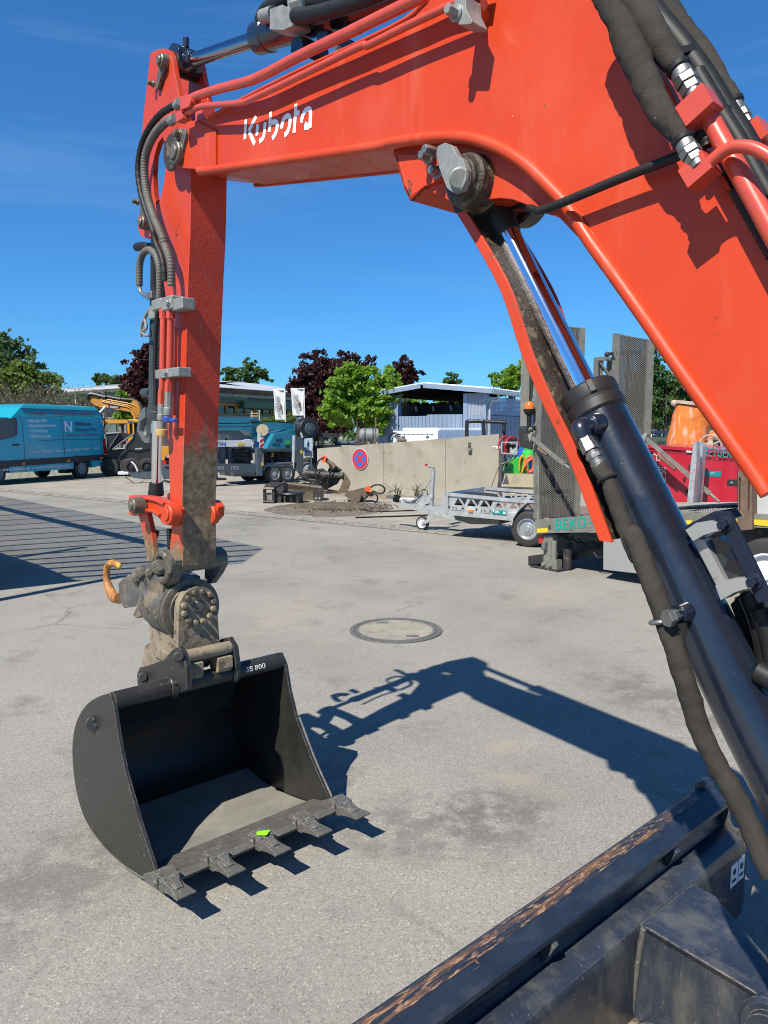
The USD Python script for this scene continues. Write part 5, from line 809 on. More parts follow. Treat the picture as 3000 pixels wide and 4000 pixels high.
part(van, 'roof_seam', tube([VN.Q(a, 2.415, -.09) for a in (rr - .2, fr0 + 2.2)], .012, 5, 1), M['slate'])
part(van, 'tail_light', VN.px([(955, 1100), (975, 1095), (988, 1240), (962, 1242)], .02, .06), M['red'])
part(van, 'door_handle', VN.pxbox(122, 1148, 185, 1162, .03, .03, .004), M['blackplastic'])
for x, y in ((220, 1330), (635, 1303), (938, 1279)): part(van, 'side_marker', VN.pxbox(x - 15, y - 8, x + 15, y + 8, .035, .02), M['amber'])
part(van, 'rear_bumper', VN.box(rr - .1, rr + .12, .42, .62, -1.95, -.05, .03), M['blackplastic'])
part(van, 'wheel_arch', VN.box(-.45, .45, .2, .82, -.7, -.32), M['blackplastic'])
for a, o, m_ in ((0, -.14, 'rim'), (-3.67, -.14, 'rim'), (0, -1.86, 'rim'), (-3.67, -1.86, 'rim')): wheel(van, VN.Q(a, .345, o), VN.n if o > -1 else -VN.n, .345, .24, M['greyrim'])
W = lambda t, a, b, h, m_, bold=False: part(van, 'lettering', VN.write(t, a, b, h, .006, bold=bold), m_, False)
hh = lambda px: px * .2333 / 60.2
W('• Verkauf • Vermietung • Service', (240, 878), (875, 882), hh(27), M['darkred'], True)
for t, a, b in (('•Baugeräte', (250, 946), (435, 944)), ('•Baumaschinen', (258, 993), (515, 989)), ('•Container', (268, 1040), (445, 1038)), ('•Werkzeuge', (275, 1090), (470, 1086))): W(t, a, b, hh(26), M['paper'], True)
W('N', (600, 1033), (668, 1031), hh(90), M['paper'], True)
W('Niklaus', (693, 979), (845, 978), hh(34), M['navy'], True); W('Baugeräte', (697, 1031), (895, 1028), hh(34), M['navy']); W('Telefon: 07072 91060', (610, 1079), (905, 1071), hh(25), M['darkred'])
W('www.nikbau.de  •  www.mietcenter.com', (22, 1400), (642, 1358), hh(24), M['paper'], True)
for t, a, b in (('ATLAS', (300, 1232), (365, 1229)), ('BOMAG', (390, 1227), (485, 1224)), ('GEHL', (503, 1222), (583, 1219)), ('JCB', (603, 1216), (658, 1214)), ('KATO', (678, 1211), (740, 1209)), ('POTAIN', (757, 1204), (832, 1201)), ('SANY', (868, 1198), (925, 1196))): W(t, a, b, hh(18), M['paper'], True)

# ------------------------------------------------------------------ yellow excavator and black dumpers behind the van
YE = Fr((0, 31), (0, -1), '1')
ye = thing('yellow_excavator', 'yellow excavator with its arm raised behind the blue van', 'excavator', YE.P(1230, 1380) * [1, 1, 0])
bm = part(ye, 'arm', YE.px([(810, 725), (830, 695), (870, 690), (905, 715), (935, 735), (1100, 765), (1200, 790), (1235, 735), (1275, 765), (1290, 800), (1305, 870), (1290, 900), (1245, 915), (1205, 850), (1120, 835), (1000, 815), (930, 808), (880, 790), (850, 770)], 0, .35), M['ochre'])
part(bm, 'lettering', YE.write('SANY', (1018, 812), (1098, 814), .075, .004, bold=True), M['paper'], False); part(bm, 'name_plate', YE.px([(1005, 780), (1115, 790), (1115, 822), (1005, 818)], .003, .01), M['navy'])
part(ye, 'arm_cylinder', [cyl(YE.P(905, 700, -.1), YE.P(1120, 735, -.1), .10), cyl(YE.P(1120, 735, -.1), YE.P(1240, 738, -.1), .055), tube([YE.P(x, y, .03) for x, y in ((808, 740), (815, 700), (850, 685), (920, 700), (980, 715))], .08, 8, 4)], M['black2'])
part(ye, 'hydraulic_pipes', [tube([YE.P(x, y, .03) for x, y in pts], .022, 6, 4) for pts in ([(930, 725), (1100, 755), (1200, 775), (1260, 800), (1290, 850)], [(930, 740), (1090, 772), (1200, 795), (1240, 820), (1270, 880)], [(940, 755), (1080, 785), (1180, 805), (1230, 840), (1255, 900)])], M['yellow'])
part(ye, 'arm_ram', [cyl(YE.P(925, 855, .05), YE.P(965, 815, .05), .045), cyl(YE.P(965, 815, .05), YE.P(975, 800, .05), .06)], M['paper'])
part(ye, 'cab', [YE.pxbox(1180, 950, 1200, 1060, 0, .08), YE.pxbox(1225, 950, 1245, 1130, 0, .08), YE.pxbox(1180, 1060, 1420, 1300, 0, 1.6)], M['yellow']); part(ye, 'cab_roof', YE.pxbox(1178, 920, 1330, 952, .05, 1.4, .04), M['yellow']); part(ye, 'window', YE.pxbox(1200, 952, 1300, 1060, -.08, .03), M['glass'])
part(ye, 'undercarriage', YE.pxbox(1150, 1300, 1420, 1395, .2, 1.6, .1), M['black2'])
D1 = Fr((0, 29.2), (0.15, -1), '1')
ym = thing('wheeled_dumper', 'black skipped dumper with yellow cab roof right behind the van', 'dumper', D1.P(1080, 1430) * [1, 1, 0], 'black dumpers behind the van')
part(ym, 'cab_roof', D1.px([(955, 955), (965, 930), (985, 922), (1160, 922), (1180, 935), (1182, 955)], -.2, 1.3), M['yellow'])
part(ym, 'cab_post', [D1.pxbox(a, 950, a + 12, 1120, -.25, .08) for a in (962, 1072, 1168)], M['black2']); part(ym, 'window', D1.pxbox(975, 955, 1070, 1045, -.4, .03), M['cabglass'])
part(ym, 'skip', [D1.px([(985, 1052), (1105, 1045), (1005, 1200), (985, 1218)], .1, 1.3), D1.px([(1095, 1062), (1108, 1052), (1240, 1050), (1110, 1150), (1040, 1200), (1005, 1205)], .0, .05)], M['black2'])
part(ym, 'skip_rim', [tube([D1.P(x, y, .12) for x, y in pts], .03, 6, 1) for pts in ([(1105, 1045), (1000, 1205)], [(1238, 1052), (1108, 1148), (1045, 1198)], [(985, 1052), (1105, 1045)], [(1045, 1198), (1170, 1190)])], M['slate'])
part(ym, 'seat', D1.pxbox(1115, 1095, 1160, 1150, -.3, .3, .04), M['brightorange'])
part(ym, 'chassis', D1.px([(985, 1205), (1040, 1200), (1170, 1190), (1260, 1260), (1260, 1390), (985, 1405)], -.1, 1.2), M['black2'])
for x in (1020, 1200): wheel(ym, D1.P(x, 1360, .0), D1.n, .34, .3, M['black2'])
dm = thing('wheeled_dumper', 'second black skip dumper nearer the orange arm with a pale name on its side', 'dumper', D1.P(1300, 1430) * [1, 1, 0], 'black dumpers behind the van')
part(dm, 'skip', [D1.px([(1165, 1165), (1230, 1095), (1245, 1050), (1385, 1045), (1390, 1190), (1290, 1215), (1160, 1195)], .35, 1.2)], M['black2'])
part(dm, 'skip_rim', tube([D1.P(x, y, .37) for x, y in ((1240, 1052), (1230, 1095), (1170, 1160), (1162, 1195))], .03, 6, 1), M['slate'])
part(dm, 'lettering', D1.write('DUMPER' if False else 'HAPP', (1252, 1200), (1318, 1196), .05, .36, bold=True), M['paper'], False)
part(dm, 'chassis', D1.px([(1180, 1195), (1390, 1190), (1400, 1400), (1190, 1400)], .3, 1.2), M['black2'])
for x in (1230, 1370): wheel(dm, D1.P(x, 1360, .32), D1.n, .34, .3, M['black2'])
# car trailer drawbar and truck behind the arm
CT = Fr((0, 25.5), (.2, -1), '1')
ct = thing('car_trailer', 'grey drawbar trailer with jockey wheel behind the bucket cylinder', 'trailer', CT.P(1500, 1540) * [1, 1, 0])
part(ct, 'drawbar', [CT.px([(1185, 1415), (1300, 1410), (1560, 1395), (1700, 1395), (1700, 1470), (1330, 1475), (1230, 1460)], 0, .12)], M['slate'])
part(ct, 'coupling', [cyl(CT.P(1092, 1415, -.03), CT.P(1190, 1420, -.03), .045, .05, 14, .01), hull([CT.P(x, y, o) for x, y in ((1092, 1402), (1140, 1395), (1160, 1430), (1095, 1432)) for o in (-.08, .02)])], M['paper'])
part(ct, 'brake_lever', tube([CT.P(x, y, .02) for x, y in ((1215, 1312), (1250, 1345), (1275, 1400))], .03, 8, 3), M['paper'])
part(ct, 'brake_cable', tube([CT.P(x, y, .02) for x, y in ((1160, 1450), (1200, 1480), (1260, 1515), (1330, 1490))], .012, 5, 4), M['rubber'])
jw = part(ct, 'jockey_leg', cyl(CT.P(1490, 1430, .08), CT.P(1530, 1510, .08), .04), M['galv']); wheel(ct, CT.P(1528, 1520, .08), CT.n, .145, .1, M['galv'], 'jockey_wheel')
part(ct, 'body', CT.pxbox(1480, 1355, 1900, 1410, -.1, 1.4), M['slate']); part(ct, 'rear_lamp', CT.pxbox(1502, 1303, 1540, 1335, .0, .06), M['red'])
yk = thing('yellow_skip', 'small yellow skip behind the bucket cylinder rod', 'skip', CT.P(1520, 1350) * [1, 1, 0]); YK = Fr((0, 27.5), (.2, -1), '1')
part(yk, 'skip_body', YK.px([(1470, 1170), (1580, 1170), (1575, 1250), (1530, 1255), (1525, 1292), (1475, 1290)], 0, .8), M['yellow']); part(yk, 'skip_stand', [YK.box(YK.l(1470, 0)[0], YK.l(1700, 0)[0], 0, YK.l(0, 1292)[1], -.7, -.1, .02)], M['black2'])
# ------------------------------------------------------------------ crane trailer
CR = Fr(onz(604, 1044.5), (.62, -.78), '2')
cr_ = thing('crane_trailer', 'teal and slate crane trailer on twin axles parked in the middle distance', 'crane', CR.P(810, 1395) * [1, 1, 0])
part(cr_, 'crane_boom', [CR.px([(40, 775), (600, 790), (625, 815), (1000, 832), (1035, 850), (1035, 885), (960, 900), (640, 905), (540, 905), (40, 900)], -.8, .45), CR.px([(540, 788), (610, 788), (610, 812), (540, 806)], -.75, .5), CR.px([(60, 850), (610, 852), (610, 862), (60, 862)], -.79, .46)], M['teal'])
part(cr_, 'boom_foot', CR.px([(500, 903), (640, 903), (620, 960), (592, 1002), (568, 995), (555, 950)], -.8, .45), M['teal'])
part(cr_, 'boom_cable', tube([CR.P(x, y, -.7) for x, y in ((200, 840), (400, 838), (560, 832), (700, 822), (850, 830), (980, 836))], .02, 6, 4), M['rubber'])
tu = part(cr_, 'turret', [CR.px([(690, 1075), (760, 935), (905, 905), (1020, 890), (1045, 925), (955, 985), (935, 1075)], -.55, .9)], M['teal'])
part(tu, 'turret_base', CR.px([(690, 1072), (935, 1072), (935, 1098), (700, 1098)], -.5, 1.0), M['slate'])
part(tu, 'lettering', [CR.write('PAUS', (775, 1010), (835, 1008), .105, -.545, bold=True), CR.write('PTK 31', (748, 1052), (815, 1050), .10, -.545, bold=True)], M['navy'], False)
part(tu, 'grille', [CR.pxbox(866 + 9 * k, 1040, 871 + 9 * k, 1065, -.54, .02) for k in range(5)], M['navy'], False, kind='stuff'); part(tu, 'label_plate', CR.pxbox(866, 1000, 912, 1032, -.54, .02), M['brightgreen'])
part(cr_, 'lettering', [CR.write('PTK', (556, 918), (606, 916), .13, -.795, bold=True), CR.write('31', (575, 940), (608, 938), .10, -.795, bold=True)], M['navy'], False)
wb = part(cr_, 'support_beam', CR.px([(60, 1000), (480, 995), (545, 985), (575, 1020), (560, 1052), (60, 1060)], -.3, .18), M['paper'])
m = CR.write('PAUS', (312, 1008), (205, 1010), .13, -.295, bold=True, up=(0, -1)); part(wb, 'lettering', m, M['signblue'], False); part(wb, 'warning_plate', CR.pxbox(424, 1017, 480, 1042, -.29, .02), M['yellowref'])
part(cr_, 'chassis', [CR.px([(40, 1215), (500, 1213), (595, 1220), (600, 1292), (40, 1292)], .05, .25), CR.px([(380, 1290), (600, 1292), (600, 1330), (390, 1330)], -.3, 1.0), CR.px([(600, 1215), (935, 1225), (935, 1260), (600, 1270)], -.2, 1.3)], M['slate'])
part(cr_, 'lettering', [CR.write('PAUS', (222, 1268), (298, 1266), .10, .056, bold=True), CR.write('PTK 31', (362, 1266), (438, 1264), .10, .056, bold=True)], M['galv'], False)
for pts in ([(608, 1065), (660, 1060), (650, 1325), (606, 1322)], [(960, 955), (1030, 965), (1030, 1290), (978, 1285)]): 
    og = part(cr_, 'outrigger_leg', CR.px(pts, .12, .2), M['slate']); a, b = pts[0], pts[1]; part(og, 'sticker', CR.pxbox((a[0] + b[0]) / 2 + 8, a[1] + 130, (a[0] + b[0]) / 2 + 28, a[1] + 165, .125, .01), M['yellowref'])
st = part(cr_, 'warning_board', CR.px([(625, 972), (668, 968), (666, 1060), (625, 1066)], .16, .02), M['paper'])
for k in range(2): part(st, 'red_stripe', CR.px([(626, 1000 + 45 * k), (667, 972 + 45 * k), (667, 996 + 45 * k), (626, 1024 + 45 * k)], .165, .01), M['red'])
part(cr_, 'marker_board', CR.px([(1000, 930), (1015, 922), (1032, 968), (1018, 975)], .16, .02), M['paper'])
pc = CR.P(1075, 890, -.3); pu = part(cr_, 'rope_pulley', lathe(pc, CR.n, [(.37, -.25), (.38, -.12), (.30, -.08), (.30, .02), (.38, .06), (.36, .10)], 28), M['black2']); part(pu, 'hub', lathe(pc, CR.n, [(.2, .1), (.19, .14), (.08, .15), (.08, .22)], 18), M['slate'])
part(cr_, 'winch', [cyl(CR.P(965, 865, -.5), CR.P(1040, 865, -.5), .16, None, 18), CR.pxbox(1000, 780, 1050, 830, -.6, .3, .05)], M['slate'])
part(cr_, 'round_plate', cyl(CR.P(652, 900, -.2), CR.P(652, 900, -.15), .19, None, 24), M['beige'])
parts(cr_, 'leg_cylinder', [cyl(CR.P(945, 950, .05), CR.P(940, 1200, .05), .06), cyl(CR.P(625, 930, .05), CR.P(625, 1010, .05), .07)], M['galv'])
parts(cr_, 'stabiliser_column', [CR.pxbox(252, 940, 312, 1215, -.5, .3), CR.pxbox(330, 945, 362, 1170, -.5, .2), CR.pxbox(228, 1060, 248, 1220, -.4, .2)], M['slate'])
part(cr_, 'hydraulics', [tube([CR.P(*q, -.6) for q in pts], .05, 6, 5) for pts in ([(380, 1190), (430, 1120), (500, 1110), (540, 1150), (520, 1200)], [(400, 1080), (480, 1060), (540, 1090), (550, 1180)], [(700, 1130), (740, 1180), (760, 1215)], [(820, 1110), (860, 1160), (900, 1210)], [(360, 1110), (470, 1150), (540, 1130)])] + [CR.pxbox(370, 1070, 545, 1210, -.9, .3), CR.pxbox(545, 1085, 690, 1110, -.5, .8), CR.pxbox(700, 1100, 930, 1215, -.9, .3), CR.pxbox(825, 1165, 880, 1215, -.4, .3, .02)], M['black2'], label='dark pumps and hoses between the legs')
part(cr_, 'yellow_valve', CR.pxbox(740, 1110, 758, 1150, -.4, .05), M['yellow'])
part(cr_, 'mudguard', [tube([CR.P(x, y, -.05) for x, y in ((652, 1270), (672, 1232), (720, 1222), (800, 1226), (880, 1228), (918, 1250), (928, 1285))], .07, 8, 4), CR.box(CR.l(660, 0)[0], CR.l(918, 0)[0], CR.l(0, 1250)[1], CR.l(0, 1226)[1], -.3, .02, .02)], M['slate'])
for x in (752, 868): 
    p = CR.P(x, 1325, -.1); wheel(cr_, [p[0], p[1], .31], CR.n, .31, .22, M['greyrim'])
    wheel(cr_, [*(p - CR.n * 1.65)[:2], .31], -CR.n, .31, .22, M['greyrim'])
part(cr_, 'front_jack', [CR.pxbox(215, 1290, 240, 1355, -.3, .15), CR.pxbox(200, 1350, 320, 1362, -.2, .4)], M['slate'])
# cab machine, info board, tank left of the wall
DC = Fr((0, 25), (-.1, -1), '2')
cm = thing('telehandler', 'dark cabbed machine parked behind the left end of the concrete wall', 'vehicle', DC.P(1210, 1250) * [1, 1, 0])
part(cm, 'cab', [DC.px([(1120, 940), (1135, 928), (1290, 930), (1308, 945), (1308, 965), (1120, 962)], 0, 1.2)] + [DC.pxbox(a, 950, b, 1060, 0, .1) for a, b in ((1122, 1136), (1200, 1212), (1292, 1306))] + [DC.pxbox(1120, 1045, 1330, 1200, 0, 1.3)], M['black2']); part(cm, 'window', [DC.pxbox(1136, 962, 1200, 1045, -.03, .03)], M['cabglass']); part(cm, 'window', DC.pxbox(1212, 962, 1292, 1045, -.03, .03), M['cabglass'])
part(cm, 'body', DC.pxbox(1010, 1190, 1330, 1255, .1, 1.6, .1), M['slate']); [wheel(cm, DC.P(x, 1255, .2), DC.n, .38, .3, M['greyrim']) for x in (1080, 1290)]
part(cm, 'rail_clutter', [DC.pxbox(1310, 1000, 1540, 1040, -.5, .3, .05)] + [DC.pxbox(a, 985, a + 10, 1010, -.4, .05) for a in (1350, 1430, 1500)], M['slate'])
ib = thing('info_board', 'bluish white board with drawings beside the dark cab', 'sign', DC.P(1078, 1250, .6) * [1, 1, 0]); part(ib, 'board', DC.px([(1040, 980), (1115, 972), (1114, 1142), (1040, 1145)], .6, .03), mk('blue_white_board', (.25, .34, .42), .4)); part(ib, 'post', DC.pxbox(1095, 1142, 1108, 1260, .6, .05), M['galv'])
part(ib, 'board_print', [tube([DC.P(1075 + 14 * math.sin(t * 3 + k), 1000 + 12 * t + k * 20, .605) for t in range(5)], .015, 5, 2) for k in range(2)] + [DC.pxbox(1058 + 24 * k, 1090, 1070 + 24 * k, 1108, .605, .01) for k in range(2)], M['navy'])
TK = Fr((0, 24), (0, -1), '3')
tk_ = thing('tank_trailer', 'grey cylindrical tank on a frame left of the blue shed', 'tank', TK.P(90, 1000) * [1, 1, 0])
part(tk_, 'tank', lathe(TK.P(5, 830, -.5), TK.u, [(.05, 0), (.18, .03), (.225, .1), (.225, .60), (.22, .62), (.22, .64)], 28), mk('grey_tank_paint', (.17, .18, .18), .45, var=(3, .15))); part(tk_, 'tank_band', [lathe(TK.P(x, 826, -.5), TK.u, [(.228, 0), (.236, .01), (.236, .04), (.228, .05)], 28) for x in (55, 130)], M['slate'])
part(tk_, 'filler_cap', cyl(TK.P(117, 770, -.5), TK.P(117, 752, -.5), .06), M['oldblack']); part(tk_, 'frame', [TK.box(TK.l(-100, 0)[0], TK.l(170, 0)[0], .45, .7, -.9, -.1), TK.pxbox(152, 660, 166, 890, 0, .06)] + [TK.pxbox(a, 860, a + 10, 905, 0, .06) for a in (40, 75, 140)], M['rust'])
wheel(tk_, TK.P(20, 980, -.1), TK.n, .3, .25, M['greyrim'])

# ------------------------------------------------------------------ concrete wall
WR, WL = atd(1078.5, 930, 17.9), atd(684, 930, 21.8); wu = (WR - WL) * [1, 1, 0]; wu /= np.linalg.norm(wu); WA = Fr(WR, (wu[1], -wu[0]), '3')
wal = thing('concrete_wall', 'pale cast concrete retaining wall with sloping top across the yard', 'wall', WA.Q(0, 0))
lw = -np.linalg.norm((WR - WL)[:2]); zt = lambda a: 1.615 + (1.615 - 1.17) / -lw * a
ends = [lw, lw * .585, lw * .253, 0]
for i in range(3):
    a0, a1 = ends[i] + .006, ends[i + 1] - .006; n_ = 12; top_ = [(a, zt(a) + .012 * (meshkit.noise(np.array([[a * 4, 0, i]]))[0] - .5)) for a in np.linspace(a1, a0, n_)]
    part(wal, 'wall_panel', WA.prism([(a0, -.05), (a1, -.05)] + top_, 0, .20), M['concrete'])
sg_c = WA.l(20, 1050); sgn_ = thing('no_stopping_sign', 'round red and blue no stopping sign fixed to the concrete wall', 'sign', WA.Q(*sg_c, .01))
R_ = .285; ring = lambda r: sg.Point(*sg_c).buffer(r, 32)
part(sgn_, 'plate', WA.prism(ring(R_ * 1.04), .03, .012), M['paper']); part(sgn_, 'red_ring', WA.prism(ring(R_).difference(ring(R_ * .74)), .034, .004), M['signred']); part(sgn_, 'blue_face', WA.prism(ring(R_ * .73), .0335, .003), M['signblue'])
part(sgn_, 'cross', WA.prism(union_all([sg.LineString([(sg_c[0] - q, sg_c[1] - .2), (sg_c[0] + q, sg_c[1] + .2)]).buffer(.034, cap_style=2) for q in (-.2, .2)]).intersection(ring(R_ * .76)), .036, .003), M['signred'])
wb_ = thing('wall_bracket', 'small steel bracket hanging on the concrete wall near its right end', 'bracket', WA.P(1027, 940)); part(wb_, 'strap', WA.pxbox(1016, 898, 1037, 952, .02, .02, .004), M['oldblack']); part(wb_, 'holder', [WA.pxbox(1004, 950, 1037, 978, .09, .09, .006), cyl(WA.P(1026, 918, .02), WA.P(1026, 918, .035), .02)], M['galvdark'])
wt = thing('wall_tie', 'pale steel tie plate at the right end of the concrete wall', 'bracket', WA.P(1280, 942)); part(wt, 'tie_plate', [WA.pxbox(1243, 930, 1312, 955, .015, .015, .003)], M['paper']); part(wt, 'bolt', [hexbolt(WA.P(x, 942, .015), WA.n, .012, .015, False) for x in (1254, 1272)], M['oldblack'])
rod = thing('rusty_rod', 'thin rusty rod leaning against the right end of the concrete wall', 'rod', WA.P(1200, 1395, .3) * [1, 1, 0]); part(rod, 'rod', tube([WA.P(1310, 1090, .05), WA.P(1255, 1240, .2), WA.P(1198, 1395, .32)], .012, 6, 3), M['rust'])
for i, (x, y) in enumerate(((360, 1375), (380, 1385), (520, 1380), (545, 1370))):
    rng = np.random.default_rng(i); t = thing('weed_tuft', ['small dry weed left of the trailer coupling', 'dry weed leaning right beside the trailer coupling', 'yellowed weed behind the jockey wheel post', 'taller weed with thin stalks behind the jockey wheel post'][i], 'weed', WA.P(x, y + 30, .3) * [1, 1, 0]); b = WA.P(x, y + 35, .3)
    part(t, 'stalks', [tube([b, b + [rng.normal() * .06, rng.normal() * .05, .18], b + [rng.normal() * .16, rng.normal() * .1, .26 + .16 * rng.random()]], [.006, .005, .002], 4, 3) for _ in range(9)], M['lf_dry'], False)

# ------------------------------------------------------------------ white container, blue shed
SF = Fr(atd(1049.5, 930, 28.6), (-.50, -.866), '3')
shd = thing('sheet_metal_shed', 'pale blue sheet metal shed with open front and shallow gable roof', 'shed', SF.Q(0, 0))
sl0 = SF.l(178, 600)[0]; sw = -sl0; ez = SF.l(178, 462)[1]; ez2 = SF.l(1200, 430)[1]; rx = SF.l(640, 400)[0]; rzz = SF.l(640, 362)[1]
def ribs(fr, a0, a1, z0, z1, o, pitch=.16): return [fr.box(a0, a1, z0, z1, o - .03, o)] + [hull([fr.Q(a + d, z, oo) for z in (z0 + .004, z1 - .004) for d, oo in ((0, o - .005), (.02, o + .028), (.065, o + .028), (.085, o - .005))]) for a in np.arange(a0 + .04, a1 - .09, pitch)]
zl = SF.l(260, 655)[1]; zo = SF.l(500, 652)[1]; x1, x2, x3, x4 = SF.l(305, 0)[0], SF.l(372, 0)[0], SF.l(978, 0)[0], SF.l(1020, 0)[0]; x5 = SF.l(1165, 0)[0]; xm = SF.l(660, 0)[0]
part(shd, 'wall_panel', ribs(SF, sl0, x1, 0, zl, 0), M['shed']); part(shd, 'wall_panel', ribs(SF, x4, 0, 0, zl, 0), M['shed'])
part(shd, 'clear_panel', ribs(SF, sl0 + .03, x1, zl, ez - .03, -.01, .14), M['clear']); part(shd, 'clear_panel', ribs(SF, x4, x5, zl, ez2 - .03, -.01, .14), M['clear'])
part(shd, 'gate_panel', ribs(SF, x2, xm, 0, zo, -.05), M['shed']); part(shd, 'gate_panel', ribs(SF, xm - .05, x3, 0, zo + .05, .08, .19), M['shed'])
for a, b in ((x1, x2 - .01), (x3, x4), (x5, 0)): part(shd, 'corner_post', SF.box(a, b, 0, ez - .02, -.3, .02), M['shed'])
SS = Fr(SF.Q(0, 0), (.866, -.5), '3')
part(shd, 'side_wall', ribs(SS, .02, 9, 0, zl, 0), M['shed']); part(shd, 'side_clear_panel', ribs(SS, .35, 9, zl + .02, ez2 - .15, -.01, .14), M['clear']); part(shd, 'side_rail', SS.box(.3, 9, zl + .10, zl + .18, -.12, -.05), M['paper']); parts(shd, 'side_load', [SS.box(1.0, 1.9, zl - .3, ez2 - .5, -.9, -.4), SS.box(3.5, 5.5, zl - .4, ez2 - .6, -.9, -.4)], M['signred'])
part(shd, 'back_wall', [SF.box(sl0, 0, 0, zl - .1, -9, -8.9)], M['shed']); part(shd, 'ceiling', [hull([SF.Q(q_, z_ + e_, o) for q_, z_ in ((sl0 - .1, ez - .02), (rx, rzz - .06)) for e_ in (0, .01) for o in (.2, -9)]), hull([SF.Q(q_, z_ + e_, o) for q_, z_ in ((rx, rzz - .06), (.15, ez2 - .0)) for e_ in (0, .01) for o in (.2, -9)])], M['ceiling']); part(shd, 'back_clear_panel', ribs(SF, sl0, 0, zl - .1, ez, -8.9, .3), M['cabglass']); part(shd, 'left_wall', [SF.box(sl0 - .03, sl0 + .03, 0, zl, -9, -.05)], M['shed'])
for a in np.linspace(sl0 + .1, -.1, 5)[1:-1]: part(shd, 'inner_post', SF.box(a - .05, a + .05, 0, rzz - .2, -8.85, -8.75), M['slate'])
part(shd, 'purlin', [SF.box(sl0, 0, z_, z_ + .08, -8.7, -8.6) for z_ in (zl + .1, zl + .5, zl + .75)], M['slate'])
for k, (aa, za, ab, zb_) in enumerate(((sl0 - .25, ez + .05, rx, rzz), (rx, rzz, .28, ez2 + .07))):
    sheet_ = hull([SF.Q(a, z_ + e, o) for a, z_ in ((aa, za), (ab, zb_)) for e in (0, .05) for o in (.35, -9.3)])
    rb = [hull([SF.Q(a + (ab - aa) * t + w, za + (zb_ - za) * t + h, o) for t in (0, 1) for w, h in ((0, .05), (.05, .09))]) for a in (aa,) for o in (0,)] if False else []
    for o in np.arange(.3, -9.2, -.25): rb.append(hull([SF.Q(a, z_ + .048 + h, o + w) for a, z_ in ((aa, za), (ab, zb_)) for w, h in ((0, 0), (-.03, .04), (-.07, .04), (-.10, 0))]))
    part(shd, 'roof_sheet', [sheet_] + rb, M['roofmetal'])
    part(shd, 'fascia', hull([SF.Q(a, z_ + e, o) for a, z_ in ((aa, za), (ab - (.12 if k == 0 else -.12), zb_ - .01)) for e in (-.14, .03) for o in (.36, .40)]), M['shed'])
part(shd, 'gutter', [tube([SS.Q(-.3, ez2 - .02, .36), SS.Q(9, ez2 - .02, .36)], .075, 10, 1), tube([SS.Q(.35, ez2 - .06, .36), SS.Q(.30, ez2 - .3, .30), SS.Q(.15, ez2 - .55, .09), SS.Q(.15, 0, .09)], .05, 10, 4)], M['galv'])
sh_l = []; rng = np.random.default_rng(5)
rk = thing('parts_rack', 'dark racks of tagged parts inside the open shed', 'rack', SF.Q(sl0 * .5, 0, -3))
part(rk, 'shelf', SF.box(x2 - 1.7, x3 + .2, zo - .3, zo + .25, -3.2, -2.4), M['black2'])
for k in range(11):
    a = x2 - 1.4 + (x3 - x2 + 1.5) / 10.4 * k; q = .12 + .1 * rng.random(); part(rk, 'rack_part', hull([SF.Q(a + d, zo + .2 + h, o) for d, h in ((-.25, 0), (-.2, .22 + q), (0, .30 + q), (.2, .10 + q), (.25, 0)) for o in (-2.5, -2.9)]), M['black2'])
    if k % 2 == 0: part(rk, 'tag', hull([SF.Q(a + d, zo + h, -2.45 + e) for d, h in ((.02, .48), (.12, .46), (.22, .08), (.10, .05)) for e in (0, .01)]), M['paper'])
CN = Fr(atd(945, 930, 24), (-.42, -.91), '3'); CNs = Fr(CN.Q(0, 0), (.91, -.42), '3')
con = thing('white_container', 'low white steel container between the concrete wall and the shed', 'container', CN.Q(0, 0)); cz = CN.l(735, 790)[1]; cl0 = CN.l(330, 790)[0]
part(con, 'body', CN.box(cl0, 0, .1, cz - .06, -6.2, -.03), M['whitebox'])
parts(con, 'top_rail', [CN.box(cl0 - .02, .02, cz - .1, cz, -.06, .01), CNs.box(0, 6.2, cz - .12, cz, -.06, .012), CN.box(cl0 + .1, -.1, cz - .02, cz + .10, -6.1, -.4, .05)], M['whitebox'])
parts(con, 'corner_post', [CN.box(-.14, .015, .1, cz - .005, -.1, .02), CN.box(cl0 - .015, cl0 + .12, .1, cz - .005, -.1, .02)], M['whitebox'])
for k in range(7): a = cl0 + .2 + k * (-cl0 - .4) / 7; part(con, 'corrugation', hull([CN.Q(a + d, z_, o) for z_ in (.2, cz - .12) for d, o in ((0, -.03), (.05, .0), (.12, .0), (.17, -.03))]), M['whitebox'])
for k in range(16): a = .2 + k * .36; part(con, 'corrugation', hull([CNs.Q(a + d, z_, o) for z_ in (.2, cz - .13) for d, o in ((0, -.03), (.06, .005), (.17, .005), (.23, -.03))]), M['whitebox'])
for x in (415, 640): part(con, 'lashing_slot', CN.pxbox(x - 14, 838, x + 14, 852, .012, .03), M['slate'])
cc = thing('cable_coil', 'black cable coil hanging at the left end of the white container', 'cable', CN.P(325, 860)); part(cc, 'coil', [torus(CN.P(325 + 5 * k, 862, .1), CN.n + RGT * .2 * k, .17 + .02 * k, .011, 24, 6) for k in range(-1, 3)], M['rubber'])
rbk = thing('stone_on_wall', 'brown stone lying on top of the concrete wall', 'stone', WA.P(405, 880, -.1)); part(rbk, 'stone', rough_up(trimesh.creation.icosphere(2, .09).apply_transform(trimesh.transformations.scale_and_translate((1.4, 1, .7), WA.P(405, 878, -.1))), .03, 12), M['rust'])
RO = Fr(atd(1060, 930, 21.5), (-.1, -1), '3')
ro = thing('rollover_frame', 'black tubular rollover frame standing before the shed', 'frame', RO.P(1150, 1000) * [1, 1, 0])
rt_ = lambda pts, o: tube([RO.P(x, y, o) for x, y in pts], .055, 8, 4)
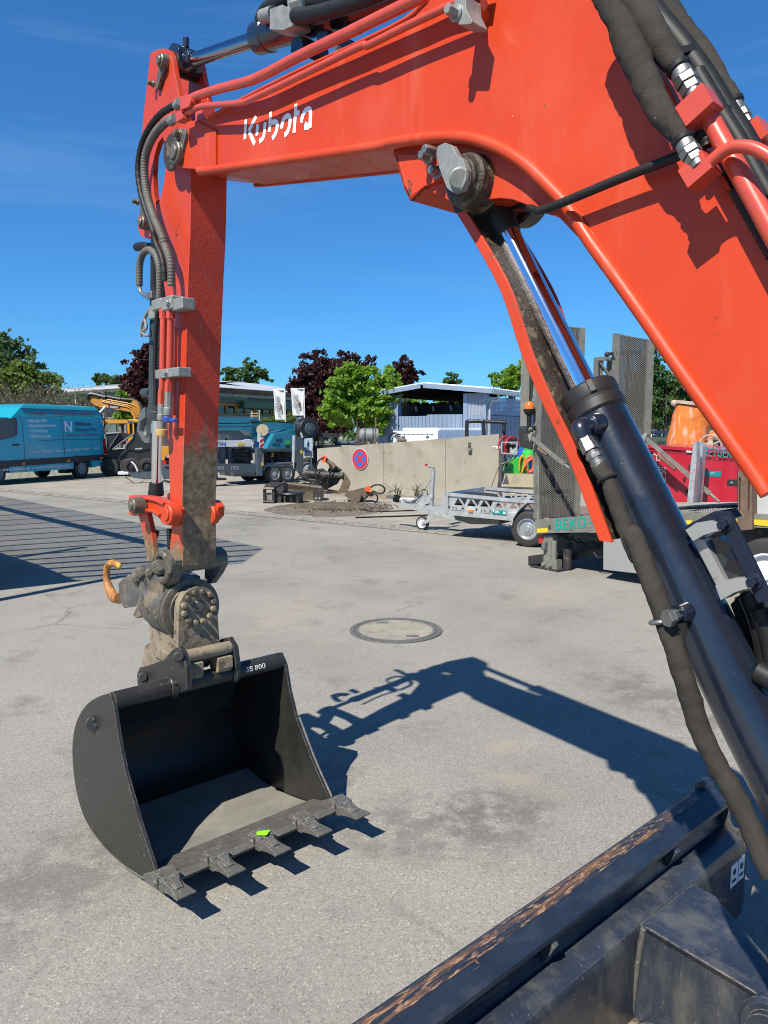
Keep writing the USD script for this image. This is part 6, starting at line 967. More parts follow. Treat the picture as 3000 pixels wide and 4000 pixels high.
part(ro, 'frame_hoop', [rt_([(1005, 1000), (1005, 720), (1020, 702), (1130, 700), (1155, 720), (1165, 1000)], .1)], M['black2']); part(ro, 'frame_hoop', [rt_([(1345, 1000), (1350, 745), (1340, 722), (1362, 712), (1240, 700)], -.4), rt_([(1130, 700), (1362, 712)], -.1)], M['black2']); part(ro, 'canopy_sheet', hull([RO.P(x, y, o) for x, y, o in ((1020, 702, .1), (1140, 702, .1), (1355, 714, -.4), (1200, 695, -.4), (1350, 722, -.4), (1140, 712, .1))]), M['black2'])

# ------------------------------------------------------------------ loose attachments by the wall
AT = Fr(onz(620, 1087), (-.12, -1), '2')
qf = thing('quick_hitch_frame', 'black steel quick hitch box, the taller of the two on the ground', 'hitch', AT.P(705, 1580) * [1, 1, 0])
part(qf, 'box', [AT.px([(690, 1395), (835, 1395), (850, 1440), (820, 1575), (750, 1580), (760, 1430)], -.02, .45), AT.px([(665, 1425), (690, 1395), (835, 1395), (760, 1432)], 0, .4)], M['oldblack'])
for r in ((655, 1430, 680, 1575), (738, 1432, 765, 1580)): part(qf, 'side_post', AT.pxbox(*r, .08, .1, .01), M['oldblack'])
for y, mm_ in ((1442, 'pin'), (1565, 'oldblack')): part(qf, 'cross_pin', cyl(AT.P(660, y, .1), AT.P(760, y, .1), .028 if y < 1500 else .035), M[mm_])
part(qf, 'inner_plate', AT.px([(690, 1480), (735, 1480), (735, 1560), (690, 1555)], .02, .02), M['galvdark'])
qf2 = thing('quick_hitch_frame', 'lower black hitch frame with a round plate on top, right of the taller one', 'hitch', AT.P(920, 1590) * [1, 1, 0])
part(qf2, 'box', [AT.px([(850, 1490), (995, 1500), (990, 1590), (850, 1590)], -.05, .4)], M['oldblack']); part(qf2, 'top_disc', cyl(AT.P(920, 1490, -.2), AT.P(920, 1475, -.2), .33, .32, 32, .01), M['black2'])
for x in (862, 982): part(qf2, 'side_post', cyl(AT.P(x, 1505, .04), AT.P(x - 4, 1590, .04), .035), M['oldblack'])
part(qf2, 'cross_pin', cyl(AT.P(855, 1582, .06), AT.P(990, 1588, .06), .03), M['galvdark'])
part(qf2, 'name_plate', AT.pxbox(905, 1520, 922, 1560, -.04, .02), M['galvdark'])
BB = Fr(onz(655, 1081), (-.25, -1), '2')
bb = thing('brown_grading_bucket', 'long mud brown grading bucket lying open side down before the wall', 'bucket', BB.P(1020, 1550) * [1, 1, 0])
part(bb, 'shell', [BB.px([(840, 1395), (1205, 1440), (1215, 1500), (1195, 1545), (1150, 1565), (1000, 1545), (870, 1500)], 0, .04), hull([BB.P(x, y, o) for x, y, o in ((840, 1395, 0), (1205, 1440, 0), (1215, 1500, 0), (860, 1440, 0), (850, 1395, -.45), (1215, 1440, -.45), (1150, 1420, -.5))])], M['brownsteel'])
part(bb, 'back_tube', cyl(BB.P(838, 1400, -.1), BB.P(1205, 1440, -.1), .06), M['brownsteel']); part(bb, 'end_plate', BB.px([(1120, 1470), (1205, 1440), (1218, 1510), (1190, 1575), (1125, 1570)], .05, .03), M['oldblack'])
for x in (1148, 1182): part(bb, 'bolt', hexbolt(BB.P(x, 1532, .05), BB.n, .025, .02, False), M['galv'])
DB = Fr(onz(705, 1066), (-.35, -1), '2')
db = thing('ditching_bucket', 'wide black ditching bucket with tilt ram and hoses leaning near the wall', 'bucket', DB.P(1250, 1490) * [1, 1, 0])
pfl = [DB.l(x, y) for x, y in ((1400, 1295), (1462, 1385), (1445, 1450), (1390, 1500), (1320, 1500), (1350, 1430), (1395, 1330))]
part(db, 'shell', [hull([DB.P(1045, 1300, -.3), DB.P(1060, 1265, -.3), DB.P(1400, 1295, 0), DB.P(1410, 1320, 0), DB.P(1395, 1330, 0), DB.P(1050, 1330, -.3)]), DB.px([(1050, 1320), (1390, 1320), (1340, 1400), (1240, 1450), (1100, 1400)], -.35, .05), hull([DB.P(x, y, o) for x, y, o in ((1210, 1450, .1), (1350, 1490, .25), (1390, 1500, .2), (1230, 1440, -.3), (1400, 1470, -.2))])], M['oldblack'])
part(db, 'end_plate', DB.px([(1400, 1290), (1440, 1340), (1464, 1388), (1445, 1450), (1392, 1502), (1318, 1495), (1370, 1440), (1395, 1380)], .08, .04), M['brownsteel'])
part(db, 'top_tube', cyl(DB.P(1050, 1300, 0), DB.P(1405, 1325, .06), .09), M['oldblack'])
part(db, 'pivot_plate', [DB.px([(1080, 1270), (1095, 1240), (1140, 1265), (1200, 1255), (1260, 1300), (1090, 1300)], -.1, .08), DB.px([(1250, 1290), (1290, 1205), (1390, 1275), (1340, 1300)], -.15, .06)], M['oldblack'])
ram = part(db, 'tilt_ram', [cyl(DB.P(1215, 1150, .0), DB.P(1285, 1215, .0), .055), cyl(DB.P(1285, 1215, 0), DB.P(1320, 1250, 0), .08)], M['rust']); part(ram, 'ram_head', [hull([DB.P(x, y, o) for x, y in ((1195, 1180), (1210, 1135), (1245, 1140), (1240, 1180), (1215, 1205)) for o in (-.08, .1)])], M['brightorange'])
part(db, 'hose', [tube([DB.P(x, y, .22) for x, y in pts], .022, 7, 6) for pts in ([(1225, 1155), (1170, 1190), (1145, 1290), (1165, 1390), (1220, 1450), (1255, 1420), (1260, 1380)], [(1250, 1200), (1290, 1240), (1270, 1330), (1230, 1430), (1215, 1440)], [(1110, 1400), (1060, 1340), (1000, 1330), (965, 1360), (990, 1400), (1050, 1390)], [(1130, 1400), (1200, 1350), (1260, 1320)])], M['rubber'], 60)
part(db, 'side_frame', [cyl(DB.P(1065, 1355, .1), DB.P(1170, 1370, .1), .03), cyl(DB.P(1110, 1420, .1), DB.P(1200, 1380, .1), .03), DB.pxbox(1040, 1390, 1090, 1440, .1, .1)], M['oldblack'])
GR = Fr(onz(770, 1085), (-.3, -1), '3')
gr = thing('grab_attachment', 'muddy brown grab with a small orange block and looping hoses', 'grab', GR.P(20, 1450) * [1, 1, 0])
part(gr, 'shell', [rough_up(hull([GR.P(x, y, o) for x, y in ((-130, 1380), (-90, 1345), (-20, 1335), (30, 1380), (10, 1440), (-60, 1455)) for o in (.1, -.4)]), .02, 6), hull([GR.P(x, y, o) for x, y in ((-20, 1330), (70, 1310), (110, 1360), (60, 1440), (10, 1450)) for o in (0, -.35)])], M['brownsteel'])
part(gr, 'orange_block', hull([GR.P(x, y, o) for x, y in ((55, 1312), (105, 1295), (118, 1330), (110, 1360), (65, 1345)) for o in (.08, -.15)]), M['brightorange']); part(gr, 'plate', GR.px([(95, 1360), (128, 1350), (130, 1395), (105, 1400)], .05, .1), M['oldblack'])
part(gr, 'hose', [tube([GR.P(x, y, .05) for x, y in pts], .02, 7, 6) for pts in ([(110, 1315), (150, 1292), (200, 1290), (238, 1315), (240, 1350), (200, 1370), (130, 1345)], [(60, 1420), (100, 1380), (140, 1370), (175, 1390), (170, 1440), (120, 1470), (40, 1485), (0, 1480)])], M['rubber'], 60)
lh = thing('loose_hose', 'thin hose trailing over the concrete in front of the wall', 'hose', onz(840, 1106)); part(lh, 'hose', tube([[*onz(x, y)[:2], .02] for x, y in ((760, 1098), (800, 1106), (850, 1106), (900, 1104), (960, 1102))], .014, 6, 6), M['rubber'])
lh = thing('loose_hose', 'second thin hose lying closer, ending under the trailer drawbar', 'hose', onz(850, 1118)); part(lh, 'hose', tube([[*onz(x, y)[:2], .02] for x, y in ((768, 1120), (820, 1118.5), (880, 1116.5), (930, 1114.5))], .016, 6, 6), M['rubber'])
# ------------------------------------------------------------------ galvanised plant trailer
TR = Fr(onz(1142, 1178), (-.53, -.85), '4'); tu_ = lambda a, z, o: TR.Q(a, z, o)
gt = thing('plant_trailer', 'galvanised low plant trailer with lattice sides and drawbar jockey wheel', 'trailer', TR.Q(0, 0, -.7))
WT = 1.45
tri = lambda xs, y0, y1: None
railt = [(585, 1015), (1400, 1090), (1400, 1110), (590, 1040)]
holes = []
xs = [(640, 720), (688, 768), (748, 860), (800, 880), (880, 980), (960, 1020), (1030, 1150), (1080, 1165), (1160, 1240)]
base_y = lambda x: 1035 + (x - 590) * .088; bot_y = lambda x: 1118 + (x - 590) * .062
ho = []
for i, x in enumerate((655, 775, 895, 1030, 1165, 1290)):
    ho.append([(x - 5, bot_y(x) - 2), (x + 30, base_y(x) + 14), (x + 78, bot_y(x + 78) - 2)] if i % 1 == 0 else [])
    ho.append([(x + 50, base_y(x + 50) + 10), (x + 118, base_y(x + 118) + 10), (x + 92, bot_y(x + 90) - 6)])
side_o = [(585, 1012), (1405, 1088), (1405, 1200), (1190, 1215), (585, 1160)]
for o_, lab in ((0, 'side_panel'), (-WT, 'side_panel')):
    pg = sg.Polygon(TR.L(side_o)).difference(union_all([sg.Polygon(TR.L(h)).buffer(-.004).buffer(.004) for h in ho]))
    part(gt, lab, [TR.prism(pg, o_ + .002, .004), ], M['galv'], False)
za, zb2 = TR.l(590, 1013), TR.l(1400, 1089); zc, zd = TR.l(590, 1180), TR.l(1190, 1240)
for o_ in (.0, -WT): 
    part(gt, 'top_rail', hull([TR.Q(a, z + e, o) for a, z in (za, zb2) for e in (-.035, .012) for o in (o_ + .025, o_ - .04)]), M['galv']); part(gt, 'bottom_rail', hull([TR.Q(a, z + e, o) for a, z in (zc, (zb2[0], zd[1])) for e in (-.05, .07) for o in (o_ + .03, o_ - .03)]), M['galv'])
front_a = TR.l(540, 1100)[0]
part(gt, 'front_post', TR.px([(540, 1000), (592, 1008), (592, 1195), (585, 1205), (540, 1195)], .04, .10), M['galv']); part(gt, 'front_post', TR.px([(540, 1000), (592, 1008), (592, 1195), (540, 1195)], -WT + .06, .10), M['galv'])
hf = TR.l(565, 1005)[1]; lf_ = TR.l(565, 1195)[1]
fp_ = sg.box(-WT, lf_ + .06, 0, hf).difference(union_all([sg.Polygon([(-WT + .08 + .28 * k, lf_ + .14), (-WT + .22 + .28 * k, hf - .06), (-WT + .34 + .28 * k, lf_ + .14)]) for k in range(4)]))
FP = Fr(TR.Q(front_a + .05, 0, 0), -TR.u); part(gt, 'front_panel', [FP.prism(sa.affine_transform(fp_, [1, 0, 0, 1, 0, 0]) if np.dot(FP.u, -TR.n) < 0 else sa.affine_transform(fp_, [-1, 0, 0, 1, 0, 0]), 0, .02)], M['galv'])
part(gt, 'deck', hull([TR.Q(a, z + e, o) for a, z in ((front_a + .02, lf_ + .08), (2.0, lf_ + .02)) for e in (0, .03) for o in (0, -WT)]), mk('brown_deck_board', (.17, .115, .09), .8, var=(12, .25)))
part(gt, 'side_bar', [bar(TR.P(x, y, .035), TR.P(x + 95, y + 8, .035), .012, .07) for x, y in ((620, 1142), (885, 1168))], M['galv'])
for x, y in ((640, 1143), (670, 1146), (905, 1168), (935, 1172)): part(gt, 'bolt', hexbolt(TR.P(x, y, .035), TR.n, .014, .02, False), M['zinc'])
for x, y in ((605, 1140), (732, 1152), (857, 1163), (985, 1177), (1248, 1112)): part(gt, 'side_hole', cyl(TR.P(x, y, .025), TR.P(x, y, .033), .018, None, 12), M['oldblack'])
part(gt, 'amber_reflector', TR.px([(778, 1162), (820, 1166), (818, 1188), (776, 1186)], .05, .025), M['amber'])
lb = part(gt, 'label_plate', TR.px([(998, 1162), (1132, 1174), (1130, 1214), (1000, 1200)], .045, .012), M['tealprint']); part(lb, 'lettering', [TR.write('N', (1003, 1184), (1018, 1185), .05, .046, bold=True)] + [TR.px([(1025, 1172 + 8 * k), (1064, 1175 + 8 * k), (1064, 1179 + 8 * k), (1025, 1176 + 8 * k)], .046, .001) for k in range(3)] + [TR.px([(1102, 1182), (1124, 1184), (1124, 1204), (1102, 1202)], .046, .001)], M['paper'], False)
cy = TR.P(520, 1150, -WT / 2)
DO = -.62
dbar = part(gt, 'drawbar', [TR.px([(155, 1090), (240, 1100), (560, 1150), (720, 1200), (1070, 1260), (1065, 1300), (800, 1295), (620, 1250), (430, 1200), (155, 1140)], DO + .07, .14)], M['galv'])
part(gt, 'axle_box', TR.px([(650, 1215), (1070, 1262), (1065, 1302), (800, 1297), (660, 1258)], DO + .3, .6), M['galvdark'])
part(gt, 'overrun_tube', [cyl(TR.P(155, 1075, DO), TR.P(400, 1080, DO), .052, .055, 18, .005), TR.px([(290, 1110), (330, 1030), (365, 1035), (390, 1020), (430, 1030), (430, 1100), (370, 1120)], DO + .06, .12)], M['galv'])
part(gt, 'rubber_boot', lathe(TR.P(95, 1058, DO), TR.P(158, 1066, DO) - TR.P(95, 1058, DO), [(.04, 0)] + [(r_, .012 * k + .005) for k, r_ in enumerate((.062, .05, .064, .05, .065, .05, .066, .052, .064))] + [(.045, .115)], 20), M['rubber'])
part(gt, 'coupling_head', [hull([TR.P(x, y, o) for x, y in ((15, 1035), (60, 1025), (100, 1045), (100, 1072), (20, 1055)) for o in (DO - .05, DO + .05)]), tube([TR.P(x, y, DO) for x, y in ((62, 1028), (50, 1005), (65, 992), (100, 985))], .014, 8, 4)], M['zinc'])
part(gt, 'brake_lever', tube([TR.P(x, y, DO + .06) for x, y in ((425, 885), (395, 945), (355, 1010), (300, 1100))], .016, 8, 3), M['galv']); part(gt, 'brake_cable', [tube([TR.P(x, y, DO + .08) for x, y in pts], .007, 5, 5) for pts in ([(180, 1060), (200, 1090), (250, 1095), (290, 1060), (330, 1010)], [(330, 1000), (370, 975), (400, 990), (400, 1030)], [(260, 1105), (330, 1040), (360, 1005)])], M['rubber'])
jp0, jp1 = TR.P(438, 1135, DO + .02), TR.P(458, 795, DO + .02)
jl = part(gt, 'jockey_post', [cyl(jp0, jp1, .034, None, 18), cyl(TR.P(440, 1060, DO + .02), TR.P(442, 1030, DO + .02), .05, None, 18)], M['galv']); part(jl, 'crank', [tube([jp1 + [0, 0, .0], jp1 + [0, 0, .05], TR.P(400, 772, DO + .02), TR.P(390, 748, DO + .02)], .010, 8, 3)], M['zinc']); part(jl, 'crank_knob', cyl(TR.P(390, 758, DO + .02), TR.P(393, 738, DO + .02), .022, None, 12, .003), M['red'])
part(gt, 'jockey_fork', [TR.px([(345, 1275), (395, 1255), (410, 1205), (460, 1210), (455, 1240), (400, 1290), (350, 1298)], DO + .06, .015), TR.px([(345, 1275), (395, 1255), (410, 1205), (460, 1210), (455, 1240), (400, 1290), (350, 1298)], DO - .06, .015)], M['galv']); wheel(gt, TR.P(357, 1287, DO), TR.n, .118, .07, M['paper'], 'jockey_wheel', .72)
mg = [(1185, 1310), (1195, 1250), (1250, 1165), (1310, 1110), (1330, 1100), (1430, 1100)]
part(gt, 'mudguard', ribbon([TR.P(*p, .22) for p in mg], [TR.P(*p, .22) - TR.n * .24 for p in mg], .012), M['galv'])
wheel(gt, [*TR.P(1345, 1330, .10)[:2], .265], TR.n, .265, .17, M['rim']); wheel(gt, [*(TR.P(1345, 1330, .10) - TR.n * 1.65)[:2], .265], -TR.n, .265, .17, M['rim'])
for i, (x, lab) in enumerate(((745, 'worn tyre lying in the plant trailer, the left one'), (880, 'worn tyre lying in the plant trailer, the right one'))):
    p = TR.P(x, 1135, -.55); t = thing('used_tyre', lab, 'tyre', [p[0], p[1], lf_ + .1], 'tyres lying in the plant trailer'); c_ = np.array([p[0], p[1], lf_ + .11])
    part(t, 'tyre', [lathe(c_, UPZ, [(.15, 0), (.26, .0), (.29, .03), (.29, .14), (.26, .17), (.15, .17), (.15, 0)], 32, False)] + [hull([c_ + [r_ * math.cos(a + d), r_ * math.sin(a + d), z] for r_ in (.286, .298) for d in (0, .09) for z in (.03 + .045 * q, .065 + .045 * q)]) for q in range(3) for a in np.arange(0, 6.28, .19)], M['tyre'], 30)

# ------------------------------------------------------------------ things right of the wall end
RE = Fr((0, 17.6), (-.1, -1), '4')
rl = thing('hose_reel', 'red flanged hose reel with black hose in a steel frame by the wall end', 'hose reel', RE.P(1160, 950) * [1, 1, 0]); c0, c1_ = RE.P(1122, 565, -.1), RE.P(1188, 568, -.1); axr = c1_ - c0
for c_ in (c0, c1_): part(rl, 'flange', [torus(c_, axr + [0, -.25, 0], .205, .018, 28, 8), bar(c_ - [0, 0, .2], c_ + [0, 0, .2], .025, .02, RE.n), bar(c_ - RE.u * .01 - [0, .18, 0], c_ + [0, .18, 0], .025, .02)], M['signred'])
part(rl, 'wound_hose', [lathe(c0, axr, [(.13, .0)] + [(r_, .03 + .017 * k) for k in range(14) for r_ in ((.165,) if k % 2 else (.15,))] + [(.13, .26)], 24)], M['rubber'])
part(rl, 'frame', [RE.px([(1165, 535), (1235, 535), (1235, 640), (1165, 645)], .05, .02, holes=[[(1185, 570), (1205, 565), (1205, 600), (1188, 605)]]), bar(RE.P(1085, 540, .12), RE.P(1240, 540, .12), .025, .025), bar(RE.P(1085, 640, .12), RE.P(1230, 650, .12), .025, .025), bar(RE.P(1088, 540, .12), RE.P(1088, 640, .12), .025, .025, RE.n), bar(RE.P(1228, 540, .12), RE.P(1230, 650, .12), .025, .025, RE.n)], M['galv'])
part(rl, 'stand', [tube([RE.P(x, y, o) for x, y in pts], .02, 6, 4) for pts, o in (([(1120, 650), (1110, 720), (1090, 800), (1095, 880)], .05), ([(1190, 660), (1150, 730), (1110, 830), (1095, 900)], .0), ([(1085, 745), (1190, 700), (1240, 640)], .06), ([(1100, 690), (1130, 700), (1120, 780), (1090, 850)], -.05))], M['oldblack'])
GM = Fr((0, 18.6), (0, -1), '4')
gm = thing('green_cleaner', 'bright green pressure washer with rounded hood behind the beige skip', 'machine', GM.P(1230, 1000) * [1, 1, 0]); part(gm, 'hood', [GM.px([(1112, 830), (1150, 760), (1190, 700), (1250, 675), (1330, 690), (1345, 830)], 0, .6), GM.px([(1230, 690), (1300, 680), (1310, 830), (1225, 830)], .06, .1)], M['brightgreen'], 50)
part(gm, 'label_plate', GM.px([(1125, 790), (1165, 780), (1180, 800), (1125, 806)], .02, .02), M['tealprint']); part(gm, 'neck', lathe(GM.P(1340, 690, -.3), UPZ, [(.2, 0), (.17, .15), (.12, .2), (.12, .32), (.15, .34)], 20), M['brightgreen']); part(gm, 'hose', [tube([GM.P(x, y, .12) for x, y in ((1255, 800), (1256, 720), (1275, 668), (1300, 690), (1296, 760), (1270, 830))], .022, 8, 6)], M['yellow'], 60)
oh = thing('orange_hose_coil', 'coil of orange red hose hanging beside the green washer', 'hose', GM.P(1350, 900) * [1, 1, 0]); part(oh, 'coil', [tube([GM.P(1350 + 34 * math.cos(t), 745 + (60 + 6 * k) * math.sin(t), .2 + .03 * k) for t in np.linspace(0, 6.28, 14)], .03, 8, 3) for k in range(3)] + [tube([GM.P(x, y, .3) for x, y in ((1300, 770), (1330, 720), (1365, 690))], .03, 8, 3)], M['brightorange'], 60)
bl_ = thing('blue_barrel', 'blue plastic barrel behind the green washer', 'barrel', GM.P(1300, 900, -.8) * [1, 1, 0]); part(bl_, 'barrel', lathe(GM.P(1300, 690, -.8) * [1, 1, 0], UPZ, [(.26, 0), (.28, .05), (.28, 1.35), (.25, 1.42)], 24), M['barrelblue']); part(bl_, 'label_plate', GM.pxbox(1288, 612, 1315, 645, -.5, .02), M['paper'])
SK = Fr((0, 16.2), (-.05, -1), '4')
sk = thing('beige_skip', 'dusty beige steel skip with sloped ends behind the trailer', 'skip', SK.P(1250, 1030) * [1, 1, 0])
part(sk, 'front_side', SK.px([(1088, 935), (1420, 945), (1420, 1035), (1120, 1035), (1095, 975)], .02, .03), M['beige']); part(sk, 'back_side', SK.px([(1135, 830), (1420, 832), (1420, 945), (1100, 935)], -.9, .03), M['beige']); part(sk, 'end_side', hull([SK.P(1088, 935, .0), SK.P(1120, 1035, 0), SK.P(1135, 830, -.9), SK.P(1150, 930, -.9), SK.P(1094, 938, 0)]), M['beige']); part(sk, 'top_rail', [bar(SK.P(1086, 938, .03), SK.P(1420, 947, .03), .05, .05)], M['beige']); part(sk, 'inner_plate', [SK.px([(1195, 832), (1300, 832), (1300, 900), (1180, 935)], -.5, .03)], M['beige'])

# ------------------------------------------------------------------ flatbed trailer with raised ramps
BE = Fr(onz(1202, 1235), (-.79, -.62), '6')
bt_ = thing('flatbed_trailer', 'grey low loader trailer with raised mesh ramps and teal stencilled side', 'trailer', BE.Q(0, 0, -1.2))
BW = 2.3
part(bt_, 'tail_beam', BE.px([(150, 1376), (1180, 1330), (1180, 1428), (740, 1452), (155, 1466)], .0, .12), M['galvdark'])
part(bt_, 'lettering', BE.write('BEKO-', (282, 1443), (524, 1426), .125, .002, bold=True, ital=.12), M['stencil'], False)
part(bt_, 'beam_hole', cyl(BE.P(248, 1423, -.01), BE.P(248, 1423, .004), .026, None, 18), M['oldblack'])
for pts in ([(160, 1436), (230, 1430), (230, 1458), (162, 1462)], [(1110, 1384), (1165, 1378), (1160, 1402), (1128, 1412)], [(1430, 1376), (1458, 1374), (1458, 1406), (1440, 1406)], [(1568, 1376), (1690, 1384), (1690, 1424), (1570, 1410)]): part(bt_, 'yellow_reflector', BE.px(pts, .004, .006), M['yellowref'])
part(bt_, 'side_beam', BE.px([(1000, 1335), (1455, 1334), (1800, 1350), (1800, 1440), (1455, 1420), (1100, 1425)], -.004, .12), M['galvdark'])
dz = lambda x, y: BE.l(x, y)
dk = [dz(160, 1374), dz(1000, 1330), dz(1455, 1330), dz(1800, 1345)]
part(bt_, 'deck', [hull([BE.Q(a, z - e, o) for a, z in dk[i:i + 2] for e in (.01, .05) for o in (-.02, -BW)]) for i in range(3)], M['galvdark'])
stud = []
for a in np.arange(dk[1][0], dk[2][0], .055):
    for o in np.arange(-.1, -1.2, -.05): stud.append(hull([BE.Q(a + d, np.interp(a, [dk[0][0], dk[1][0], dk[2][0]], [dk[0][1], dk[1][1], dk[2][1]]) - .012 + h, o + e) for d, e, h in ((-.018, -.004, 0), (.018, .004, 0), (.004, -.006, .008), (-.004, .006, .008))]))
part(bt_, 'tread_plate', stud, M['galv'], False, kind='stuff')
# legs and underside
part(bt_, 'jack_leg', [BE.px([(205, 1480), (262, 1480), (262, 1640), (205, 1640)], -.05, .10), cyl(BE.P(273, 1515, -.06), BE.P(273, 1650, -.06), .035, None, 16), BE.px([(205, 1640), (290, 1640), (290, 1700), (205, 1695)], -.02, .10)], M['galvdark'])
part(bt_, 'jack_foot', [BE.box(BE.l(160, 0)[0], BE.l(350, 0)[0], .004, .022, -.24, .02, .004), cyl(BE.Q(BE.l(335, 0)[0], .02, -.2), BE.Q(BE.l(335, 0)[0], .26, -.2), .055, None, 20)], M['oldblack'])
for x, y in ((206, 1668), (250, 1674)): part(bt_, 'foot_bolt', hexbolt(BE.P(x, y, -.02), BE.n, .025, .03), M['galvdark'])
part(bt_, 'underrun_bar', [cat([BE.px([(105, 1612), (205, 1600), (205, 1662), (105, 1670)], -.05, .008), BE.px([(105, 1612), (205, 1600), (205, 1662), (105, 1670)], -.15, .008), hull([BE.P(x, y, o) for x, y in ((105, 1612), (205, 1600), (105, 1615), (205, 1603)) for o in (-.05, -.158)]), hull([BE.P(x, y, o) for x, y in ((105, 1667), (205, 1659), (105, 1670), (205, 1662)) for o in (-.05, -.158)])])], M['oldblack'])
part(bt_, 'cross_member', [BE.px([(290, 1610), (600, 1560), (600, 1610), (300, 1650)], -.3, .15), BE.px([(360, 1470), (600, 1460), (590, 1560), (480, 1590), (360, 1600)], -1.2, .1), BE.px([(290, 1500), (360, 1480), (360, 1640), (300, 1640)], -.6, .1)], M['oldblack'])
part(bt_, 'brake_hose', [tube([BE.P(x, y, -.2) for x, y in pts], .012, 6, 5) for pts in ([(380, 1490), (440, 1530), (520, 1520), (560, 1560)], [(530, 1590), (560, 1622), (600, 1620)], [(330, 1480), (380, 1510), (400, 1480)], [(430, 1500), (500, 1560), (560, 1540)])], M['rubber'])
part(bt_, 'grate', [bar(BE.P(370, 1478 + 9 * k, -.5), BE.P(560, 1472 + 9 * k, -.5), .01, .008) for k in range(6)], M['galvdark'], False, kind='stuff')
part(bt_, 'tail_lamp', BE.px([(172, 1474), (196, 1472), (205, 1528), (172, 1532)], -.06, .12), M['red']); part(bt_, 'marker_lamp', [lathe(BE.P(208, 1548, -.02), UPZ, [(.02, -.05), (.034, -.04), (.034, .05), (.02, .06)], 14)], M['zinc'])
part(bt_, 'toolbox', BE.px([(592, 1500), (880, 1470), (900, 1735), (592, 1700)], -.05, .5), mk('grey_aluminium_box', (.30, .305, .29), .5, .3, var=(2, .1)))
wheel(bt_, [*BE.P(1680, 1720, -.12)[:2], .345], BE.n, .345, .25, M['paper']); wheel(bt_, [*(BE.P(1680, 1720, -.12) + BE.u * .82)[:2], .345], BE.n, .345, .25, M['paper'])
part(bt_, 'underside', BE.px([(960, 1440), (1800, 1440), (1800, 1560), (1500, 1560), (960, 1500)], -.35, .5), M['oldblack'])
part(bt_, 'front_post', [BE.px([(1464, 1062), (1556, 1062), (1556, 1440), (1464, 1448)], .04, .10, holes=[[(1470, 1105), (1482, 1105), (1480, 1320), (1470, 1320)], [(1528, 1120), (1542, 1120), (1538, 1320), (1528, 1320)]])], M['rust'], label='dried mud covered upright on the trailer side')
part(bt_, 'cabinet', BE.px([(1558, 1160), (1900, 1160), (1900, 1345), (1558, 1340)], -.06, .5), mk('grey_cabinet', (.38, .39, .38), .5, var=(2, .05)))
# ramps
MF = Fr(BE.Q(0, 0, 0), BE.u, '6')       # planes facing along the trailer: the driving side of the raised ramps
def ramp(label_, x0, x1, ytop0, ytop1, ybot, post, oside, lat, strap, extra):
    """x0..x1 the mesh, post = x range of the frame edge to its left; oside: distance along the trailer."""
    fr = Fr(oside, BE.u * .92 + BE.n * .39, '6')
    rp = part(bt_, 'loading_ramp', [fr.pxbox(x0, ytop0, x0 + 6, ybot, .0, .02), fr.pxbox(x1 - 5, ytop1, x1, ybot, .0, .02), fr.px([(x0, ytop0), (x1, ytop1), (x1, ytop1 + 8), (x0, ytop0 + 6)], .0, .02)], M['galvdark'], label=label_)
    (a0, z0), (a1, z1) = fr.l(x0, ybot), fr.l(x1, min(ytop0, ytop1)); zt1 = fr.l(x0, ytop0)[1]; zt2 = fr.l(x1, ytop1)[1]
    V_, F_ = [], []
    n = max(int((a1 - a0) / .019), 4); step = .013; k = 0
    for i in range(n + 1):
        ac = a0 + (a1 - a0) * i / n; zz = np.arange(z0, zt1 + (zt2 - zt1) * i / n, step); sgn2 = 1 if i % 2 else -1
        w = (a1 - a0) / n * .5
        ctr = ac + sgn2 * w * np.where(np.arange(len(zz)) % 2 == 0, -.5, .5)
        for d, e in ((-.0074, 0), (.0074, -.012)):
            V_.append(np.array([fr.Q(c_ + d, z_, -.01 - e) for c_, z_ in zip(ctr, zz)]))
        m_ = len(zz); q = np.arange(m_ - 1); F_ += [np.stack([k + q, k + m_ + q, k + m_ + q + 1], 1), np.stack([k + q, k + m_ + q + 1, k + q + 1], 1)]; k += 2 * m_
    part(rp, 'expanded_mesh', trimesh.Trimesh(np.vstack(V_), np.vstack(F_), process=False), M['meshsteel'], False, kind='stuff')
    part(rp, 'back_lattice', [bar(fr.Q(a0 + .02, z_, -.11), fr.Q(a1 - .02, z_ + .02, -.11), .03, .05) for z_ in np.arange(z0 + .3, min(zt1, zt2), .62)] + [bar(fr.Q(a0 + (a1 - a0) * t, z0, -.12), fr.Q(a0 + (a1 - a0) * t, min(zt1, zt2), -.12), .03, .04, fr.n) for t in (.5,)], M['galvdark'], kind='stuff')
    return rp, fr
M['meshsteel'] = mk('expanded_steel_mesh', (.028, .027, .025), .6, .2, var=(30, .25))
P0 = BE.P(178, 1370, -.06); 
r1, f1_ = ramp('nearer raised loading ramp of grey expanded mesh', 172, 440, 250, 270, 1368, None, P0, 0, 0, 0) if False else ramp('nearer raised loading ramp of grey expanded mesh', 172, 440, 100, 132, 1368, None, P0, 0, 0, 0)
part(r1, 'side_frame', [BE.px([(55, 460), (66, 250), (130, 250), (135, 420), (96, 1350), (150, 1376), (142, 1000), (120, 860), (80, 640)], -.02, .0) if False else BE.px([(140, 250), (172, 250), (176, 1376), (142, 1378), (136, 1000)], -.03, .05)], M['galvdark'])
part(r1, 'side_frame', [BE.px([(60, 300), (138, 300), (108, 640), (95, 770), (52, 770)], -.05, .06)], M['galvdark']); part(r1, 'chain', [torus(BE.P(124 - .01 * y, y, .01), (BE.n if k % 2 else BE.u) + UPZ * .2, .016, .005, 10, 5) for k, y in enumerate(range(330, 610, 11))], M['oldblack'], kind='stuff')
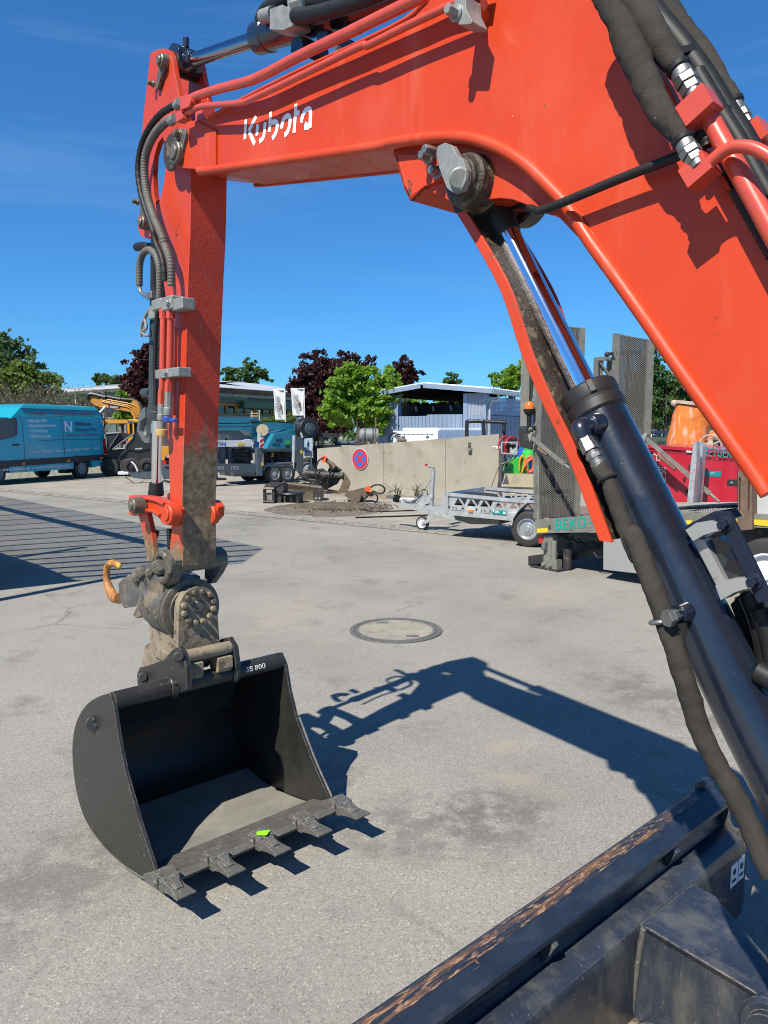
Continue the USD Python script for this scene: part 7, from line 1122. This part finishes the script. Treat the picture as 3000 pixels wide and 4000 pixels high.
part(r1, 'side_web', BE.px([(44, 780), (140, 770), (140, 900), (112, 920), (50, 905)], -.04, .05), M['oldblack'])
P1 = BE.P(655, 1350, -1.25)
r2, f2_ = ramp('farther raised loading ramp of grey expanded mesh', 658, 880, 170, 208, 1340, None, BE.P(178, 1370, -.06) - BE.n * 1.35, 0, 0, 0)
F2 = Fr(f2_.Q(0, 0, 0), -f2_.u, '6')
part(r2, 'side_frame', [f2_.px([(545, 325), (600, 318), (655, 325), (655, 345), (560, 345), (560, 1000), (545, 1000)], -.05, .05), f2_.pxbox(640, 330, 660, 1340, -.05, .10), f2_.pxbox(545, 325, 562, 1340, -.10, .06)], M['galvdark'])
part(r2, 'side_brace', [bar(f2_.P(560, 345 + 130 * k, -.08), f2_.P(650, 345 + 130 * (k + 1), -.08), .03, .03) for k in range(7)], M['galvdark'], kind='stuff')
part(r2, 'pivot_knob', [trimesh.creation.icosphere(2, .035).apply_translation(f2_.P(616, 305, .02)), cyl(f2_.P(616, 305, .02), f2_.P(655, 300, .02), .022)], M['oldblack'])
for pts, o in (([(128, 845), (372, 1045)], .10), ([(868, 850), (1345, 1262)], -.55)):
    p, q = BE.P(*pts[0], o), BE.P(*pts[1], o if o > 0 else -.55); st_ = part(bt_, 'ramp_strut', [bar(p, q * .88 + p * .12, .035, .04), cyl(q * .88 + p * .12, q, .014, None, 10)], M['galvdark'])
    part(st_, 'strut_spring', cyl(p * .82 + q * .18 - [0, 0, .07], p * .58 + q * .42 - [0, 0, .06], .018, None, 10), M['rust']); part(st_, 'strut_end', hull([p + d for d in (np.array(v_) * .05 for v_ in ((1, 0, 1), (-1, 0, .6), (0, .6, 1.4), (0, -.6, 1.0), (1, .3, -1), (-.6, -.4, -1)))]), M['galvdark'])
bc = BE.P(112, 660, .05)
be = thing('beacon_lamp', 'amber beacon lamp on a rubber stem beside the nearer ramp', 'lamp', bc); 
part(be, 'lens', lathe(bc, UPZ, [(.062, 0), (.062, .03), (.055, .06), (.036, .085), (.01, .095)], 24), mk('amber_lens', (.75, .20, .01), .12, trans=.35, coat=.5), 60); part(be, 'base', [lathe(bc - [0, 0, .055], UPZ, [(.035, -.02), (.055, 0), (.07, .03), (.07, .054)], 24)], M['rubber']); part(be, 'stem', [cyl(bc - [0, 0, .25], bc - [0, 0, .07], .022, .03, 14), BE.pxbox(98, 770, 140, 800, .07, .04, .004)], M['rubber']); part(be, 'wing_screw', [hexbolt(BE.P(122, 790, .07), BE.n, .018, .03)], M['galvdark'])
for pts, o in (([(1178, 875), (1196, 870), (1196, 990), (1172, 1268), (1134, 1268), (1160, 1000)], -.25), ([(1205, 880), (1222, 874), (1238, 905), (1212, 1266), (1180, 1266), (1200, 960)], -.45)):
    sk_ = part(bt_, 'stake', BE.px(pts, o, .07), M['galv'])
# ------------------------------------------------------------------ compressor, mixer drum, far cab, house
CO = Fr(BE.Q(0, 0, -.75), BE.n, '7')
co = thing('red_compressor', 'crimson site generator cabinet standing on the flatbed trailer', 'generator', CO.P(500, 1420) * [1, 1, 1])
part(co, 'body', CO.px([(75, 905), (470, 930), (900, 958), (1200, 985), (1200, 1420), (70, 1425)], 0, 1.0), M['compressor'])
part(co, 'top_edge', CO.px([(72, 903), (470, 928), (1200, 978), (1200, 1000), (560, 965), (72, 930)], .02, .03), M['compressor'])
part(co, 'panel_joint', [CO.px([(75, 958), (450, 985), (450, 988), (75, 962)], .003, .006), CO.px([(575, 1030), (870, 1050), (870, 1054), (575, 1034)], .003, .006), CO.px([(545, 965), (549, 965), (549, 1420), (545, 1420)], .003, .006), CO.px([(884, 1000), (890, 1000), (886, 1420), (880, 1420)], .003, .006)], M['oldblack'], False)
part(co, 'lettering', CO.write('MIETGERÄTE', (540, 998), (960, 1028), .085, .022, bold=True), M['tealprint'], False)
part(co, 'lettering', [CO.write('HAL 50', (236, 1300), (236, 1105), .085, .003, up=(-1, 0)), tube([CO.P(x, y, .004) for x, y in ((112, 1080), (112, 1010), (100, 1010), (130, 985), (160, 1008), (148, 1008), (148, 1080))], .004, 4, 1), tube([CO.P(x, y, .004) for x, y in ((130, 1040), (178, 1045), (178, 1000), (190, 1000), (165, 985))], .004, 4, 1), CO.write('GE', (175, 1150), (175, 1085), .075, .003, up=(-1, 0))], M['paper'], False)
part(co, 'number_plate', CO.px([(420, 955), (468, 958), (468, 974), (420, 970)], .024, .004), M['paper'])
lb = part(co, 'label_plate', CO.px([(555, 1135), (738, 1145), (734, 1195), (555, 1185)], .004, .004), M['tealprint']); part(lb, 'lettering', [CO.write('N', (560, 1160), (580, 1161), .03, .005, bold=True)] + [CO.px([(640, 1150 + 8 * k), (680, 1152 + 8 * k), (680, 1154 + 8 * k), (640, 1152 + 8 * k)], .005, .001) for k in range(2)], M['paper'], False)
lc_ = part(co, 'latch', CO.px([(793, 1215), (890, 1222), (890, 1276), (790, 1270)], .006, .01), M['blackplastic']); part(lc_, 'latch_button', cyl(CO.P(833, 1247, .006), CO.P(833, 1247, .016), .014, None, 14), M['zinc'])
for x, y in ((448, 1100), (422, 1325), (398, 1212)): part(co, 'hinge', CO.pxbox(x - 8, y - 15, x + 8, y + 15, .02, .02), M['oldblack'])
DR = Fr(BE.Q(0, 0, -2.6), (-.35, -.94), '7')
dr_ = thing('mixer_drum', 'cement splashed orange mixer drum behind the red generator', 'cement mixer', DR.P(480, 930) * [1, 1, 1])
pA, pB = DR.P(500, 530, 0), DR.P(420, 920, 0); R0 = np.linalg.norm(DR.P(305, 530) - DR.P(700, 530)) / 2; axd = pA - pB; hd_ = np.linalg.norm(axd)
part(dr_, 'drum', rough_up(lathe(pB, axd, [(R0 * .85, -.1), (R0 * .98, .08 * hd_), (R0 * .95, .3 * hd_), (R0 * .92, .55 * hd_), (R0 * .94, .62 * hd_), (R0 * .93, hd_ * .98), (R0 * .86, hd_)], 48), .014, 7, 2), M['drum'], 60)
part(dr_, 'drum_rim', [rough_up(lathe(pB, axd, [(R0 * .93, hd_ * .95), (R0 * 1.03, hd_ * .955), (R0 * 1.03, hd_ * 1.02), (R0 * .9, hd_ * 1.03)], 48), .006, 20), trimesh.creation.icosphere(1, .05).apply_translation(DR.P(312, 525, .1))], M['cement'])
part(dr_, 'drum_frame', [DR.px([(245, 925), (270, 810), (285, 820), (262, 925)], .1, .08), DR.px([(400, 930), (560, 850), (575, 870), (430, 940)], .3, .08), DR.px([(610, 860), (630, 800), (680, 760), (740, 860), (730, 880)], .3, .08)], M['drum'])
HW = Fr(BE.Q(0, 0, -1.5), (-.55, -.83), '7'); cw = HW.P(640, 905); rw = abs(HW.l(740, 905)[0] - HW.l(640, 905)[0])
part(dr_, 'hand_wheel', [torus(cw, HW.n, rw, .013, 36, 8)] + [cyl(cw, cw + rw * (math.cos(t) * HW.u + math.sin(t) * UPZ), .010, None, 8) for t in np.arange(.4, 6.6, 1.2566)] + [cyl(cw - HW.n * .04, cw + HW.n * .04, .04)], M['cement']); parts(dr_, 'drive', [cyl(HW.P(695, 830, -.1), HW.P(700, 950, -.1), .045), cyl(HW.P(735, 925, -.1), HW.P(760, 925, -.1), .06), HW.pxbox(590, 880, 640, 950, -.2, .2, .02)], M['galvdark'])
FC = Fr((0, 19), (-.1, -1), '7')
fc = thing('small_dumper_cab', 'dark green cab showing between the ramp and the orange drum', 'vehicle', FC.P(200, 1100) * [1, 1, 0]); part(fc, 'cab', [FC.px([(140, 790), (160, 772), (280, 772), (280, 800), (145, 800)], 0, .9), FC.pxbox(140, 795, 160, 850, 0, .1), FC.pxbox(218, 795, 230, 850, 0, .1)], M['navy']); part(fc, 'window', FC.pxbox(160, 800, 280, 840, -.05, .03), M['cabglass']); part(fc, 'body', [FC.px([(100, 845), (130, 832), (290, 835), (290, 1100), (70, 1100)], .1, 1.2)], M['olive'])
part(fc, 'grille', [FC.pxbox(160 + 16 * k, 868, 168 + 16 * k, 905, .12, .02) for k in range(5)], M['oldblack'], False, kind='stuff'); part(fc, 'wheel', lathe(FC.P(140, 1200, .2), FC.n, [(.2, 0), (.4, .02), (.4, .25), (.2, .27)], 24), M['tyre'])
HS = Fr((0, 40), (-.3, -1), '7')
hs = thing('white_house', 'white walled house with dark tiled roof behind the alder at right', 'house', HS.P(300, 1100) * [1, 1, 0]); part(hs, 'wall', HS.box(HS.l(55, 0)[0], HS.l(1500, 0)[0], 0, HS.l(0, 610)[1], -8, 0), M['paper']); rb0 = HS.l(0, 620)[1]
part(hs, 'roof', hull([HS.Q(a, z_, o) for a in (HS.l(35, 0)[0], HS.l(1500, 0)[0]) for z_, o in ((rb0 - .1, .6), (rb0 + .1, .6), (HS.l(0, 465)[1], -4), (rb0, -8.6))]), mk('dark_roof_tiles', (.045, .045, .055), .7, var=(3, .2)))
for k in range(3): part(hs, 'window', HS.box(HS.l(120 + 260 * k, 0)[0], HS.l(200 + 260 * k, 0)[0], HS.l(0, 760)[1], HS.l(0, 660)[1], -.05, .02), M['glass'])
# a far hedge closes the yard
hg = []; rng = np.random.default_rng(77)
for k in range(9000):
    t = rng.random(); x = -70 + 150 * t; hg.append([x, 95 + 3 * rng.normal() - .002 * (x - 5) ** 2, abs(rng.normal()) * 1.1 + rng.random() * (2.6 + 1.2 * math.sin(x * .35) + .8 * math.sin(x * .9 + 1))])
solo('far_hedge', leaves(np.array(hg), 0, .55, rng), M['lf_mid'], 'far hedge and bushes closing off the yard', 'hedge', None, 'stuff', False)
# ------------------------------------------------------------------ the ramp trailer left of the picture whose shadow lies on the yard
p0 = np.array([-4.1, 7.25]); wv = np.array([-.47, .88]); wv /= np.linalg.norm(wv); nv = np.array([wv[1], -wv[0]]); sd = SUN[:2] / SUN[2]
def caster(x, y):
    g = onz(.3667 * x, 1050.7 + .3667 * y)[:2]; h = ((p0 - g) @ nv) / (sd @ nv); q = g + sd * h
    return np.array([(q - p0) @ wv, h])
rpn = thing('mesh_ramp_trailer', 'tall mesh ramps of a trailer standing just left of the picture, throwing the striped shadow', 'trailer', (p0[0], p0[1], 0))
to3 = lambda a, h, e=0.0: np.array([*(p0 + wv * a - nv * e), h])
PG = sg.Polygon([caster(*p) for p in ((-300, -20), (0, 55), (660, 185), (830, 215), (1560, 362), (1430, 455), (850, 510), (540, 550), (0, 612), (-300, 640))]).buffer(0)
(ax0, az0, ax1, az1) = PG.bounds
lines = []
for k in range(-14, 34):
    y = 50 + 30 * k; a, b = caster(-350, y + 26), caster(1700, y - 110); lines.append(sg.LineString([a, b]).buffer(.042))
bars = union_all(lines).intersection(PG)
def panel(pg, e, th):
    ms = []
    for g in getattr(pg, 'geoms', [pg]):
        if g.geom_type != 'Polygon' or g.area < 1e-4: continue
        m = trimesh.creation.extrude_polygon(g, th, engine='earcut'); v = np.array(m.vertices); m.vertices = np.array([to3(a, h, e + d) for a, h, d in v]); ms.append(m)
    return cat(ms)
part(rpn, 'cross_rib', panel(bars, .03, .03), M['galvdark'], False, kind='stuff')
strips = union_all([sg.box(a, az0, a + .0145, az1) for a in np.arange(ax0, ax1, .034)]).intersection(PG)
part(rpn, 'mesh_panel', panel(strips, .0, .002), M['galvdark'], False, kind='stuff')
part(rpn, 'side_beam', panel(sg.LineString([caster(-200, 66), caster(0, 118), caster(850, 318), caster(1000, 352)]).buffer(.10, cap_style=2).intersection(PG.buffer(.2)), .05, .08), M['galvdark'])
part(rpn, 'side_plate', panel(sg.Polygon([caster(*p) for p in ((-300, 260), (0, 375), (300, 470), (480, 545), (540, 552), (0, 614), (-300, 645))]).buffer(0), .08, .04), M['galvdark'])
part(rpn, 'support_leg', [bar(to3(-.2, 0, .1), to3(-.2, 2.2, .1), .1, .1, np.array([1., 0, 0])), bar(to3(2.4, 0, .1), to3(2.4, 2.0, .1), .1, .1, np.array([1., 0, 0]))], M['galvdark'])
